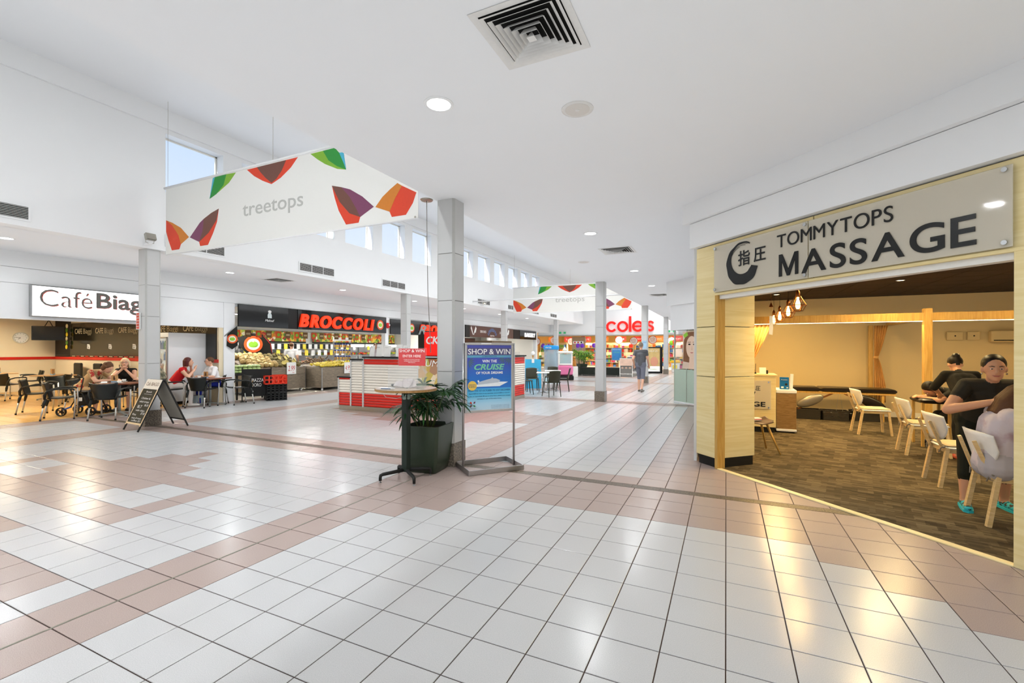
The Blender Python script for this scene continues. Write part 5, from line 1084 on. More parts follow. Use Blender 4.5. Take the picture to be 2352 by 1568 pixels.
# shell
m_fw = mat('fruit_shop_wall', '#e9e6dc', .6)
q = MB(); q.box(-17.7, 8.32, 0, -17.55, 31.9, 2.9); struct(q.build('wall_back', m_fw)); q = MB(); q.box(-17.6, 8.4, 2.75, -13.0, 31.9, 2.9); struct(q.build('ceiling', m_white))
q = MB(); q.box(-17.6, 8.32, -.12, -12.95, 31.9, -.002); struct(q.build('floor', speckle('fruit_floor', '#a29a8c', '#b5ada0', .35, 60)))
q = MB(); q.box(-17.55, 21.3, 0, -13.15, 21.5, 2.75); struct(q.build('wall_right', m_fw))
q = MB(); q.box(-17.55, 31.7, 0, -13.15, 31.9, 2.75); struct(q.build('wall_right', m_fw))
for i, (x, y) in enumerate(((-15.2, 10), (-15.2, 13), (-15.2, 17), (-15.2, 20), (-15.2, 23.5), (-15.2, 26.5), (-15.2, 29.5))):
    t = thing('batten_light', 'white ceiling batten light in the %s' % ['near end of the fruit shop', 'middle of the fruit shop', 'second fruit shop bay', 'far end of the second fruit shop bay', 'butcher shop', 'middle of the butcher shop', 'bakery'][i], 'light', (x, y, 2.75)); q = MB(); q.box(-.06, -.75, -.05, .06, .75, 0); q.build('case', m_white, t); q = MB(); q.box(-.05, -.74, -.055, .05, .74, -.05); q.build('tube', m_lamp, t)
    add_area('batten_light_lamp', (x, y, 2.68), 1.4, 75 if y < 21 else 50, (1, .98, .93), (0, 0, R(90)), shape='RECTANGLE', sy=.12)
# fruit mural along the back
m_mural = mat('fruit_mural', '#9fae4e', .5); n_, l_, p_ = nodes(m_mural); vo = n_.new('ShaderNodeTexVoronoi'); vo.inputs['Scale'].default_value = 9; tc = n_.new('ShaderNodeTexCoord'); rp = n_.new('ShaderNodeValToRGB'); rp.color_ramp.interpolation = 'CONSTANT'; sx = n_.new('ShaderNodeSeparateColor')
l_.new(tc.outputs['Object'], vo.inputs['Vector']); l_.new(vo.outputs['Color'], sx.inputs[0]); l_.new(sx.outputs[0], rp.inputs[0]); l_.new(rp.outputs[0], p_.inputs['Base Color'])
rp.color_ramp.elements[0].color = lin('#7f9a35'); rp.color_ramp.elements[1].color = lin('#f3e9c8'); rp.color_ramp.elements[1].position = .88
for p0, c in ((.15, '#b33a2c'), (.28, '#e08b2e'), (.42, '#a9c24a'), (.55, '#e7cf4d'), (.68, '#4f7a2c'), (.78, '#d96d3a')): e = rp.color_ramp.elements.new(p0); e.color = lin(c)
for y0, y1, nm in ((8.6, 15.0, 'printed fruit mural board along the back wall of the fruit shop'), (15.4, 21.2, 'printed fruit mural board in the second fruit shop bay')):
    t = thing('fruit_mural', nm, 'mural', (-17.5, y0, 1.84), R(90)); q = MB(); q.box(0, -.05, 0, y1 - y0, 0, .46); q.build('print', m_mural, t); q = MB(); q.box(0, -.06, -.06, y1 - y0, 0, -.001); q.build('dark_edge', m_blackm, t)
# open display fridges at the back
PR = ['#4c8a2f', '#d6452a', '#e9c63b', '#8fbf4a', '#e58a2b', '#f0ead2', '#6d3b63']
def cooler(y0, y1, label):
    t = thing('display_fridge', label, 'fridge', (-17.5, y0, 0), R(90)); w = y1 - y0
    q = MB(); q.box(0, -.75, 0, w, -.02, .45); q.box(0, -.1, .45, w, -.02, 1.75); q.box(0, -.55, 1.6, w, -.1, 1.75); q.build('case', m_white, t)
    q = MB(); q.box(.1, -.565, 1.62, w-.1, -.55, 1.73); q.build('light_panel', mat('cooler_light', '#fffdf2', .4, emit=3.0), t)
    for z, d in ((.46, .7), (.85, .5), (1.22, .4)):
        if z > .5: q = MB(); q.box(0, -d, z-.02, w, -.1, z); q.build('shelf', m_alu, t)
        q = MB(); r = random.Random(int(y0*100 + z*10))
        for k in range(int(w/.11)):
            for j in range(2): q.cur = r.randrange(7); q.ball((.06 + k*.11, -d + .09 + j*.13, z + .05 + .03*j), (.055, .06, .055), 7, 5)
        o = q.build('produce', [mat('produce_' + c[1:], c, .5) for c in PR], t, True); o['kind'] = 'stuff'
    for k in range(int(w/.45)):
        q = MB(); q.box(.1 + k*.45, -.57, 1.46, .27 + k*.45, -.56, 1.66); q.build('price_card', m_paper if k % 3 else mat('yellow_card', '#ead84d', .6), t)
cooler(8.7, 10.7, 'open produce fridge with a lit canopy at the near end of the fruit shop'); cooler(10.8, 12.9, 'open produce fridge with a lit canopy in the middle of the fruit shop'); cooler(13.0, 15.0, 'open produce fridge with a lit canopy at the far end of the fruit shop'); cooler(15.5, 18.2, 'open produce fridge in the second fruit shop bay'); cooler(18.3, 21.1, 'far open produce fridge in the second fruit shop bay')
# hanging promo cards along a rail
rl = thing('promo_rail', 'rail of orange and brown promo cards hanging across the fruit shop front', 'promo rail', (-13.6, 8.7, 2.12), R(90))
q = MB(); q.cyl((0, 0, 0), (6.3, 0, 0), .012, n=8); q.build('rail', m_alu, rl)
for x in (.1, 3.1, 6.2): q = MB(); q.cyl((x, 0, 0), (x, 0, .63), .004, n=5); q.build('hanger', m_alu, rl)
for k in range(17):
    x = .35 + k*.36; q = MB(); q.box(x, -.004, -.24, x + .2, .004, -.02); c = q.build('card', m_org if k % 2 == 0 else mat('promo_brown', '#7a5a36', .6), rl)
    q = MB(); q.cyl((x+.1, -.006, -.13), (x+.1, -.004, -.13), .055, n=14) if k % 2 == 0 else q.box(x+.03, -.006, -.16, x+.17, -.004, -.10); q.build('card_print', m_app if k % 2 == 0 else mat('promo_cream', '#c9b48a', .6), c)
pr_ = thing('price_card_rail', 'black rail with a row of white and yellow price cards deep in the fruit shop', 'price cards', (-16.7, 11.3, 1.52), R(90)); q = MB(); q.box(0, 0, 0, 5.4, .02, .22); q.build('rail', m_blackm, pr_)
for k in range(17): q = MB(); q.box(.1 + k*.31, -.006, -.02, .27 + k*.31, 0, .20); q.build('price_card', m_paper if k % 3 else mat('yellow_card', '#ead84d', .6), pr_)
for k in range(15): q = MB(); q.box(.2 + k*.35, -.004, -.30, .38 + k*.35, 0, -.06); q.build('price_card', m_paper if k % 4 else mat('yellow_card', '#ead84d', .6), pr_)
for k in (0, 5.3): q = MB(); q.box(k, .0, -1.52, k + .04, .03, 0); q.build('upright', m_alu, pr_)
# feather flag and corner flag
ff = thing('feather_flag', 'black curved feather flag with round fruit logo in the fruit shop', 'flag', (-15.55, 11.1, 0), R(62))
q = MB(); q.tube([(.62, 0, 0), (.62, 0, 1.2), (.55, 0, 1.7), (.3, 0, 2.03), (-.1, 0, 2.08)], .012, 8); q.build('pole', m_blackm, ff, True)
q = MB(); q.prism([(.61, .9), (.61, 1.25), (.54, 1.7), (.3, 2.02), (-.1, 2.07), (-.52, 1.92), (-.45, 1.6), (-.1, 1.2), (.3, .95)], -.006, .0); q.build('cloth', mat('flag_black', '#15140f', .7), ff); q = MB(); q.prism([(.615, .9), (.60, .9), (.60, 1.25), (.53, 1.69), (.29, 2.0), (.3, 2.025), (.545, 1.7), (.615, 1.25)], -.009, -.006); q.build('red_edge', m_rail, ff)
logo(ff, -.02, 1.68, -.006, .30); text('BROCCOLI', .22, -.006, 1.14, .12, m_paper, ff, w=.5, depth=.002); q = MB(); q.box(.45, -.2, 0, .8, .2, .02); q.build('base', m_blackm, ff)
cfg = thing('corner_flag', 'small black flag with round fruit logo on a slanted pole at the pier', 'flag', (-12.90, 8.42, 1.92), R(60)); q = MB(); q.cyl((-.10, .0, -.05), (.22, 0, .28), .014, n=8); q.build('pole', m_alu, cfg, True); q = MB(); q.prism([(-.02, .02), (.22, .27), (.24, -.3), (.10, -.42), (-.04, -.32)], -.004, .004); q.build('cloth', mat('flag_black', '#15140f', .7), cfg); logo(cfg, .10, -.12, -.004, .13)
# produce bins
def bin_stand(x0, y0, x1, y1, h, label, slope=.0):
    t = thing('produce_bin', label, 'produce stand', (x0, y0, 0)); w = x1 - x0; d = y1 - y0
    q = MB(); q.box(.01, .01, .10, w-.01, d-.01, h); q.build('box', m_greywood, t)
    for (a, b, c, e) in ((0, 0, w, .02), (0, d-.02, w, d)): 
        for k in range(3): q = MB(); q.bbox(a, b, .10 + k*(h-.10)/3 + .002, c, e, .10 + (k+1)*(h-.10)/3 - .002, .002); q.build('plank', m_greywood, t)
    for k in range(3): q = MB(); q.bbox(w-.02, .02, .10 + k*(h-.10)/3 + .002, w, d-.02, .10 + (k+1)*(h-.10)/3 - .002, .002); q.build('plank', m_greywood, t)
    for cx in (0, w): q = MB(); q.bbox(cx-.012, -.012, .08, cx+.012, .012, h, .002); q.build('corner_strip', m_alu, t); q = MB(); q.bbox(cx-.012, d-.012, .08, cx+.012, d+.012, h, .002); q.build('corner_strip', m_alu, t)
    for cx in (.1, w-.1):
        for cy in (.1, d-.1): q = MB(); q.cyl((cx-.015, cy, .04), (cx+.015, cy, .04), .04, n=12); q.box(cx-.02, cy-.02, .05, cx+.02, cy+.02, .10); q.build('castor', m_paper, t)
    q = MB(); q.prism([(.03, .5), (w-.03, .5), (w-.03, h-.01), (.03, h+slope)], .03, d-.03); q.build('sloped_bed', m_greywood, t)
    return t
bin_stand(-15.3, 9.75, -13.98, 12.0, .87, 'grey wooden produce bin heaped with melons and cut halves', .42); bin_stand(-14.6, 12.12, -13.28, 14.6, .83, 'grey wooden produce bin heaped with yellow mangoes', .08)
def fruit(name, r, m, label, cat, group, stem=None):
    q = MB(); q.ball((0, 0, 0), r, 14, 10); o = tag(q.build(name, m, None, True), label, cat, group)
    if stem: q = MB(); q.cyl((0, 0, r[2]*.93), (0, .005, r[2]*1.12), .008, n=6); q.build('stem', stem, o)
    return o
m_mel = speckle('netted_melon', '#a58a4c', '#c9b078', .6, 60); m_mel2 = speckle('brown_pawpaw', '#5f5a34', '#85713f', .6, 60); m_yel = speckle('yellow_mango', '#c8ad2c', '#dcc653', .4, 20); m_cut = mat('cut_flesh', '#e6d47c', .5); m_stm = mat('fruit_stem', '#4e5a2a', .7)
rd = random.Random(3)
fm = fruit('melon', (.095, .09, .088), m_mel, 'netted tan melon in the heap on the wooden bin', 'melon', 'melons heaped on the produce bin', m_stm); fp = fruit('pawpaw', (.105, .07, .068), m_mel2, 'brownish green pawpaw in the right half of the melon heap', 'pawpaw', 'pawpaws heaped on the produce bin', m_stm); fy = fruit('mango', (.075, .05, .048), m_yel, 'yellow mango in the heap on the right wooden bin', 'mango', 'mangoes heaped on the right bin', m_stm)
def put(proto, p, used={}):
    if proto.name not in used: used[proto.name] = 1; o = proto
    else:
        o = proto.copy(); COL.objects.link(o)
        for ch in proto.children: c = ch.copy(); COL.objects.link(c); c.parent = o
    o.location = p; o.rotation_euler = (rd.uniform(-.4, .4), rd.uniform(-.4, .4), rd.uniform(0, 6.3)); return o
for j in range(6):
    for i in range(11):
        y = 9.95 + i*.185 + (.09 if j % 2 else 0); x = -14.10 - j*.19
        z = .94 + j*.068 + rd.uniform(-.01, .02)
        if y > 11.95: continue
        if y < 11.0: put(fm, (x, y, z + .02))
        else: put(fp, (x, y, z - .01))
for i, (x, y, z) in enumerate(((-14.05, 11.15, 1.03), (-14.2, 11.38, 1.06), (-14.12, 11.62, 1.05), (-14.4, 11.25, 1.2), (-14.45, 11.55, 1.19), (-14.6, 11.75, 1.25), (-14.3, 11.82, 1.12), (-14.75, 11.4, 1.32))):
    t = thing('cut_melon_half', 'pale yellow cut melon half number %s from the front lying on the heap' % (ORD[i]), 'melon half', (x, y, z), 0, 'cut melon halves on the heap'); t.rotation_euler = (0, R(58), R(-20 + 10*i)); q = MB(); q.lathe([(.001, -.05), (.05, -.04), (.078, -.015), (.08, 0)], n=16); q.build('rind', m_mel2, t, True); q = MB(); q.lathe([(.001, .0), (.078, .0), (.074, .006), (.02, .002), (.001, .001)], n=16); q.build('flesh', m_cut, t)
for j in range(5):
    for i in range(17):
        y = 12.25 + i*.135 + (.06 if j % 2 else 0); x = -13.40 - j*.14; put(fy, (x, y, .895 + .012*j + .05*sin(pi*i/16)*(j > 1) + rd.uniform(-.01, .015)))
def price(x, y, z, txt, label, rz=R(90)):
    t = thing('price_sign', label, 'sign', (x, y, z), rz); q = MB(); q.box(-.19, -.006, -.22, .19, 0, .20); q.build('card', m_paper, t); text(txt, 0, -.006, -.10, .26, mat('marker_red', '#c2403a', .6), t, w=.28, depth=.001, shear=.15); text('EACH', .08, -.006, -.18, .05, mat('marker_red', '#c2403a', .6), t, w=.08, depth=.001)
price(-13.95, 11.38, .84, '2.99', 'hand-written 2.99 price sign on the melon bin'); price(-13.25, 13.35, .80, '4.99', 'hand-written 4.99 price sign on the mango bin')
# lettuce bench with packed greens
lb = thing('packed_greens_bench', 'dark bench holding packed lettuce beside the pier', 'bench', (-13.6, 8.75, 0)); q = MB(); q.bbox(0, 0, .72, .55, .95, .78, .01); q.build('top', m_blackm, lb)
for sx_ in (.05, .47):
    for sy_ in (.05, .87): q = MB(); q.box(sx_, sy_, 0, sx_+.04, sy_+.04, .72); q.build('leg', m_blackm, lb)
m_pk = mat('lettuce_pack', '#b9cf8a', .4, noise=.35, scale=25)
for j in range(3):
    for i in range(6):
        t = thing('lettuce_pack', 'pack of pale green lettuce, %s along the bench, %s layer' % (ORD[i] if i else 'first', ('bottom', 'middle', 'top')[j]), 'lettuce pack', (-13.32, 8.84 + i*.145, .781 + j*.085), 0, 'packed lettuce on the bench'); q = MB(); q.bbox(-.17, -.065, 0, .17, .065, .08, .025); q.build('bag', m_pk, t, 'auto'); q = MB(); q.box(-.05, -.067, .02, .05, -.0655, .06); q.build('label_sticker', m_paper, t)
# cafe barrier, crates
cb2 = thing('cafe_barrier', 'black fabric cafe barrier printed PIAZZA DORO', 'barrier', (-12.38, 8.93, 0), R(58)); q = MB(); q.box(-.36, -.006, .14, .36, .006, .93); q.build('banner', m_blackm, cb2)
for sx_ in (-.37, .37): q = MB(); q.cyl((sx_, 0, .01), (sx_, 0, .97), .015, n=10); q.build('post', m_blackm, cb2); q = MB(); q.box(sx_-.05, -.16, 0, sx_+.05, .16, .012); q.build('foot', m_blackm, cb2)
text('PIAZZA', .02, -.006, .56, .14, m_paper, cb2, w=.30, depth=.001); text('DORO', -.01, -.006, .42, .14, m_paper, cb2, w=.25, depth=.001); q = MB(); q.prism([(-.16, .52), (-.08, .63), (-.13, .52), (-.08, .42)], -.008, -.006); q.build('logo_mark', mat('doro_gold', '#b3883a', .5), cb2); q = MB(); q.cyl((-.12, -.008, .28), (-.12, -.006, .28), .03, n=14); q.build('badge', m_paper, cb2)
def crate(loc, rz, m, label, w=.27, d=.19, h=.24, rows=3):
    t = thing('plastic_crate', label, 'crate', loc, rz, 'plastic produce crates'); q = MB()
    for (x0, y0, x1, y1, L, ax) in ((-w, -d, w, -d+.012, w, 0), (-w, d-.012, w, d, w, 0), (-w, -d, -w+.012, d, d, 1), (w-.012, -d, w, d, d, 1)):
        for k in range(rows+1): z = k*(h-.03)/rows; q.box(x0, y0, z, x1, y1, z + .028)
        n = 5 if ax == 0 else 4
        for k in range(n+1):
            c = -L + 2*L*k/n
            if ax == 0: q.box(max(-w, c-.018), y0, 0, min(w, c+.018), y1, h)
            else: q.box(x0, max(-d, c-.018), 0, x1, min(d, c+.018), h)
    q.build('lattice', m, t); q = MB(); q.box(-w+.01, -d+.01, .004, w-.01, d-.01, .016); q.build('base', m, t); return t
m_crb = mat('crate_black', '#141514', .5); m_crr = mat('crate_red', '#e2381d', .45)
crate((-12.12, 9.35, 0), R(62), m_crb, 'bottom black crate of the stack beside the cafe barrier'); crate((-12.12, 9.35, .242), R(62), m_crb, 'upper black crate carrying the orange crate'); crate((-12.14, 9.33, .484), R(62), m_crr, 'bright orange-red crate on top of the black crates', .30, .21, .26, 2); crate((-12.52, 9.62, .0), R(62), m_crb, 'black crate behind the barrier under the red tray'); crate((-12.52, 9.62, .242), R(62), m_crb, 'second black crate under the red tray'); crate((-12.52, 9.62, .484), R(62), m_crr, 'red tray of pink fruit behind the orange crate', .26, .19, .2, 2)
m_pch = mat('pink_fruit', '#cf7f7a', .5)
for i in range(8):
    q = MB(); q.ball((0, 0, 0), .05, 10, 8); o = tag(q.build('peach', m_pch, None, True), 'pink peach in the red tray beside the orange crate', 'peach', 'peaches in the red tray'); a = R(62); lx = -.18 + (i % 4)*.12; ly = -.08 + (i // 4)*.15; o.location = (-12.52 + lx*cos(a) - ly*sin(a), 9.62 + lx*sin(a) + ly*cos(a), .66); q = MB(); q.cyl((0, 0, .048), (0, 0, .058), .006, n=6); q.build('stem', m_stm, o)
# jar rack
jr = thing('jar_rack', 'tall wire rack of blue-lidded jars in the fruit shop', 'rack', (-14.95, 14.72, 0), R(55)); q = MB()
for sx_ in (-.34, .34):
    for sy_ in (-.14, .14): q.cyl((sx_, sy_, 0), (sx_, sy_, 2.0), .009, n=6)
q.build('frame', m_alu, jr); q = MB(); q.box(-.35, -.15, 1.86, .35, .15, 2.0); q.build('header', m_paper, jr)
jm = MB(); jm.lathe([(.045, 0), (.05, .01), (.05, .10), (.042, .115)], n=10); jme = jm.mesh('jar', mat('jar_content', '#c9a05a', .2), True); jl = MB(); jl.lathe([(.046, .112), (.05, .118), (.05, .16), (.001, .162)], n=10); jle = jl.mesh('lid', mat('lid_blue', '#1c3f9a', .35), True)
for r, z in enumerate((.22, .52, .80, 1.06, 1.32, 1.58)):
    q = MB(); q.box(-.34, -.15, z-.012, .34, .15, z); q.build('shelf', m_alu, jr); a = R(55)
    for i in range(6):
        lx = -.29 + i*.116; j = link('jar', jme, None, (-14.95 + lx*cos(a) + .09*sin(a), 14.72 + lx*sin(a) - .09*cos(a), z + .001)); tag(j, 'blue-lidded jar, %s from the left on %s of the wire rack' % (ORD[i] if i else 'first', ('the lowest tier', 'the second tier', 'the third tier', 'the fourth tier', 'the fifth tier', 'the top tier')[r]), 'jar', 'blue-lidded jars on the rack'); link('lid', jle, j)
# scales, till and dried roots on the fruit counter behind
fc = thing('fruit_counter', 'white service counter with scales deep in the fruit shop', 'counter', (-16.1, 12.6, 0)); q = MB(); q.bbox(0, 0, 0, .5, 2.0, .95, .01); q.build('body', m_white, fc); q = MB(); q.bbox(-.03, -.03, .95, .53, 2.03, .985, .006); q.build('top', m_alu, fc)
t = thing('scales', 'bright green dial scales on the fruit counter', 'scales', (-15.8, 12.85, .987), R(60)); q = MB(); q.bbox(-.12, -.1, 0, .12, .1, .1, .02); q.build('base', m_blackm, t); q = MB(); q.cyl((0, -.06, .28), (0, 0, .28), .10, n=20); q.cyl((0, -.03, .08), (0, -.03, .28), .02, n=8); q.build('dial', mat('lime_plastic', '#58c23a', .4), t)
gr = thing('ginger_bin', 'bin heaped with brown dried roots behind the mangoes', 'produce stand', (-15.4, 12.9, 0)); q = MB(); q.bbox(0, 0, .0, .6, 1.2, .9, .01); q.build('box', m_greywood, gr)
q = MB(); r = random.Random(9)
for i in range(90): x, y = r.uniform(.05, .55), r.uniform(.05, 1.15); z = .93 + .3*(1 - abs(x-.3)/.3)*r.random(); a = r.uniform(0, 6.3); q.tube([(x, y, z), (x + .06*cos(a), y + .06*sin(a), z + .02), (x + .1*cos(a+.6), y + .1*sin(a+.6), z + .05)], [.02, .024, .012], 6)
o = q.build('roots', speckle('dried_root', '#6b5238', '#94785a', .8, 50), gr, True); o['kind'] = 'stuff'
# ------------------------------------------------------------------ butcher and bakery signs, counters
s3 = thing('butcher_sign', 'brown butcher sign with crossed cleavers and LOVEDAYS emblem', 'sign', (-12.93, 21.55, 2.2), R(90)); m_brn = mat('sign_brown', '#4d342a', .3)
q = MB(); q.bbox(0, -.06, -.03, .45, 0, .64, .004); q.build('sign_panel', m_blackm, s3); q = MB(); q.bbox(.45, -.05, 0, 6.2, 0, .64, .004); q.build('sign_panel', m_brn, s3)
for cx in (.86, 5.2):
    for s in (-1, 1): q = MB(); q.prism([(cx + s*.02, .12), (cx + s*.07, .12), (cx + s*.30, .48), (cx + s*.24, .60), (cx + s*.08, .25)], -.058, -.05) if s < 0 else q.prism([(cx + .0, .12), (cx + .06, .12), (cx + .12, .24), (cx + .24, .24), (cx + .34, .48), (cx + .24, .60), (cx + .10, .34)], -.058, -.05); q.build('cleaver', m_paper, s3)
text('SERIO SALES', 2.0, -.05, .26, .2, m_paper, s3, w=.72, h=.14, depth=.003)
arc = 'LOVEDAYS'; m_lvb = mat('emblem_blue', '#5d7fb4', .5)
for i, ch in enumerate(arc):
    a = R(60 - 120*i/7); me = text_mesh(ch, .24, .004, .008, 0, 'CENTER'); me.materials.append(m_lvb); o = link('letter', me, s3, (3.15 + .52*sin(-a), -.054, -.08 + .46*cos(a))); o.rotation_euler = (0, -a*.7, 0)
text('Quality Meats', 3.15, -.05, .08, .12, m_paper, s3, w=.55, depth=.003, shear=.2); text('DELI', 4.35, -.05, .26, .2, m_paper, s3, w=.4, h=.14, depth=.003)
s4 = thing('bakery_sign', 'dark reflective sign with white BAKERY letters', 'sign', (-12.93, 27.8, 2.2), R(90)); q = MB(); q.bbox(0, -.05, 0, 1.0, 0, .62, .004); q.build('sign_panel', m_blackm, s4); q = MB(); q.bbox(1.02, -.06, 0, 3.98, 0, .62, .004); q.build('sign_panel', m_bglass, s4); letters('BAKERY', 1.8, -.062, .18, .40, mat('letter_white_glow', '#ffffff', .4, emit=.9), s4, 1.9, depth=.02, bold=.008, gap=.10)
for y0, y1, nm, c, f in ((21.8, 26.6, 'white and glass butcher counter below the brown sign', '#e8e8e4', '#b5524a'), (27.0, 31.4, 'timber bakery counter below the BAKERY sign', '#a9865a', '#c98d45')):
    t = thing('shop_counter', nm, 'counter', (-14.0, y0, 0), R(90)); w = y1 - y0; q = MB(); q.bbox(0, 0, 0, w, .8, .85, .01); q.build('body', mat('counter_' + c[1:], c, .4), t); q = MB(); q.box(0, .02, .85, w, .03, 1.3); q.box(0, .02, 1.29, w, .6, 1.3); q.build('glass', m_pers, t); q = MB(); r = random.Random(int(y0))
    for k in range(int(w/.2)): q.bbox(.05 + k*.2, .15, .86, .21 + k*.2, .55, .90 + r.random()*.1, .02)
    o = q.build('goods', mat('goods_' + f[1:], f, .6, noise=.4, scale=8), t); o['kind'] = 'stuff'
    q = MB(); q.box(0, 3.3, 1.2, w, 3.52, 2.1); q.build('back_shelf', mat('shelf_' + c[1:], '#d9c9a8', .6), t)
t = thing('menu_screen', 'black menu screen hanging in the butcher shop', 'screen', (-13.3, 21.75, 1.72), R(90)); q = MB(); q.bbox(0, 0, 0, 1.6, .05, .42, .01); q.build('case', m_blackm, t); q = MB(); q.box(.03, -.004, .03, 1.57, 0, .39); q.build('screen', m_black, t); q = MB(); q.cyl((.4, .02, .42), (.4, .02, 1.03), .012, n=6); q.cyl((1.2, .02, .42), (1.2, .02, 1.03), .012, n=6); q.build('hanger', m_alu, t)
# ------------------------------------------------------------------ supermarket at the far end
m_cw = mat('market_wall', '#e8b765', .7); YC = 35.25
q = MB(); q.box(-16, YC, -.12, -1, 47, 0); struct(q.build('floor', speckle('market_floor', '#bfb7a8', '#cfc8ba', .3, 40)))
q = MB(); q.box(-16, 47, 0, -1, 47.2, 3.2); struct(q.build('wall_back', m_cw)); q = MB(); q.box(-16.2, YC, 0, -16, 47, 3.2); struct(q.build('wall_left', m_cw)); q = MB(); q.box(-1, YC, 0, -.8, 47, 3.2); struct(q.build('wall_right', m_cw)); q = MB(); q.box(-16, YC, 3.0, -1, 47, 3.2); struct(q.build('ceiling', m_cw))
q = MB(); q.box(-16.2, 30.2, 0, -16.05, YC, 4.0); struct(q.build('wall_left', m_white))
q = MB(); q.box(-16.2, 32.2, -.12, -12.95, YC, -.001); struct(q.build('floor', m_tile))
cs = thing('supermarket_sign', 'large red coles lettering on the white wall at the far end', 'sign', (-8.36, 34.97, 2.83))
m_cred = mat('coles_red', '#f01a12', .4, emit=.55)
# rounded letters built from strokes
def stroke(par, pts, w, m, name='letter'):
    q = MB(); n = len(pts)
    for i in range(n-1):
        a = V((pts[i][0], 0, pts[i][1])); b = V((pts[i+1][0], 0, pts[i+1][1])); d = (b - a).normalized()*(w*.12); q.bar(a - d, b + d, .09, w, (0, 0, 1) if abs((b-a).normalized().z) < .7 else (1, 0, 0))
    return q
def arcp(cx, cz, r, a0, a1, n=28): return [(cx + r*cos(R(a0 + (a1-a0)*i/n)), cz + r*sin(R(a0 + (a1-a0)*i/n))) for i in range(n+1)]
def ring_letter(parts):
    """each entry: centre-line points and stroke width, extruded along y"""
    q = MB()
    for pts, w in parts:
        n = len(pts); L = []; Rr = []
        for i in range(n):
            a = V(pts[max(i-1, 0)]); b = V(pts[min(i+1, n-1)]); d = (b - a).normalized(); nn = V((-d.y, d.x))*w/2; p = V(pts[i]); L.append(tuple(p + nn)); Rr.append(tuple(p - nn))
        for i in range(n-1): q.prism([L[i], L[i+1], Rr[i+1], Rr[i]], -.08, .02)
    q.build('letter', m_cred, cs)
r = .335; W_ = .165; zc = .40
ring_letter([(arcp(.42, zc, r, 36, 324), W_)]); ring_letter([(arcp(1.26, zc, r, 0, 360), W_)]); ring_letter([([(1.82, .0), (1.82, 1.16)], W_)]); ring_letter([(arcp(2.38, zc, r, 0, 320), W_), ([(2.06, zc), (2.71, zc)], .13)])
ring_letter([([(3.50, .62)] + arcp(3.30, .56, .165, 45, 200, 12) + [(3.22, .45), (3.40, .35)] + arcp(3.30, .24, .165, 20, -140, 14) + [(3.08, .15)], W_ - .02)])
for x, nm in ((-12.2, 'green and white exit sign left of the second column'), (-3.9, 'green and white exit sign right of the farthest column')):
    t = thing('exit_sign', nm, 'exit sign', (x, 34.98, 2.72)); q = MB(); q.box(0, -.04, 0, .62, 0, .2); q.build('case', m_paper, t); q = MB(); q.box(.02, -.043, .02, .22, -.04, .18); q.box(.40, -.043, .02, .6, -.04, .18); q.build('green_panel', mat('exit_green', '#2fa36b', .4, emit=.3), t); text('EXIT', .31, -.04, .05, .12, mat('exit_green', '#2fa36b'), t, w=.16, depth=.002)
q = MB(); q.box(-16, 34.9, 2.55, -2.6, YC, 2.62); struct(q.build('trim_4', mat('head_strip', '#9d9890', .5)))
# shelving full of goods
GC = ['#d8352a', '#efc53a', '#e77f2c', '#f1ead8', '#5a8f3c', '#8c5a33', '#c04a8a', '#3f6fb0', '#f3d98a', '#b5302a']
def shelf_unit(x0, y, w, h, rows, seed, label, depth=.5, topper=True):
    t = thing('shelf_unit', label, 'shelves', (x0, y, 0), 0, 'supermarket shelving'); rr = random.Random(seed)
    q = MB(); q.box(0, depth-.03, 0, w, depth, h); q.box(0, 0, 0, .03, depth, h); q.box(w-.03, 0, 0, w, depth, h); q.build('frame', mat('shelf_cream', '#e9d9b0', .6), t)
    g = MB()
    for k in range(rows):
        z = .08 + k*(h-.15)/rows; q = MB(); q.box(.03, 0, z-.03, w-.03, depth-.03, z); q.build('shelf_board', mat('shelf_cream', '#e9d9b0', .6), t); x = .05
        while x < w - .2:
            bw = rr.uniform(.1, .26); bh = rr.uniform(.5, .92)*((h-.15)/rows - .05); g.cur = rr.randrange(10); g.box(x, .03, z, x + bw*.92, .3, z + bh); x += bw
    o = g.build('goods', [mat('goods_' + c[1:], c, .5) for c in GC], t); o['kind'] = 'stuff'; return t
SH = [(-15.8, 40, 2.6), (-13.0, 41, 2.8), (-10.0, 41, 2.6), (-7.2, 41, 2.6), (-4.4, 41, 2.8)]
for i, (x, y, w) in enumerate(SH): shelf_unit(x, y, w, 2.1, 5, 20 + i, '%s tall shelf unit of colourful goods deep in the supermarket, counted from the left' % (['first'] + ORD[1:])[i])
for i, (x, y, w) in enumerate(((-14.6, 36.6, 1.9), (-12.3, 37.2, 1.4), (-9.3, 37.4, 1.4), (-7.4, 36.8, 1.4), (-3.2, 36.4, 1.6))): shelf_unit(x, y, w, 1.25, 3, 60 + i, '%s low display of goods just inside the supermarket front, counted from the left' % (['first'] + ORD[1:])[i])
rrd = random.Random(77)
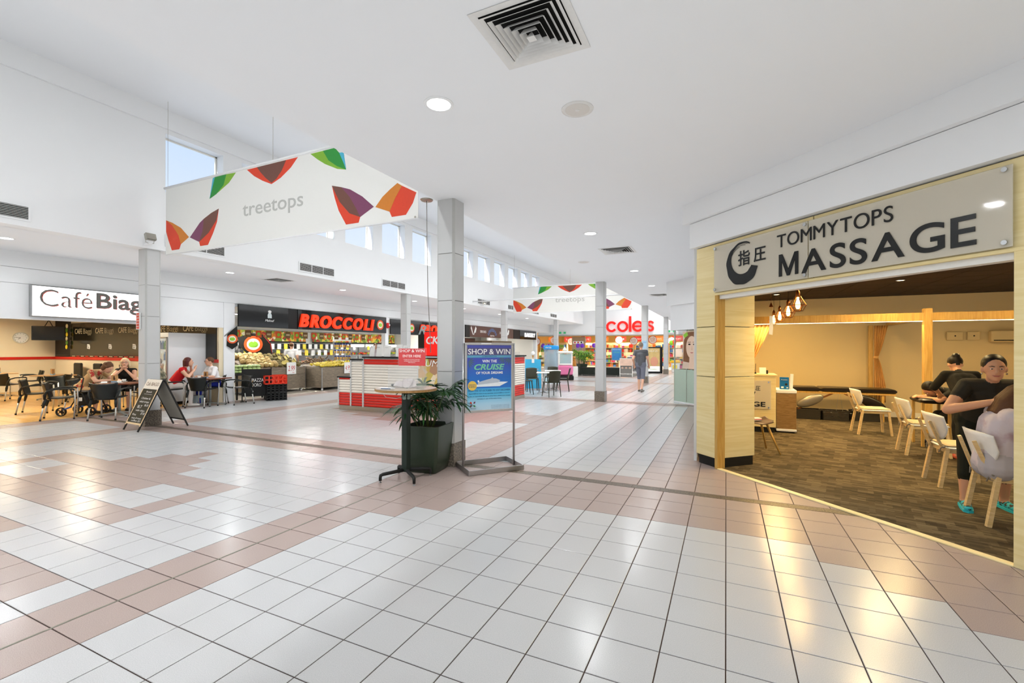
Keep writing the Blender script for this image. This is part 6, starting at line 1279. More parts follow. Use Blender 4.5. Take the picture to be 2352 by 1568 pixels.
for i in range(9):
    t = thing('round_promo_sign', '%s round white promotion sign hanging in the supermarket, counted from the left' % (['first'] + ORD[1:] + ['ninth'])[i], 'sign', (-14.6 + i*1.35, 36.2 + .5*(i % 3), 2.15 + .1*(i % 2)), 0, 'round hanging promotion signs'); q = MB(); q.cyl((0, -.01, 0), (0, .01, 0), .32, n=24); q.build('rim', m_rail, t); q = MB(); q.cyl((0, -.014, 0), (0, -.01, 0), .28, n=24); q.build('disc', m_paper, t); text('1/2', 0, -.014, -.02, .26, m_rail, t, w=.3, depth=.002); text('PRICE', 0, -.014, -.13, .09, m_rail, t, w=.28, depth=.002); q = MB(); q.cyl((0, 0, .32), (0, 0, 3.0 - 2.15 - .1*(i % 2)), .004, n=5); q.build('wire', m_alu, t)
for i in range(8):
    t = thing('red_hanging_banner', '%s red promotion board hanging above the supermarket aisles, counted from the left' % (['first'] + ORD[1:])[i], 'banner', (-14 + i*1.5, 38.6, 2.35), 0, 'red boards above the aisles'); q = MB(); q.box(-.45, -.01, -.18, .45, .01, .22); q.build('board', m_rail if i % 3 else mat('promo_orange', '#e6792b', .5), t); text('SAVE', 0, -.01, -.06, .2, m_paper, t, w=.6, depth=.002); q = MB(); q.cyl((-.3, 0, .22), (-.3, 0, .65), .004, n=5); q.cyl((.3, 0, .22), (.3, 0, .65), .004, n=5); q.build('wire', m_alu, t)
m_pur = mat('balloon_purple', '#6a2bb0', .25); m_grn = mat('balloon_green', '#8ed02f', .25); m_bor = mat('balloon_orange', '#e8502a', .25)
BL = [(-14.53, 2.0, m_pur, 'purple balloon at the far left beside the green one'), (-14.15, 2.0, m_grn, 'lime green balloon beside the leftmost purple one'), (-13.4, 1.78, m_pur, 'purple balloon above the ice-cream board'), (-12.93, 1.75, m_pur, 'purple balloon just left of the far left-row column'), (-10.5, 1.78, m_pur, 'large purple balloon left of the potted bush'), (-10.15, 1.78, m_pur, 'small purple balloon beside the large one by the potted bush'), (-9.22, 1.8, m_pur, 'purple balloon above the potted bush'), (-3.55, 1.98, m_grn, 'green balloon right of the farthest column'), (-3.38, 2.02, m_bor, 'orange-red balloon right of the farthest column')]
for x, z, m, nm in BL:
    t = thing('balloon', nm, 'balloon', (x, 34.6, z), 0, 'balloons at the supermarket front'); q = MB(); q.ball((0, 0, 0), (.16, .16, .18), 14, 10); q.build('skin', m, t, True); q = MB(); q.lathe([(.02, -.2), (.006, -.18)], n=8); q.cyl((0, 0, -.2), (.01, 0, -z + .02), .0025, n=5); q.build('string', m_paper, t)
for i, (x, y) in enumerate(((-13.5, 37), (-10.5, 37), (-7.5, 37), (-4.5, 37), (-12, 41), (-8, 41), (-4, 41))):
    t = thing('strip_light', '%s strip light under the supermarket ceiling, counted from the front left' % (['first'] + ORD[1:])[i], 'light', (x, y, 3.0), 0, 'supermarket strip lights'); q = MB(); q.box(-.75, -.06, -.06, .75, .06, 0); q.build('case', m_white, t); q = MB(); q.box(-.72, -.05, -.066, .72, .05, -.06); q.build('tube', m_lamp, t); add_area('strip_light_lamp', (x, y, 2.9), 1.4, 150, (1, .86, .62), shape='RECTANGLE', sy=.12)
t = thing('promo_post', 'brown promotion post with three round icons inside the supermarket', 'sign', (-11.3, 35.6, 0)); q = MB(); q.bbox(0, 0, 0, 1.1, .12, 2.5, .01); q.build('post', mat('post_taupe', '#a68a6a', .6), t); q = MB(); q.box(.1, -.006, 1.95, .95, 0, 2.15); q.build('icon_board', m_paper, t)
for k in range(3): q = MB(); q.cyl((.25 + k*.27, -.012, 2.05), (.25 + k*.27, -.006, 2.05), .07, n=14); q.build('icon', m_rail if k < 2 else m_blackm, t)
q = MB(); q.box(.35, -.008, 1.45, .75, 0, 1.8); q.build('notice', mat('notice_grey', '#8f8d94', .6), t)
t = thing('checkout_counter', 'dark grey checkout counter near the supermarket entrance', 'counter', (-6.3, 32.6, 0)); q = MB(); q.bbox(0, 0, 0, 1.5, .7, .95, .01); q.build('body', mat('counter_grey', '#4c4a47', .5), t); q = MB(); q.bbox(-.03, -.03, .95, 1.53, .73, .99, .006); q.build('top', m_lam, t)
# ------------------------------------------------------------------ things standing in the far mall
m_olive = mat('chair_olive_plastic', '#2c2c1c', .45)
def mall_chair(x, y, fx, fy, label, first=[None]):
    rz = atan2(fy, fx)
    if first[0] is not None: return dup(first[0], (x, y, 0), rz, label)
    t = thing('plastic_chair', label, 'chair', (x, y, 0), rz, 'dark olive plastic chairs'); first[0] = t
    def sheet(fn, nu, nv, th, name):
        q = MB(); vs = [fn(i/nu, j/nv) for j in range(nv+1) for i in range(nu+1)]; q.add(vs, [(j*(nu+1)+i, j*(nu+1)+i+1, (j+1)*(nu+1)+i+1, (j+1)*(nu+1)+i) for j in range(nv) for i in range(nu)]); me = solid(name, q.mesh('s', []), [('SOLIDIFY', {'thickness': th})]); me.materials.append(m_olive); link(name, me, t)
    sheet(lambda u, v: (-.21 + .43*v, (u-.5)*.44*(1 - .06*v), .45 - .012*sin(pi*u)*sin(pi*v)), 8, 6, .02, 'seat')
    sheet(lambda u, v: (-.20 - .09*v + .05*(2*u-1)**2, (u-.5)*(.42 - .02*v*v), .46 + .38*v - .02*abs(2*u-1)**3*v), 10, 8, .014, 'backrest')
    for sx_, sy_ in ((-1, -1), (-1, 1), (1, -1), (1, 1)): q = MB(); q.cyl((sx_*.18, sy_*.19, .45), (sx_*.235, sy_*.215, 0), .02, .012, n=8); q.build('leg', m_olive, t, True)
    return t
for a in ((-5.08, 13.85, -.75, .66, 'dark plastic chair with its back to us in front of the mall tables'), (-6.15, 14.2, .8, .6, 'dark plastic chair at the left end of the mall tables'), (-5.35, 15.75, -.95, -.3, 'dark plastic chair at the right of the mall tables'), (-6.35, 15.3, .5, -.85, 'dark plastic chair between the two mall tables'), (-6.1, 16.6, .1, -1, 'dark plastic chair behind the far mall table')): mall_chair(*a)
def mall_table(x, y, s, label):
    t = thing('mall_table', label, 'table', (x, y, 0), R(20), 'white mall tables'); q = MB(); q.bbox(-s, -s, .71, s, s, .735, .01); q.build('top', m_lam, t); q = MB(); q.cyl((0, 0, .03), (0, 0, .71), .025, n=12); q.build('pedestal', m_chrome, t, True)
    for k in range(4): a = R(90*k + 45); q = MB(); q.tube([(0, 0, .07), (.2*cos(a), .2*sin(a), .05), (.28*cos(a), .28*sin(a), .012)], .012, 8); q.build('foot', m_chrome, t, True)
mall_table(-5.62, 14.55, .24, 'small square white table in front of the kiosk end'); mall_table(-5.80, 15.95, .30, 'second square white table behind the dark chairs')
t = thing('ice_cream_board', 'blue A-frame chalkboard with an ice-cream cone on top', 'sandwich board', (-6.86, 16.6, 0), R(28)); q = MB(); q.obox((0, -.13, .56), (.62, .02, 1.15), M.Rotation(R(-12), 3, 'X')); q.build('front_board', mat('board_blue', '#2f9cc4', .5), t); q = MB(); q.obox((0, .13, .56), (.62, .02, 1.15), M.Rotation(R(12), 3, 'X')); q.build('rear_board', mat('board_grey', '#8d9392', .5), t); q = MB(); q.obox((0, -.147, .47), (.50, .006, .78), M.Rotation(R(-12), 3, 'X')); q.build('chalk_panel', m_chalk, t)
for k, s in enumerate(('ice cream, sundaes', 'fresh waffles, shakes', 'kids cones, slushies', 'cold drinks to go')): o = text(s, 0, -.09 - .021*k - .02, .72 - .09*k, .07, mat('chalk_pink', '#d99a8a', .8), t, w=.44, depth=.002); o.rotation_euler = (R(-12), 0, 0)
q = MB(); q.lathe([(.001, 1.10), (.05, 1.30)], (0, -.03, 0), 12); q.build('cone', mat('waffle', '#c99a5c', .7), t); q = MB(); q.ball((0, -.03, 1.35), (.075, .075, .09), 12, 8); q.build('scoop', m_paper, t, True); q = MB(); q.box(-.05, -.06, .98, .05, -.02, 1.14); q.build('clip', m_paper, t)
t = thing('glass_cabinet', 'round see-through cabinet with a bright blue top behind the mall tables', 'cabinet', (-7.35, 20.0, 0)); q = MB(); q.lathe([(.33, 0), (.35, .02), (.35, .18), (.33, .2)], n=24); q.build('base', mat('cab_blue', '#b7d3de', .4), t, 'auto'); q = MB(); q.lathe([(.33, .2), (.33, 1.5), (.32, 1.5), (.32, .2)], n=24); q.build('glass_drum', mat('blue_acrylic', '#bcd9ea', .05, noise=0, alpha=.35), t, True); q = MB(); q.lathe([(.34, 1.5), (.36, 1.52), (.36, 1.66), (.33, 1.69), (.001, 1.69)], n=24); q.build('top', mat('cab_top_blue', '#1f8fd6', .35), t, 'auto'); text('WATER', 0, -.365, 1.55, .1, m_paper, t, w=.3, depth=.004)
for k in range(3): q = MB(); q.box(-.2, -.2, .45 + k*.33, .2, .2, .47 + k*.33); q.bbox(-.15, -.15, .47 + k*.33, .15, .15, .65 + k*.33, .03); q.build('inner_shelf', mat('cab_inner', '#a7a6a2', .5), t)
rt = thing('kiddie_ride_van', 'pink and white ice-cream van kiddie ride', 'kiddie ride', (-7.36, 22.0, 0), R(25)); m_pk2 = mat('ride_pink', '#e07aa6', .35)
q = MB(); q.bbox(-.38, -.6, 0, .38, .6, .2, .02); q.build('platform', m_blackm, rt); q = MB(); q.bbox(-.36, -.55, .2, .36, .55, .72, .08); q.build('lower_body', m_pk2, rt, 'auto')
for sx_ in (-.32, .32):
    for sy_ in (-.28, .45): q = MB(); q.bbox(sx_-.035, sy_-.035, .70, sx_+.035, sy_+.035, 1.32, .01); q.build('pillar', m_lam, rt)
q = MB(); q.bbox(-.38, -.36, 1.30, .38, .55, 1.42, .04); q.build('roof', m_lam, rt); q = MB(); q.box(-.30, -.30, .74, .30, -.285, 1.28); q.build('windscreen', mat('ride_glass', '#b9dbe2', .1, alpha=.6), rt); q = MB(); q.bbox(-.3, -.5, .72, .3, -.3, .80, .03); q.build('bonnet', m_lam, rt)
for sx_ in (-1, 1):
    for sy_ in (-.35, .35): q = MB(); q.cyl((sx_*.34, sy_, .27), (sx_*.40, sy_, .27), .15, n=18); q.build('wheel', m_lam, rt)
q = MB(); q.lathe([(.03, 1.42), (.09, 1.46), (.085, 1.52), (.05, 1.57), (.01, 1.64)], n=14); q.build('cone_top', m_lam, rt, True); q = MB(); q.cyl((.2, .1, .75), (.2, .1, 1.1), .05, n=10); q.build('red_pole', m_rail, rt)
t = thing('charity_dog', 'golden guide dog collection statue on a white plinth', 'statue', (-7.5, 24.0, 0), R(20)); q = MB(); q.bbox(-.2, -.2, 0, .2, .2, .58, .01); q.build('plinth', m_lam, t)
q = MB(); q.ball((0, .04, .76), (.11, .15, .2), 14, 10, M.Rotation(R(-15), 3, 'X')); q.ball((0, -.02, .93), (.075, .08, .12), 12, 8); q.ball((0, -.05, 1.06), (.065, .08, .07), 12, 8); q.ball((0, -.13, 1.04), (.035, .06, .032), 10, 6)
for s in (-1, 1): q.tube([(s*.06, -.05, .86), (s*.06, -.08, .7), (s*.06, -.09, .59)], [.04, .03, .03], 8); q.ball((s*.09, .06, .64), (.05, .11, .06), 10, 6); q.ball((s*.065, -.03, 1.05), (.02, .035, .05), 8, 6)
q.tube([(0, .17, .62), (.06, .26, .6), (.12, .3, .6)], [.03, .025, .015], 8)
me = solid('dog', q.mesh('s', []), [('REMESH', {'mode': 'VOXEL', 'voxel_size': .014}), ('SMOOTH', {'iterations': 3})]); me.materials.append(mat('gold_fur', '#b5762a', .5)); link('dog', me, t)
for i, (x, y, nm) in enumerate(((-7.85, 26.7, 'dark tapered planter holding the far green bush'),)):
    t = thing('planter', nm, 'planter', (x, y, 0)); q = MB(); q.lathe([(.22, 0), (.24, .05), (.34, .6), (.34, .64), (.30, .64), (.29, .58), (.001, .57)], n=4); q.build('pot', m_pot, t); q = MB(); q.lathe([(.28, .575), (.001, .60)], n=4); q.build('soil', mat('soil2', '#2c2118', .9), t)
m_lf3 = mat('leaf_bright', '#5f9a35', .4, noise=.3, scale=6); m_lf4 = mat('leaf_yellow', '#9fb83c', .4, noise=.3, scale=6)
palm((-7.85, 26.7, .6), 'bright green bushy plant in the far planter beside the long black box', 12, 14, .75, .55, m_lf3, m_lf4, 6)
t = thing('bench_planter', 'long low dark green planter box on castors behind the second column', 'planter', (-7.7, 25.6, 0)); q = MB(); q.bbox(0, 0, .06, 2.3, .6, .46, .02); q.build('box', m_dgreen, t, 'auto'); q = MB(); q.box(-.02, -.02, .44, 2.32, .62, .47); q.build('rim', m_blackm, t)
for x in (.15, 2.15):
    for y in (.1, .5): q = MB(); q.cyl((x-.02, y, .035), (x+.02, y, .035), .035, n=12); q.box(x-.03, y-.02, .05, x+.03, y+.02, .09); q.build('castor', m_lam, t)
q = MB(); q.box(-8.2, 25.2, .0, -4.6, 29.0, .006); t = tag(q.build('entrance_mat', mat('mat_grey', '#56544f', .95, noise=.2, scale=80)), 'dark grey floor mat under the trolley and massage board', 'mat')
t = thing('massage_board', 'white A-frame with a massage advertisement beside the trolley', 'sandwich board', (-5.0, 25.55, .006), R(12))
for s in (-1, 1):
    for x in (-.33, .33): q = MB(); q.bar((x, s*.02, 1.02), (x, s*.26, 0), .03, .025); q.build('leg', m_lam, t)
q = MB(); q.obox((0, -.12, .58), (.68, .015, .82), M.Rotation(R(-13.5), 3, 'X')); q.build('poster', mat('spa_dark', '#6f6c66', .5), t); q = MB(); q.obox((0, -.088, .79), (.66, .018, .38), M.Rotation(R(-13.5), 3, 'X')); q.build('photo', mat('spa_skin', '#d9b8a2', .5, noise=.25, scale=6), t)
for k in range(3): q = MB(); q.ball((-.2 + k*.2, -.152, .47), (.07, .012, .07), 12, 8); q.build('printed_stone', mat('spa_stone', '#c9a893', .5), t)
q = MB(); q.bar((-.34, -.24, .16), (.34, -.24, .16), .03, .03); q.bar((-.34, -.03, 1.0), (.34, -.03, 1.0), .03, .03); q.build('rail', m_lam, t)
t = thing('poster_stand', 'small far SHOP & WIN poster stand behind the massage board', 'poster stand', (-6.1, 28.2, .006), R(14))
for x in (-.3, .3): q = MB(); q.cyl((x, 0, 0), (x, 0, 1.58), .014, n=10); q.build('upright', m_alu, t)
q = MB(); q.bbox(-.29, -.02, .82, .29, .02, 1.6, .004); q.build('frame', m_alu, t); q = MB(); q.box(-.26, -.024, .85, .26, -.02, 1.57); q.build('poster', mat('far_cruise', '#3f8ac9', .4, noise=.25, scale=4), t); text('SHOP & WIN', 0, -.024, 1.46, .09, m_paper, t, w=.48, depth=.002); text('CRUISE', 0, -.024, 1.28, .1, m_pg, t, w=.36, depth=.002); q = MB(); q.bbox(-.32, -.22, 0, .32, .22, .04, .006); q.build('base', m_alu, t)
tr = thing('shopping_trolley', 'grey shopping trolley with a child seat near the massage board', 'trolley', (-5.1, 28.1, .006), R(30))
m_tw = mat('trolley_grey', '#a9aaa6', .4, .4); q = MB()
for k in range(8): q.tube([(-.45 + .02*k, -.26, .55 + .055*k), (.42, -.22, .60 + .05*k), (.42, .22, .60 + .05*k), (-.45 + .02*k, .26, .55 + .055*k)], .004, 5)
for k in range(9): x = -.42 + k*.105; q.cyl((x, -.26 + .004*k, .56), (x, -.26 + .004*k, .97), .004, n=5); q.cyl((x, .26 - .004*k, .56), (x, .26 - .004*k, .97), .004, n=5); q.cyl((x, -.25, .56), (x, .25, .56), .004, n=5)
o = q.build('basket', m_tw, tr); q = MB()
for y in (-.24, .24): q.tube([(-.5, y, .98), (-.42, y, .55), (-.1, y, .35), (.35, y, .14)], .014, 6); q.tube([(-.3, y, .47), (-.38, y, .14)], .014, 6)
q.build('frame', m_tw, tr); q = MB(); q.cyl((-.5, -.26, 1.0), (-.5, .26, 1.0), .016, n=10); q.build('handle', m_rail, tr)
for x in (-.38, .35):
    for y in (-.24, .24): q = MB(); q.cyl((x, y-.02, .06), (x, y+.02, .06), .06, n=14); q.build('castor', m_lam, tr)
ap = thing('advertising_panel', 'black framed lit advertising panel between the third and fourth columns', 'advertising panel', (-4.60, 29.75, 0), R(16)); q = MB(); q.bbox(0, 0, 0, 1.02, .18, 1.66, .01); q.build('cabinet', m_blackm, ap); m_ad = mat('ad_print', '#b9a06a', .3, noise=.5, scale=3.5, emit=.35); q = MB(); q.box(.06, -.006, .12, .86, 0, 1.58); q.build('poster', m_ad, ap)
q = MB(); q.ball((.52, -.008, .74), (.24, .006, .30), 16, 10); q.build('printed_figure', mat('ad_figure', '#c98f74', .4, emit=.25), ap, True); q = MB(); q.box(.06, -.012, .12, .86, -.006, .45); q.build('white_strip', mat('ad_white', '#f2f2ec', .4, emit=.4), ap); text('HELP US', .46, -.012, 1.36, .12, m_paper, ap, w=.5, depth=.002); text('charity bin', .42, -.012, .24, .1, m_app, ap, w=.5, depth=.002)
t = thing('donation_bin', 'white donation bin with a yellow lid at the right of the supermarket', 'bin', (-3.05, 32.1, 0)); q = MB(); q.lathe([(.24, 0), (.28, .5), (.29, .62)], n=20); q.build('tub', m_lam, t, 'auto'); q = MB(); q.lathe([(.32, .62), (.33, .66), (.3, .76), (.2, .78), (.001, .78)], n=20); q.build('lid', mat('lid_yellow', '#e8b31e', .4), t, 'auto'); q = MB(); q.box(-.14, -.285, .25, .14, -.26, .48); q.build('label_plate', mat('plate_yellow', '#e3cf2c', .5), t)
t = thing('poster_sign', 'clear upright sign holder standing behind the donation bin', 'sign holder', (-3.0, 33.0, 0)); q = MB(); q.bbox(-.3, 0, 1.0, .3, .04, 1.55, .01); q.build('panel', mat('holder_cream', '#e6cdb4', .5), t); q = MB(); q.cyl((0, .02, 0), (0, .02, 1.0), .02, n=8); q.box(-.2, -.15, 0, .2, .2, .03); q.build('stand', m_alu, t)
t = thing('blue_column_poster', 'pale blue printed sheet on the third right column', 'poster', (-3.42, 21.118, 1.55)); q = MB(); q.box(0, 0, 0, .2, .008, .35); q.build('sheet', mat('sheet_blue', '#9fc0d8', .6), t); text('NOTICE', .1, 0, .25, .05, m_pnavy, t, w=.14, depth=.001)
# ------------------------------------------------------------------ glass shop beyond the massage corner
gs = dstruct('wall_right'); gs.location = dloc(-6.0, 4.44)
q = MB(); q.box(0, 0, .02, 1.5, .012, .95); q.build('frosted_glass', mat('frosted_green', '#b9cdbb', .35, noise=.02, alpha=.92), gs); q = MB(); q.box(0, 0, .95, 1.5, .012, 2.05); q.build('clear_glass', m_pers, gs); q = MB(); q.box(0, -.02, 0, 1.5, .03, .03); q.build('sill', m_white, gs)
q = MB(); q.box(-.05, -.1, 2.07, 1.6, .4, 2.78); q.box(-.12, -.18, 2.78, 1.6, .4, ZC); q.build('bulkhead', m_white, gs)
for x in (-.02, .5): q = MB(); q.box(x, 0, .03, x+.03, .03, 2.07); q.build('mullion', mat('pale_mullion', '#b9bfae', .4), gs)
q = MB(); q.box(.28, .25, .4, .38, .5, 2.05); q.build('oak_post', m_oak, gs); q = MB(); q.box(-.1, .6, 0, 1.6, .64, 2.3); q.build('inner_wall', mat('shop_beige', '#c9b48d', .6), gs)
wp = thing('portrait_poster', 'tall beauty poster with a woman face in the glass shopfront', 'poster', dloc(-5.62, 4.42, .98), AR); q = MB(); q.box(0, 0, 0, .72, .006, 1.04); q.build('sheet', mat('poster_blush', '#d8c3ae', .5, noise=.1, scale=4), wp)
m_face = mat('print_skin', '#e3c6ad', .5); m_hair = mat('print_hair', '#7a5234', .5, noise=.4, scale=10)
def pr2(nm, pts, m, k): printed(nm, pts, m, wp, -.0002*k, .0006)
pr2('hair_print', [(.02, .2), (.05, .8), (.2, 1.02), (.55, 1.03), (.72, .9), (.72, .25), (.5, .15)], m_hair, 1)
pr2('face_print', [(.36 + .22*cos(2*pi*i/24), .60 + .31*sin(2*pi*i/24)) for i in range(24)], m_face, 5); pr2('neck_print', [(.25, .0), (.5, .0), (.48, .4), (.28, .4)], m_face, 4)
for x in (.27, .46): pr2('eye_print', [(x + .05*cos(2*pi*i/12), .68 + .02*sin(2*pi*i/12)) for i in range(12)], m_ink, 9); pr2('brow_print', [(x-.06, .73), (x+.06, .735), (x+.06, .75), (x-.06, .745)], m_hair, 9)
pr2('lip_print', [(.30, .46), (.43, .46), (.40, .435), (.33, .435)], mat('print_lip', '#b5645c', .5), 9); pr2('nose_print', [(.355, .52), (.39, .52), (.375, .64)], mat('print_shade', '#c9a68a', .5), 9); pr2('leaf_print', [(.02, .95), (.18, 1.03), (.22, .93), (.08, .86)], m_app, 9); pr2('strap_print', [(.5, .2), (.72, .3), (.72, .22), (.52, .12)], m_ink, 9)
st2 = thing('striped_panel', 'cream and brown striped panel under the portrait poster', 'panel', dloc(-5.55, 4.47, .03), AR)
for k in range(6): q = MB(); q.box(k*.09, 0, .5, k*.09 + .085, .012, .94); q.build('stripe', m_lam if k % 2 == 0 else m_oak, st2)
# ------------------------------------------------------------------ people
SKIN = mat('skin_light', '#dba98c', .5, noise=.04, scale=12); SKIN2 = mat('skin_warm', '#d39c78', .5, noise=.04, scale=12)
def seg_d(p, a, b):
    ab = b - a; t = max(0, min(1, (p - a).dot(ab)/max(1e-9, ab.length_squared))); return (p - a - ab*t).length, t
def person(label, loc, rz, J, cloth, hair, voxel=.014, skin=SKIN, g=1.0, extra=None, glasses=False, fingers=.45, hair_shape='short', sleeve=.4, pant=1.0, group=None):
    """J: joints in a frame whose front is -Y; cloth: (top, trousers, shoes) materials"""
    t = thing('person', label, 'person', loc, rz)
    J = {k: V(v) for k, v in J.items()}; S = []      # segments: a, b, ra, rb, zone  (0 skin 1 top 2 trousers 3 shoes)
    pe, ch, nk, hd = J['pelvis'], J['chest'], J['neck'], J['head']; lat = (J['shL'] - J['shR']).normalized()
    hl = (J['hipL'] - J['hipR']).normalized()
    for k in (-1, 1):
        S.append((pe + hl*(.055*k), ch + lat*(.062*k), .112*g, .108*g, 1))
        S.append((pe + hl*(.075*k) - V((0, 0, .03)), pe + hl*(.075*k) + V((0, 0, .03)), .112*g, .105*g, 2))
    S.append((ch, ch.lerp(nk, .55), .115*g, .08, 1)); S.append((J['shL'], J['shR'], .062*g, .062*g, 1)); S.append((nk - (hd - nk)*.15, hd - (hd - nk)*.25, .048, .046, 0))
    for s in 'LR':
        sh, el, ha, hp, kn, an, to = (J[n + s] for n in ('sh', 'el', 'ha', 'hip', 'kn', 'an', 'to'))
        m = sh.lerp(el, sleeve) if sleeve > 0 else sh
        if sleeve > 0: S.append((sh, m, .060*g, .054*g, 1))
        S.append((m, el, .050*g, .041*g, 0)); S.append((el, ha, .041*g, .027*g, 0))
        d = J.get('hd' + s); d = (d if d is not None else (ha - el)).normalized(); palm = ha + d*.045
        S.append((ha, palm, .027, .030, 0)); side = d.cross(V((0, 0, 1))); side = side.normalized() if side.length > .1 else V((1, 0, 0)); nrm = side.cross(d).normalized()
        S.append((palm - side*.022, palm + side*.022, .020, .020, 0))
        for i in range(4):
            o = (i - 1.5)*.0175; L = (.062, .072, .068, .054)[i]; b0 = palm + side*o + d*.022; b1 = b0 + d*L*.5 - nrm*L*.5*fingers*.6; b2 = b1 + d*L*.42 - nrm*L*.5*fingers*1.5
            S.append((b0, b1, .0098, .009, 0)); S.append((b1, b2, .009, .0078, 0))
        th0 = ha + d*.02 + side*(.024 if s == 'L' else -.024); th1 = th0 + d*.035 + side*(.028 if s == 'L' else -.028) - nrm*.012; S.append((th0, th1, .0125, .011, 0)); S.append((th1, th1 + d*.028, .0105, .009, 0))
        S.append((hp, kn, .088*g, .062*g, 2)); km = kn.lerp(an, pant) if pant < 1 else an
        if pant > 0: S.append((kn, km, .060*g, (.060 - .022*pant)*g + .006, 2))
        if pant < 1: S.append((km, an, .052*g, .035, 0))
        hz = V((0, 0, an.z - .055)); S.append((an, an - V((0, 0, .03)), .038, .038, 3)); fd = (to - an); fd.z = 0
        heel = an - fd*.22 - V((0, 0, an.z - .037)); toe = V((to.x, to.y, .034 + to.z)); S.append((heel, toe, .037, .033, 3))
    fwd = J.get('look', V((0, -1, 0))).normalized(); up = (hd - nk).normalized(); up = (up - fwd*up.dot(fwd)).normalized(); rt = fwd.cross(up).normalized(); HR = M((rt, -fwd, up)).transposed()
    def hp_(x, y, z): return hd + HR @ V((x, y, z))
    q = MB()
    for a, b, ra, rb, z in S:
        L = (b - a).length
        if L > 1e-4: q.cyl(a, b, ra, rb, 12)
        q.ball(a, ra, 12, 8); q.ball(b, rb, 12, 8)
    q.ball(hp_(0, .008, .02), (.077, .095, .098), 16, 12, HR); q.ball(hp_(0, -.022, -.045), (.058, .066, .066), 14, 10, HR); q.ball(hp_(0, -.055, -.085), (.030, .026, .024), 10, 8, HR)
    q.cyl(hp_(0, -.086, .022), hp_(0, -.108, -.020), .009, .015, 8); q.ball(hp_(0, -.103, -.022), (.017, .014, .012), 10, 8, HR)
    for k in (-1, 1): q.ball(hp_(k*.078, .008, -.005), (.012, .022, .032), 8, 8, HR)
    me = solid('body', q.mesh('b', []), [('REMESH', {'mode': 'VOXEL', 'voxel_size': voxel}), ('SMOOTH', {'iterations': 3, 'factor': .5})])
    for m in (skin,) + tuple(cloth): me.materials.append(m)
    S2 = [(a, b, (ra + rb)/2, z) for a, b, ra, rb, z in S]; mi = []
    for p in me.polygons:
        c = p.center; best = 1e9; zz = 0
        dh = (c - hd).length - .105
        if dh < best: best = dh; zz = 0
        for a, b, r_, z in S2:
            d_, _ = seg_d(c, a, b); d_ -= r_
            if d_ < best: best = d_; zz = z
        mi.append(zz)
    me.polygons.foreach_set('material_index', mi); link('body', me, t)
    # face
    for k in (-1, 1):
        q = MB(); q.ball(hp_(k*.031, -.083, .012), (.0125, .007, .0045), 10, 6, HR); q.build('eye', mat('eye_white', '#e9e3da', .3), t, True)
        q = MB(); q.ball(hp_(k*.031, -.0895, .012), (.0062, .003, .0042), 8, 6, HR); q.build('pupil', m_ink, t, True)
        q = MB(); q.tube([hp_(k*.014, -.093, .033), hp_(k*.032, -.092, .039), hp_(k*.049, -.08, .033)], [.003, .004, .002], 6); q.build('eyebrow', hair, t, True)
    q = MB(); q.tube([hp_(-.027, -.080, -.048), hp_(-.012, -.089, -.053), hp_(.012, -.089, -.053), hp_(.027, -.080, -.048)], [.002, .0055, .0055, .002], 6); q.build('mouth', mat('lips', '#b1625a', .45), t, True)
    # hair cap
    q = MB(); q.ball(hp_(0, .025, .041), (.087, .096, .094), 18, 12, HR)
    if hair_shape in ('bob', 'fluffy'):
        for k in range(-6, 7):
            a = k*.30; x = .078*sin(a); y = .03 + .075*cos(a)
            if y < -.02: continue
            q.cyl(hp_(x, y, .05), hp_(x*1.12, y*1.05, -.085 if hair_shape == 'bob' else -.06), .030, .024, 8); q.ball(hp_(x*1.12, y*1.05, -.085 if hair_shape == 'bob' else -.06), .024, 8, 6)
    if hair_shape == 'fluffy':
        rr = random.Random(4)
        for k in range(26): a = rr.uniform(0, 6.28); b = rr.uniform(.0, 1.3); q.ball(hp_(.085*cos(a)*cos(b), .035 + .085*abs(sin(a))*cos(b), .04 + .085*sin(b)), .026, 8, 6)
    if hair_shape == 'bun': q.ball(hp_(0, .09, .085), .05, 10, 8); q.cyl(hp_(0, .06, .03), hp_(0, .05, -.05), .06, .03, 8)
    if hair_shape == 'tied': q.ball(hp_(0, .11, .0), .035, 10, 8); q.tube([hp_(0, .11, 0), hp_(0, .135, -.06), hp_(0, .12, -.15)], [.03, .028, .012], 8)
    if hair_shape == 'long':
        for k in range(-7, 8): a = k*.26; x = .082*sin(a); y = .025 + .07*cos(a); q.tube([hp_(x, y, .05), hp_(x*1.15, y*.9, -.08), hp_(x*1.2, y*.7 - .02, -.2)], [.03, .028, .016], 8)
    hm = solid('hair', q.mesh('h', []), [('REMESH', {'mode': 'VOXEL', 'voxel_size': max(.008, voxel*.7)}), ('SMOOTH', {'iterations': 2})]); hm.materials.append(hair); link('hair', hm, t)
    if glasses:
        q = MB()
        for k in (-1, 1):
            c = [hp_(k*.031 + .022*cos(2*pi*i/14), -.103, .012 + .018*sin(2*pi*i/14)) for i in range(15)]; q.tube(c, .002, 5, False); q.cyl(hp_(k*.053, -.1, .015), hp_(k*.08, .0, .012), .0018, n=5)
        q.cyl(hp_(-.009, -.105, .014), hp_(.009, -.105, .014), .002, n=5); q.build('glasses', m_ink, t)
    return t
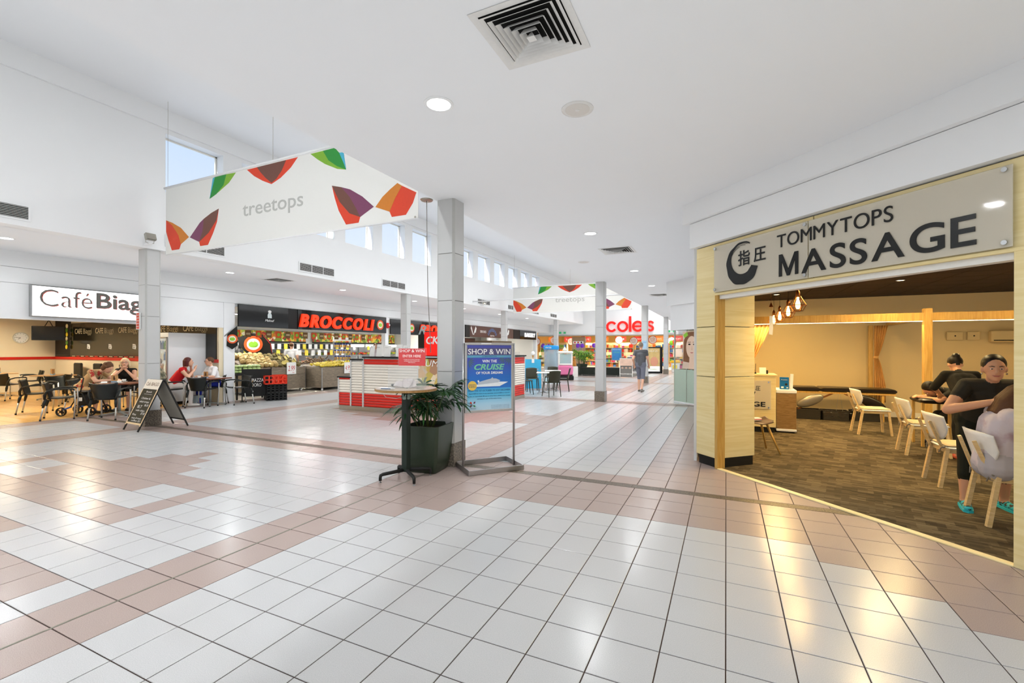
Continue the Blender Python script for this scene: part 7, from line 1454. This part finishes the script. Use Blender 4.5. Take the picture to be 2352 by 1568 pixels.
def seated(lean=.1, hz=.50, w=.0):
    return dict(pelvis=(0, .05, hz + .07), chest=(0, .05 - lean, hz + .36), neck=(0, .03 - lean*1.35, hz + .53), head=(0, -lean*1.6, hz + .66), shL=(.165, .04 - lean*1.15, hz + .47), shR=(-.165, .04 - lean*1.15, hz + .47),
        hipL=(.09, .03, hz + .05), hipR=(-.09, .03, hz + .05), knL=(.12, -.40, hz + .03), knR=(-.12, -.40, hz + .03), anL=(.12, -.42, .09), anR=(-.12, -.38, .09), toL=(.13, -.60, 0), toR=(-.13, -.56, 0))
c_red = mat('red_top', '#c8141c', .8); c_whitep = mat('white_trousers', '#e6ddd6', .8); c_wshoe = mat('white_shoe', '#e4e0d8', .6); c_wsh = mat('white_shirt', '#efeeee', .8); c_blue = mat('blue_trousers', '#1f2f9a', .8); c_blk = mat('black_cloth', '#141310', .85); c_bshoe = mat('black_shoe', '#1b1a18', .5)
c_pat = speckle('patterned_shirt', '#b99a6e', '#a5342b', .85, 9, .58, .62); c_plaid = speckle('plaid_shirt', '#5b5a48', '#a59b80', .85, 14, .45, .55)
h_red = mat('hair_auburn', '#4a1410', .55, noise=.3, scale=60); h_brn = mat('hair_brown', '#5a3a22', .6, noise=.3, scale=60); h_bl = mat('hair_blonde', '#d9c59a', .6, noise=.2, scale=60); h_blk = mat('hair_black', '#120d0a', .45, noise=.3, scale=60); h_gry = mat('hair_grey', '#7d7266', .6)
def face_to(fx, fy): return atan2(fx, -fy)
# woman in red, leaning forward with a hand at her mouth
J = seated(.20); J.update(elL=(.20, -.36, .78), haL=(.07, -.36, 1.02), elR=(-.22, -.34, .77), haR=(-.03, -.46, .97), hdL=(-.25, -.1, .9), hdR=(.3, -.2, .9), look=(.05, -1, 0))
person('woman with dark red hair in a sleeveless red top leaning over the cafe table', (-13.12, 7.12, 0), face_to(.62, .78), J, (c_red, c_whitep, c_wshoe), h_red, .014, hair_shape='bob', sleeve=0, g=1.08)
J = seated(.06); J.update(elL=(.25, -.14, .74), haL=(.12, -.33, .77), elR=(-.25, -.14, .74), haR=(-.10, -.34, .77), hdL=(-.5, -.8, 0), hdR=(.5, -.8, 0), look=(-.25, -1, -.05))
person('woman in a white shirt and blue trousers with short brown hair at the cafe table', (-12.95, 8.02, 0), face_to(-.05, -1), J, (c_wsh, c_blue, c_wshoe), h_brn, .014, hair_shape='short', sleeve=.75, glasses=True, g=1.08)
J = seated(.12); J.update(elL=(.24, -.38, .78), haL=(.04, -.30, 1.00), elR=(-.24, -.38, .78), haR=(-.035, -.30, 1.00), hdL=(-.45, -.2, .7), hdR=(.45, -.2, .7), look=(.1, -1, .05))
person('blonde woman in a black top with glasses resting her chin on clasped hands', (-13.75, 6.38, 0), face_to(.78, -.62), J, (c_blk, c_blk, c_bshoe), h_bl, .013, hair_shape='bob', sleeve=0, glasses=True, pant=.05, fingers=1.2)
J = seated(.30); J.update(head=(0, -.58, 1.06), neck=(0, -.44, 1.00), elL=(.22, -.5, .76), haL=(.10, -.72, .775), elR=(-.22, -.48, .76), haR=(-.02, -.70, .775), hdL=(-.4, -.9, 0), hdR=(.4, -.9, 0), look=(0, -.75, -.65))
person('hunched person with brown curly hair in a tan and red patterned shirt', (-13.78, 5.52, 0), face_to(.88, .42), J, (c_pat, c_pat, c_bshoe), h_brn, .014, hair_shape='fluffy', sleeve=.5, pant=.6)
J = seated(.05); J.update(elL=(.24, -.2, .74), haL=(.12, -.42, .77), elR=(-.24, -.2, .74), haR=(-.12, -.42, .77), look=(0, -1, -.2))
person('man in a plaid shirt half hidden behind the cafe column', (-12.75, 6.62, 0), face_to(-.5, -.86), J, (c_plaid, mat('tan_trousers', '#a5793f', .8), c_bshoe), h_gry, .016, sleeve=.6)
# masseuse, her customer
c_char = mat('charcoal_top', '#2d2a22', .85); c_grn = mat('dark_green_leggings', '#15180c', .8); c_shoe = speckle('turquoise_trainer', '#14181a', '#36b9c4', .5, 22, .48, .52)
J = dict(pelvis=(0, .10, .86), chest=(0, -.10, 1.10), neck=(-.01, -.20, 1.22), head=(-.02, -.27, 1.345), shL=(.175, -.16, 1.18), shR=(-.175, -.15, 1.18), elL=(.36, -.24, .99), haL=(.12, -.36, 1.16), elR=(-.34, -.28, .955), haR=(-.10, -.44, 1.05),
         hdL=(-.8, -.3, .15), hdR=(.75, -.35, .3), hipL=(.09, .09, .83), hipR=(-.09, .09, .83), knL=(.14, .03, .46), knR=(-.13, .0, .46), anL=(.16, .08, .085), anR=(-.16, -.06, .085), toL=(.20, -.12, 0), toR=(-.19, -.26, 0), look=(-.12, -1, -.12))
mas = person('masseuse in a dark top and cropped leggings with turquoise trainers bending over a customer', (2.26, 5.93, .006), R(-4), J, (c_char, c_grn, c_shoe), h_blk, .0075, SKIN2, 1.14, hair_shape='tied', sleeve=.42, pant=.42, fingers=.9)
for k in (-1, 1):
    q = MB(); ce = V((-.02, -.27, 1.345)) + V((k*.083, .0, -.045)); q.ball(ce, .008, 8, 6); q.build('earring', m_chrome, mas, True)
for sx_, an in ((1, V((.16, .08, 0))), (-1, V((-.16, -.06, 0)))):
    to = V((.20, -.12, 0)) if sx_ > 0 else V((-.19, -.26, 0)); d = (to - an).normalized(); sd = V((-d.y, d.x, 0)); q = MB()
    q.zprism([tuple((an + d*a_ + sd*b_).xy) for a_, b_ in ((-.07, -.03), (-.05, -.044), (.1, -.046), (.21, -.035), (.235, 0), (.21, .035), (.1, .046), (-.05, .044), (-.07, .03))], 0, .022); q.build('shoe_sole', mat('turquoise_sole', '#39c3cc', .5), mas)
    q = MB()
    for i in range(4): p = an + d*(.02 + .035*i); q.tube([tuple(p + sd*.032 + V((0, 0, .058 - .004*i))), tuple(p + V((0, 0, .083 - .007*i))), tuple(p - sd*.032 + V((0, 0, .058 - .004*i)))], .005, 6)
    q.build('shoe_laces', mat('turquoise_sole', '#39c3cc', .5), mas)
c_lav = speckle('lavender_print_shirt', '#cdc4c9', '#b59aa4', .85, 7, .55, .7); c_gry = mat('pale_grey_skirt', '#b5b0b2', .85)
J = seated(.05, .46); J.update(chest=(0, .01, .86), neck=(0, -.03, .98), head=(0, -.10, 1.085), elL=(.23, -.16, .70), haL=(.12, -.34, .58), elR=(-.23, -.16, .70), haR=(-.12, -.34, .58), look=(0, -.7, -.7), shL=(.17, -.01, .95), shR=(-.17, -.01, .95))
person('seated massage customer in a pale lavender top with head bowed and brown hair hanging down', (2.19, 5.46, .006), face_to(1, -.05), J, (c_lav, c_gry, mat('sandal', '#9a6b4a', .6)), h_brn, .010, SKIN2, 1.16, hair_shape='long', sleeve=.6, pant=.5)
J = dict(pelvis=(0, .12, .84), chest=(0, -.12, 1.08), neck=(0, -.22, 1.20), head=(.0, -.31, 1.30), shL=(.165, -.17, 1.16), shR=(-.165, -.17, 1.16), elL=(.24, -.32, .96), haL=(.10, -.50, .86), elR=(-.24, -.32, .96), haR=(-.10, -.50, .86), hdL=(-.3, -.8, -.4), hdR=(.3, -.8, -.4),
         hipL=(.09, .1, .81), hipR=(-.09, .1, .81), knL=(.11, .02, .44), knR=(-.11, .04, .44), anL=(.12, .1, .08), anR=(-.12, .1, .08), toL=(.13, -.12, 0), toR=(-.13, -.12, 0), look=(0, -.8, -.6))
person('second masseuse in black with a hair bun, bending away from us in the massage shop', (3.02, 8.42, .006), face_to(-.05, 1), J, (c_blk, c_blk, mat('coral_shoe', '#d8694c', .6)), h_blk, .012, SKIN2, 1.0, hair_shape='bun', sleeve=.95, pant=.7)
J = seated(.34, .46); J.update(chest=(0, -.22, .80), neck=(0, -.40, .88), head=(0, -.52, .885), shL=(.17, -.32, .86), shR=(-.17, -.32, .86), elL=(.26, -.5, .74), haL=(.12, -.64, .76), elR=(-.26, -.5, .74), haR=(-.12, -.64, .76), look=(0, -.5, -.87))
person('dark-haired customer lying forward over a massage cushion near the oak post', (3.47, 9.42, .006), face_to(-1, 0), J, (c_blk, c_char, c_bshoe), h_blk, .013, SKIN2, sleeve=.5, hair_shape='long')
t = thing('massage_cushion_table', 'small black cushioned rest under the dark-haired customer', 'massage rest', (2.95, 9.42, .006)); q = MB(); q.bbox(-.2, -.26, .68, .2, .26, .76, .03); q.build('cushion', m_pu, t, 'auto')
for sx_ in (-1, 1):
    for sy_ in (-1, 1): q = MB(); q.bbox(sx_*.16-.018, sy_*.2-.018, 0, sx_*.16+.018, sy_*.2+.018, .69, .003); q.build('leg', m_oak, t)
t = thing('round_stool', 'low oak stool under the dark-haired customer', 'stool', (3.51, 9.42, .006)); q = MB(); q.lathe([(.17, .40), (.19, .42), (.19, .45), (.17, .46), (.001, .46)], n=20); q.build('seat', m_pu, t, 'auto')
for k in range(4): a = R(45 + 90*k); q = MB(); q.cyl((.11*cos(a), .11*sin(a), .41), (.17*cos(a), .17*sin(a), 0), .016, n=8); q.build('leg', m_oak, t, True)
# pedestrian and fruit shop staff
c_dgr = mat('dark_grey_shirt', '#55565a', .85); c_shorts = mat('slate_shorts', '#6a6d7a', .85)
def standing(step=.0):
    return dict(pelvis=(0, 0, .98), chest=(0, -.01, 1.30), neck=(0, -.01, 1.50), head=(0, -.02, 1.64), shL=(.19, 0, 1.44), shR=(-.19, 0, 1.44), elL=(.25, .04 + step*.3, 1.17), haL=(.25, -.08 + step*.3, .95), elR=(-.25, .04 - step*.3, 1.17), haR=(-.25, -.08 - step*.3, .95), hipL=(.09, 0, .95), hipR=(-.09, 0, .95),
        knL=(.10, -.05 - step*.5, .52), knR=(-.10, .0 + step*.4, .52), anL=(.10, -step*.8, .09), anR=(-.10, .05 + step*1.0, .09 + .06*(step > 0)), toL=(.11, -.18 - step*.8, 0), toR=(-.11, -.13 + step, .02*(step > 0)), look=(0, -1, 0))
person('man in a dark grey shirt and shorts walking away down the mall', (-2.76, 16.75, 0), face_to(.12, 1), standing(.16), (c_dgr, c_shorts, mat('grey_shoe', '#6a655e', .6)), h_gry, .014, sleeve=.45, pant=.05, g=1.1)
person('fruit shop worker in a white T-shirt behind the melon heap', (-15.35, 12.52, 0), face_to(-.5, .85), standing(), (c_wsh, c_blk, c_bshoe), h_brn, .016, sleeve=.5)
person('fruit shop worker in a pale top behind the jar rack', (-14.6, 16.4, 0), face_to(.8, -.5), standing(), (mat('pink_grey_top', '#cfc3c8', .8), c_blk, c_bshoe), h_brn, .016, sleeve=.9, hair_shape='bob')
bpy.data.scenes.remove(WORK)
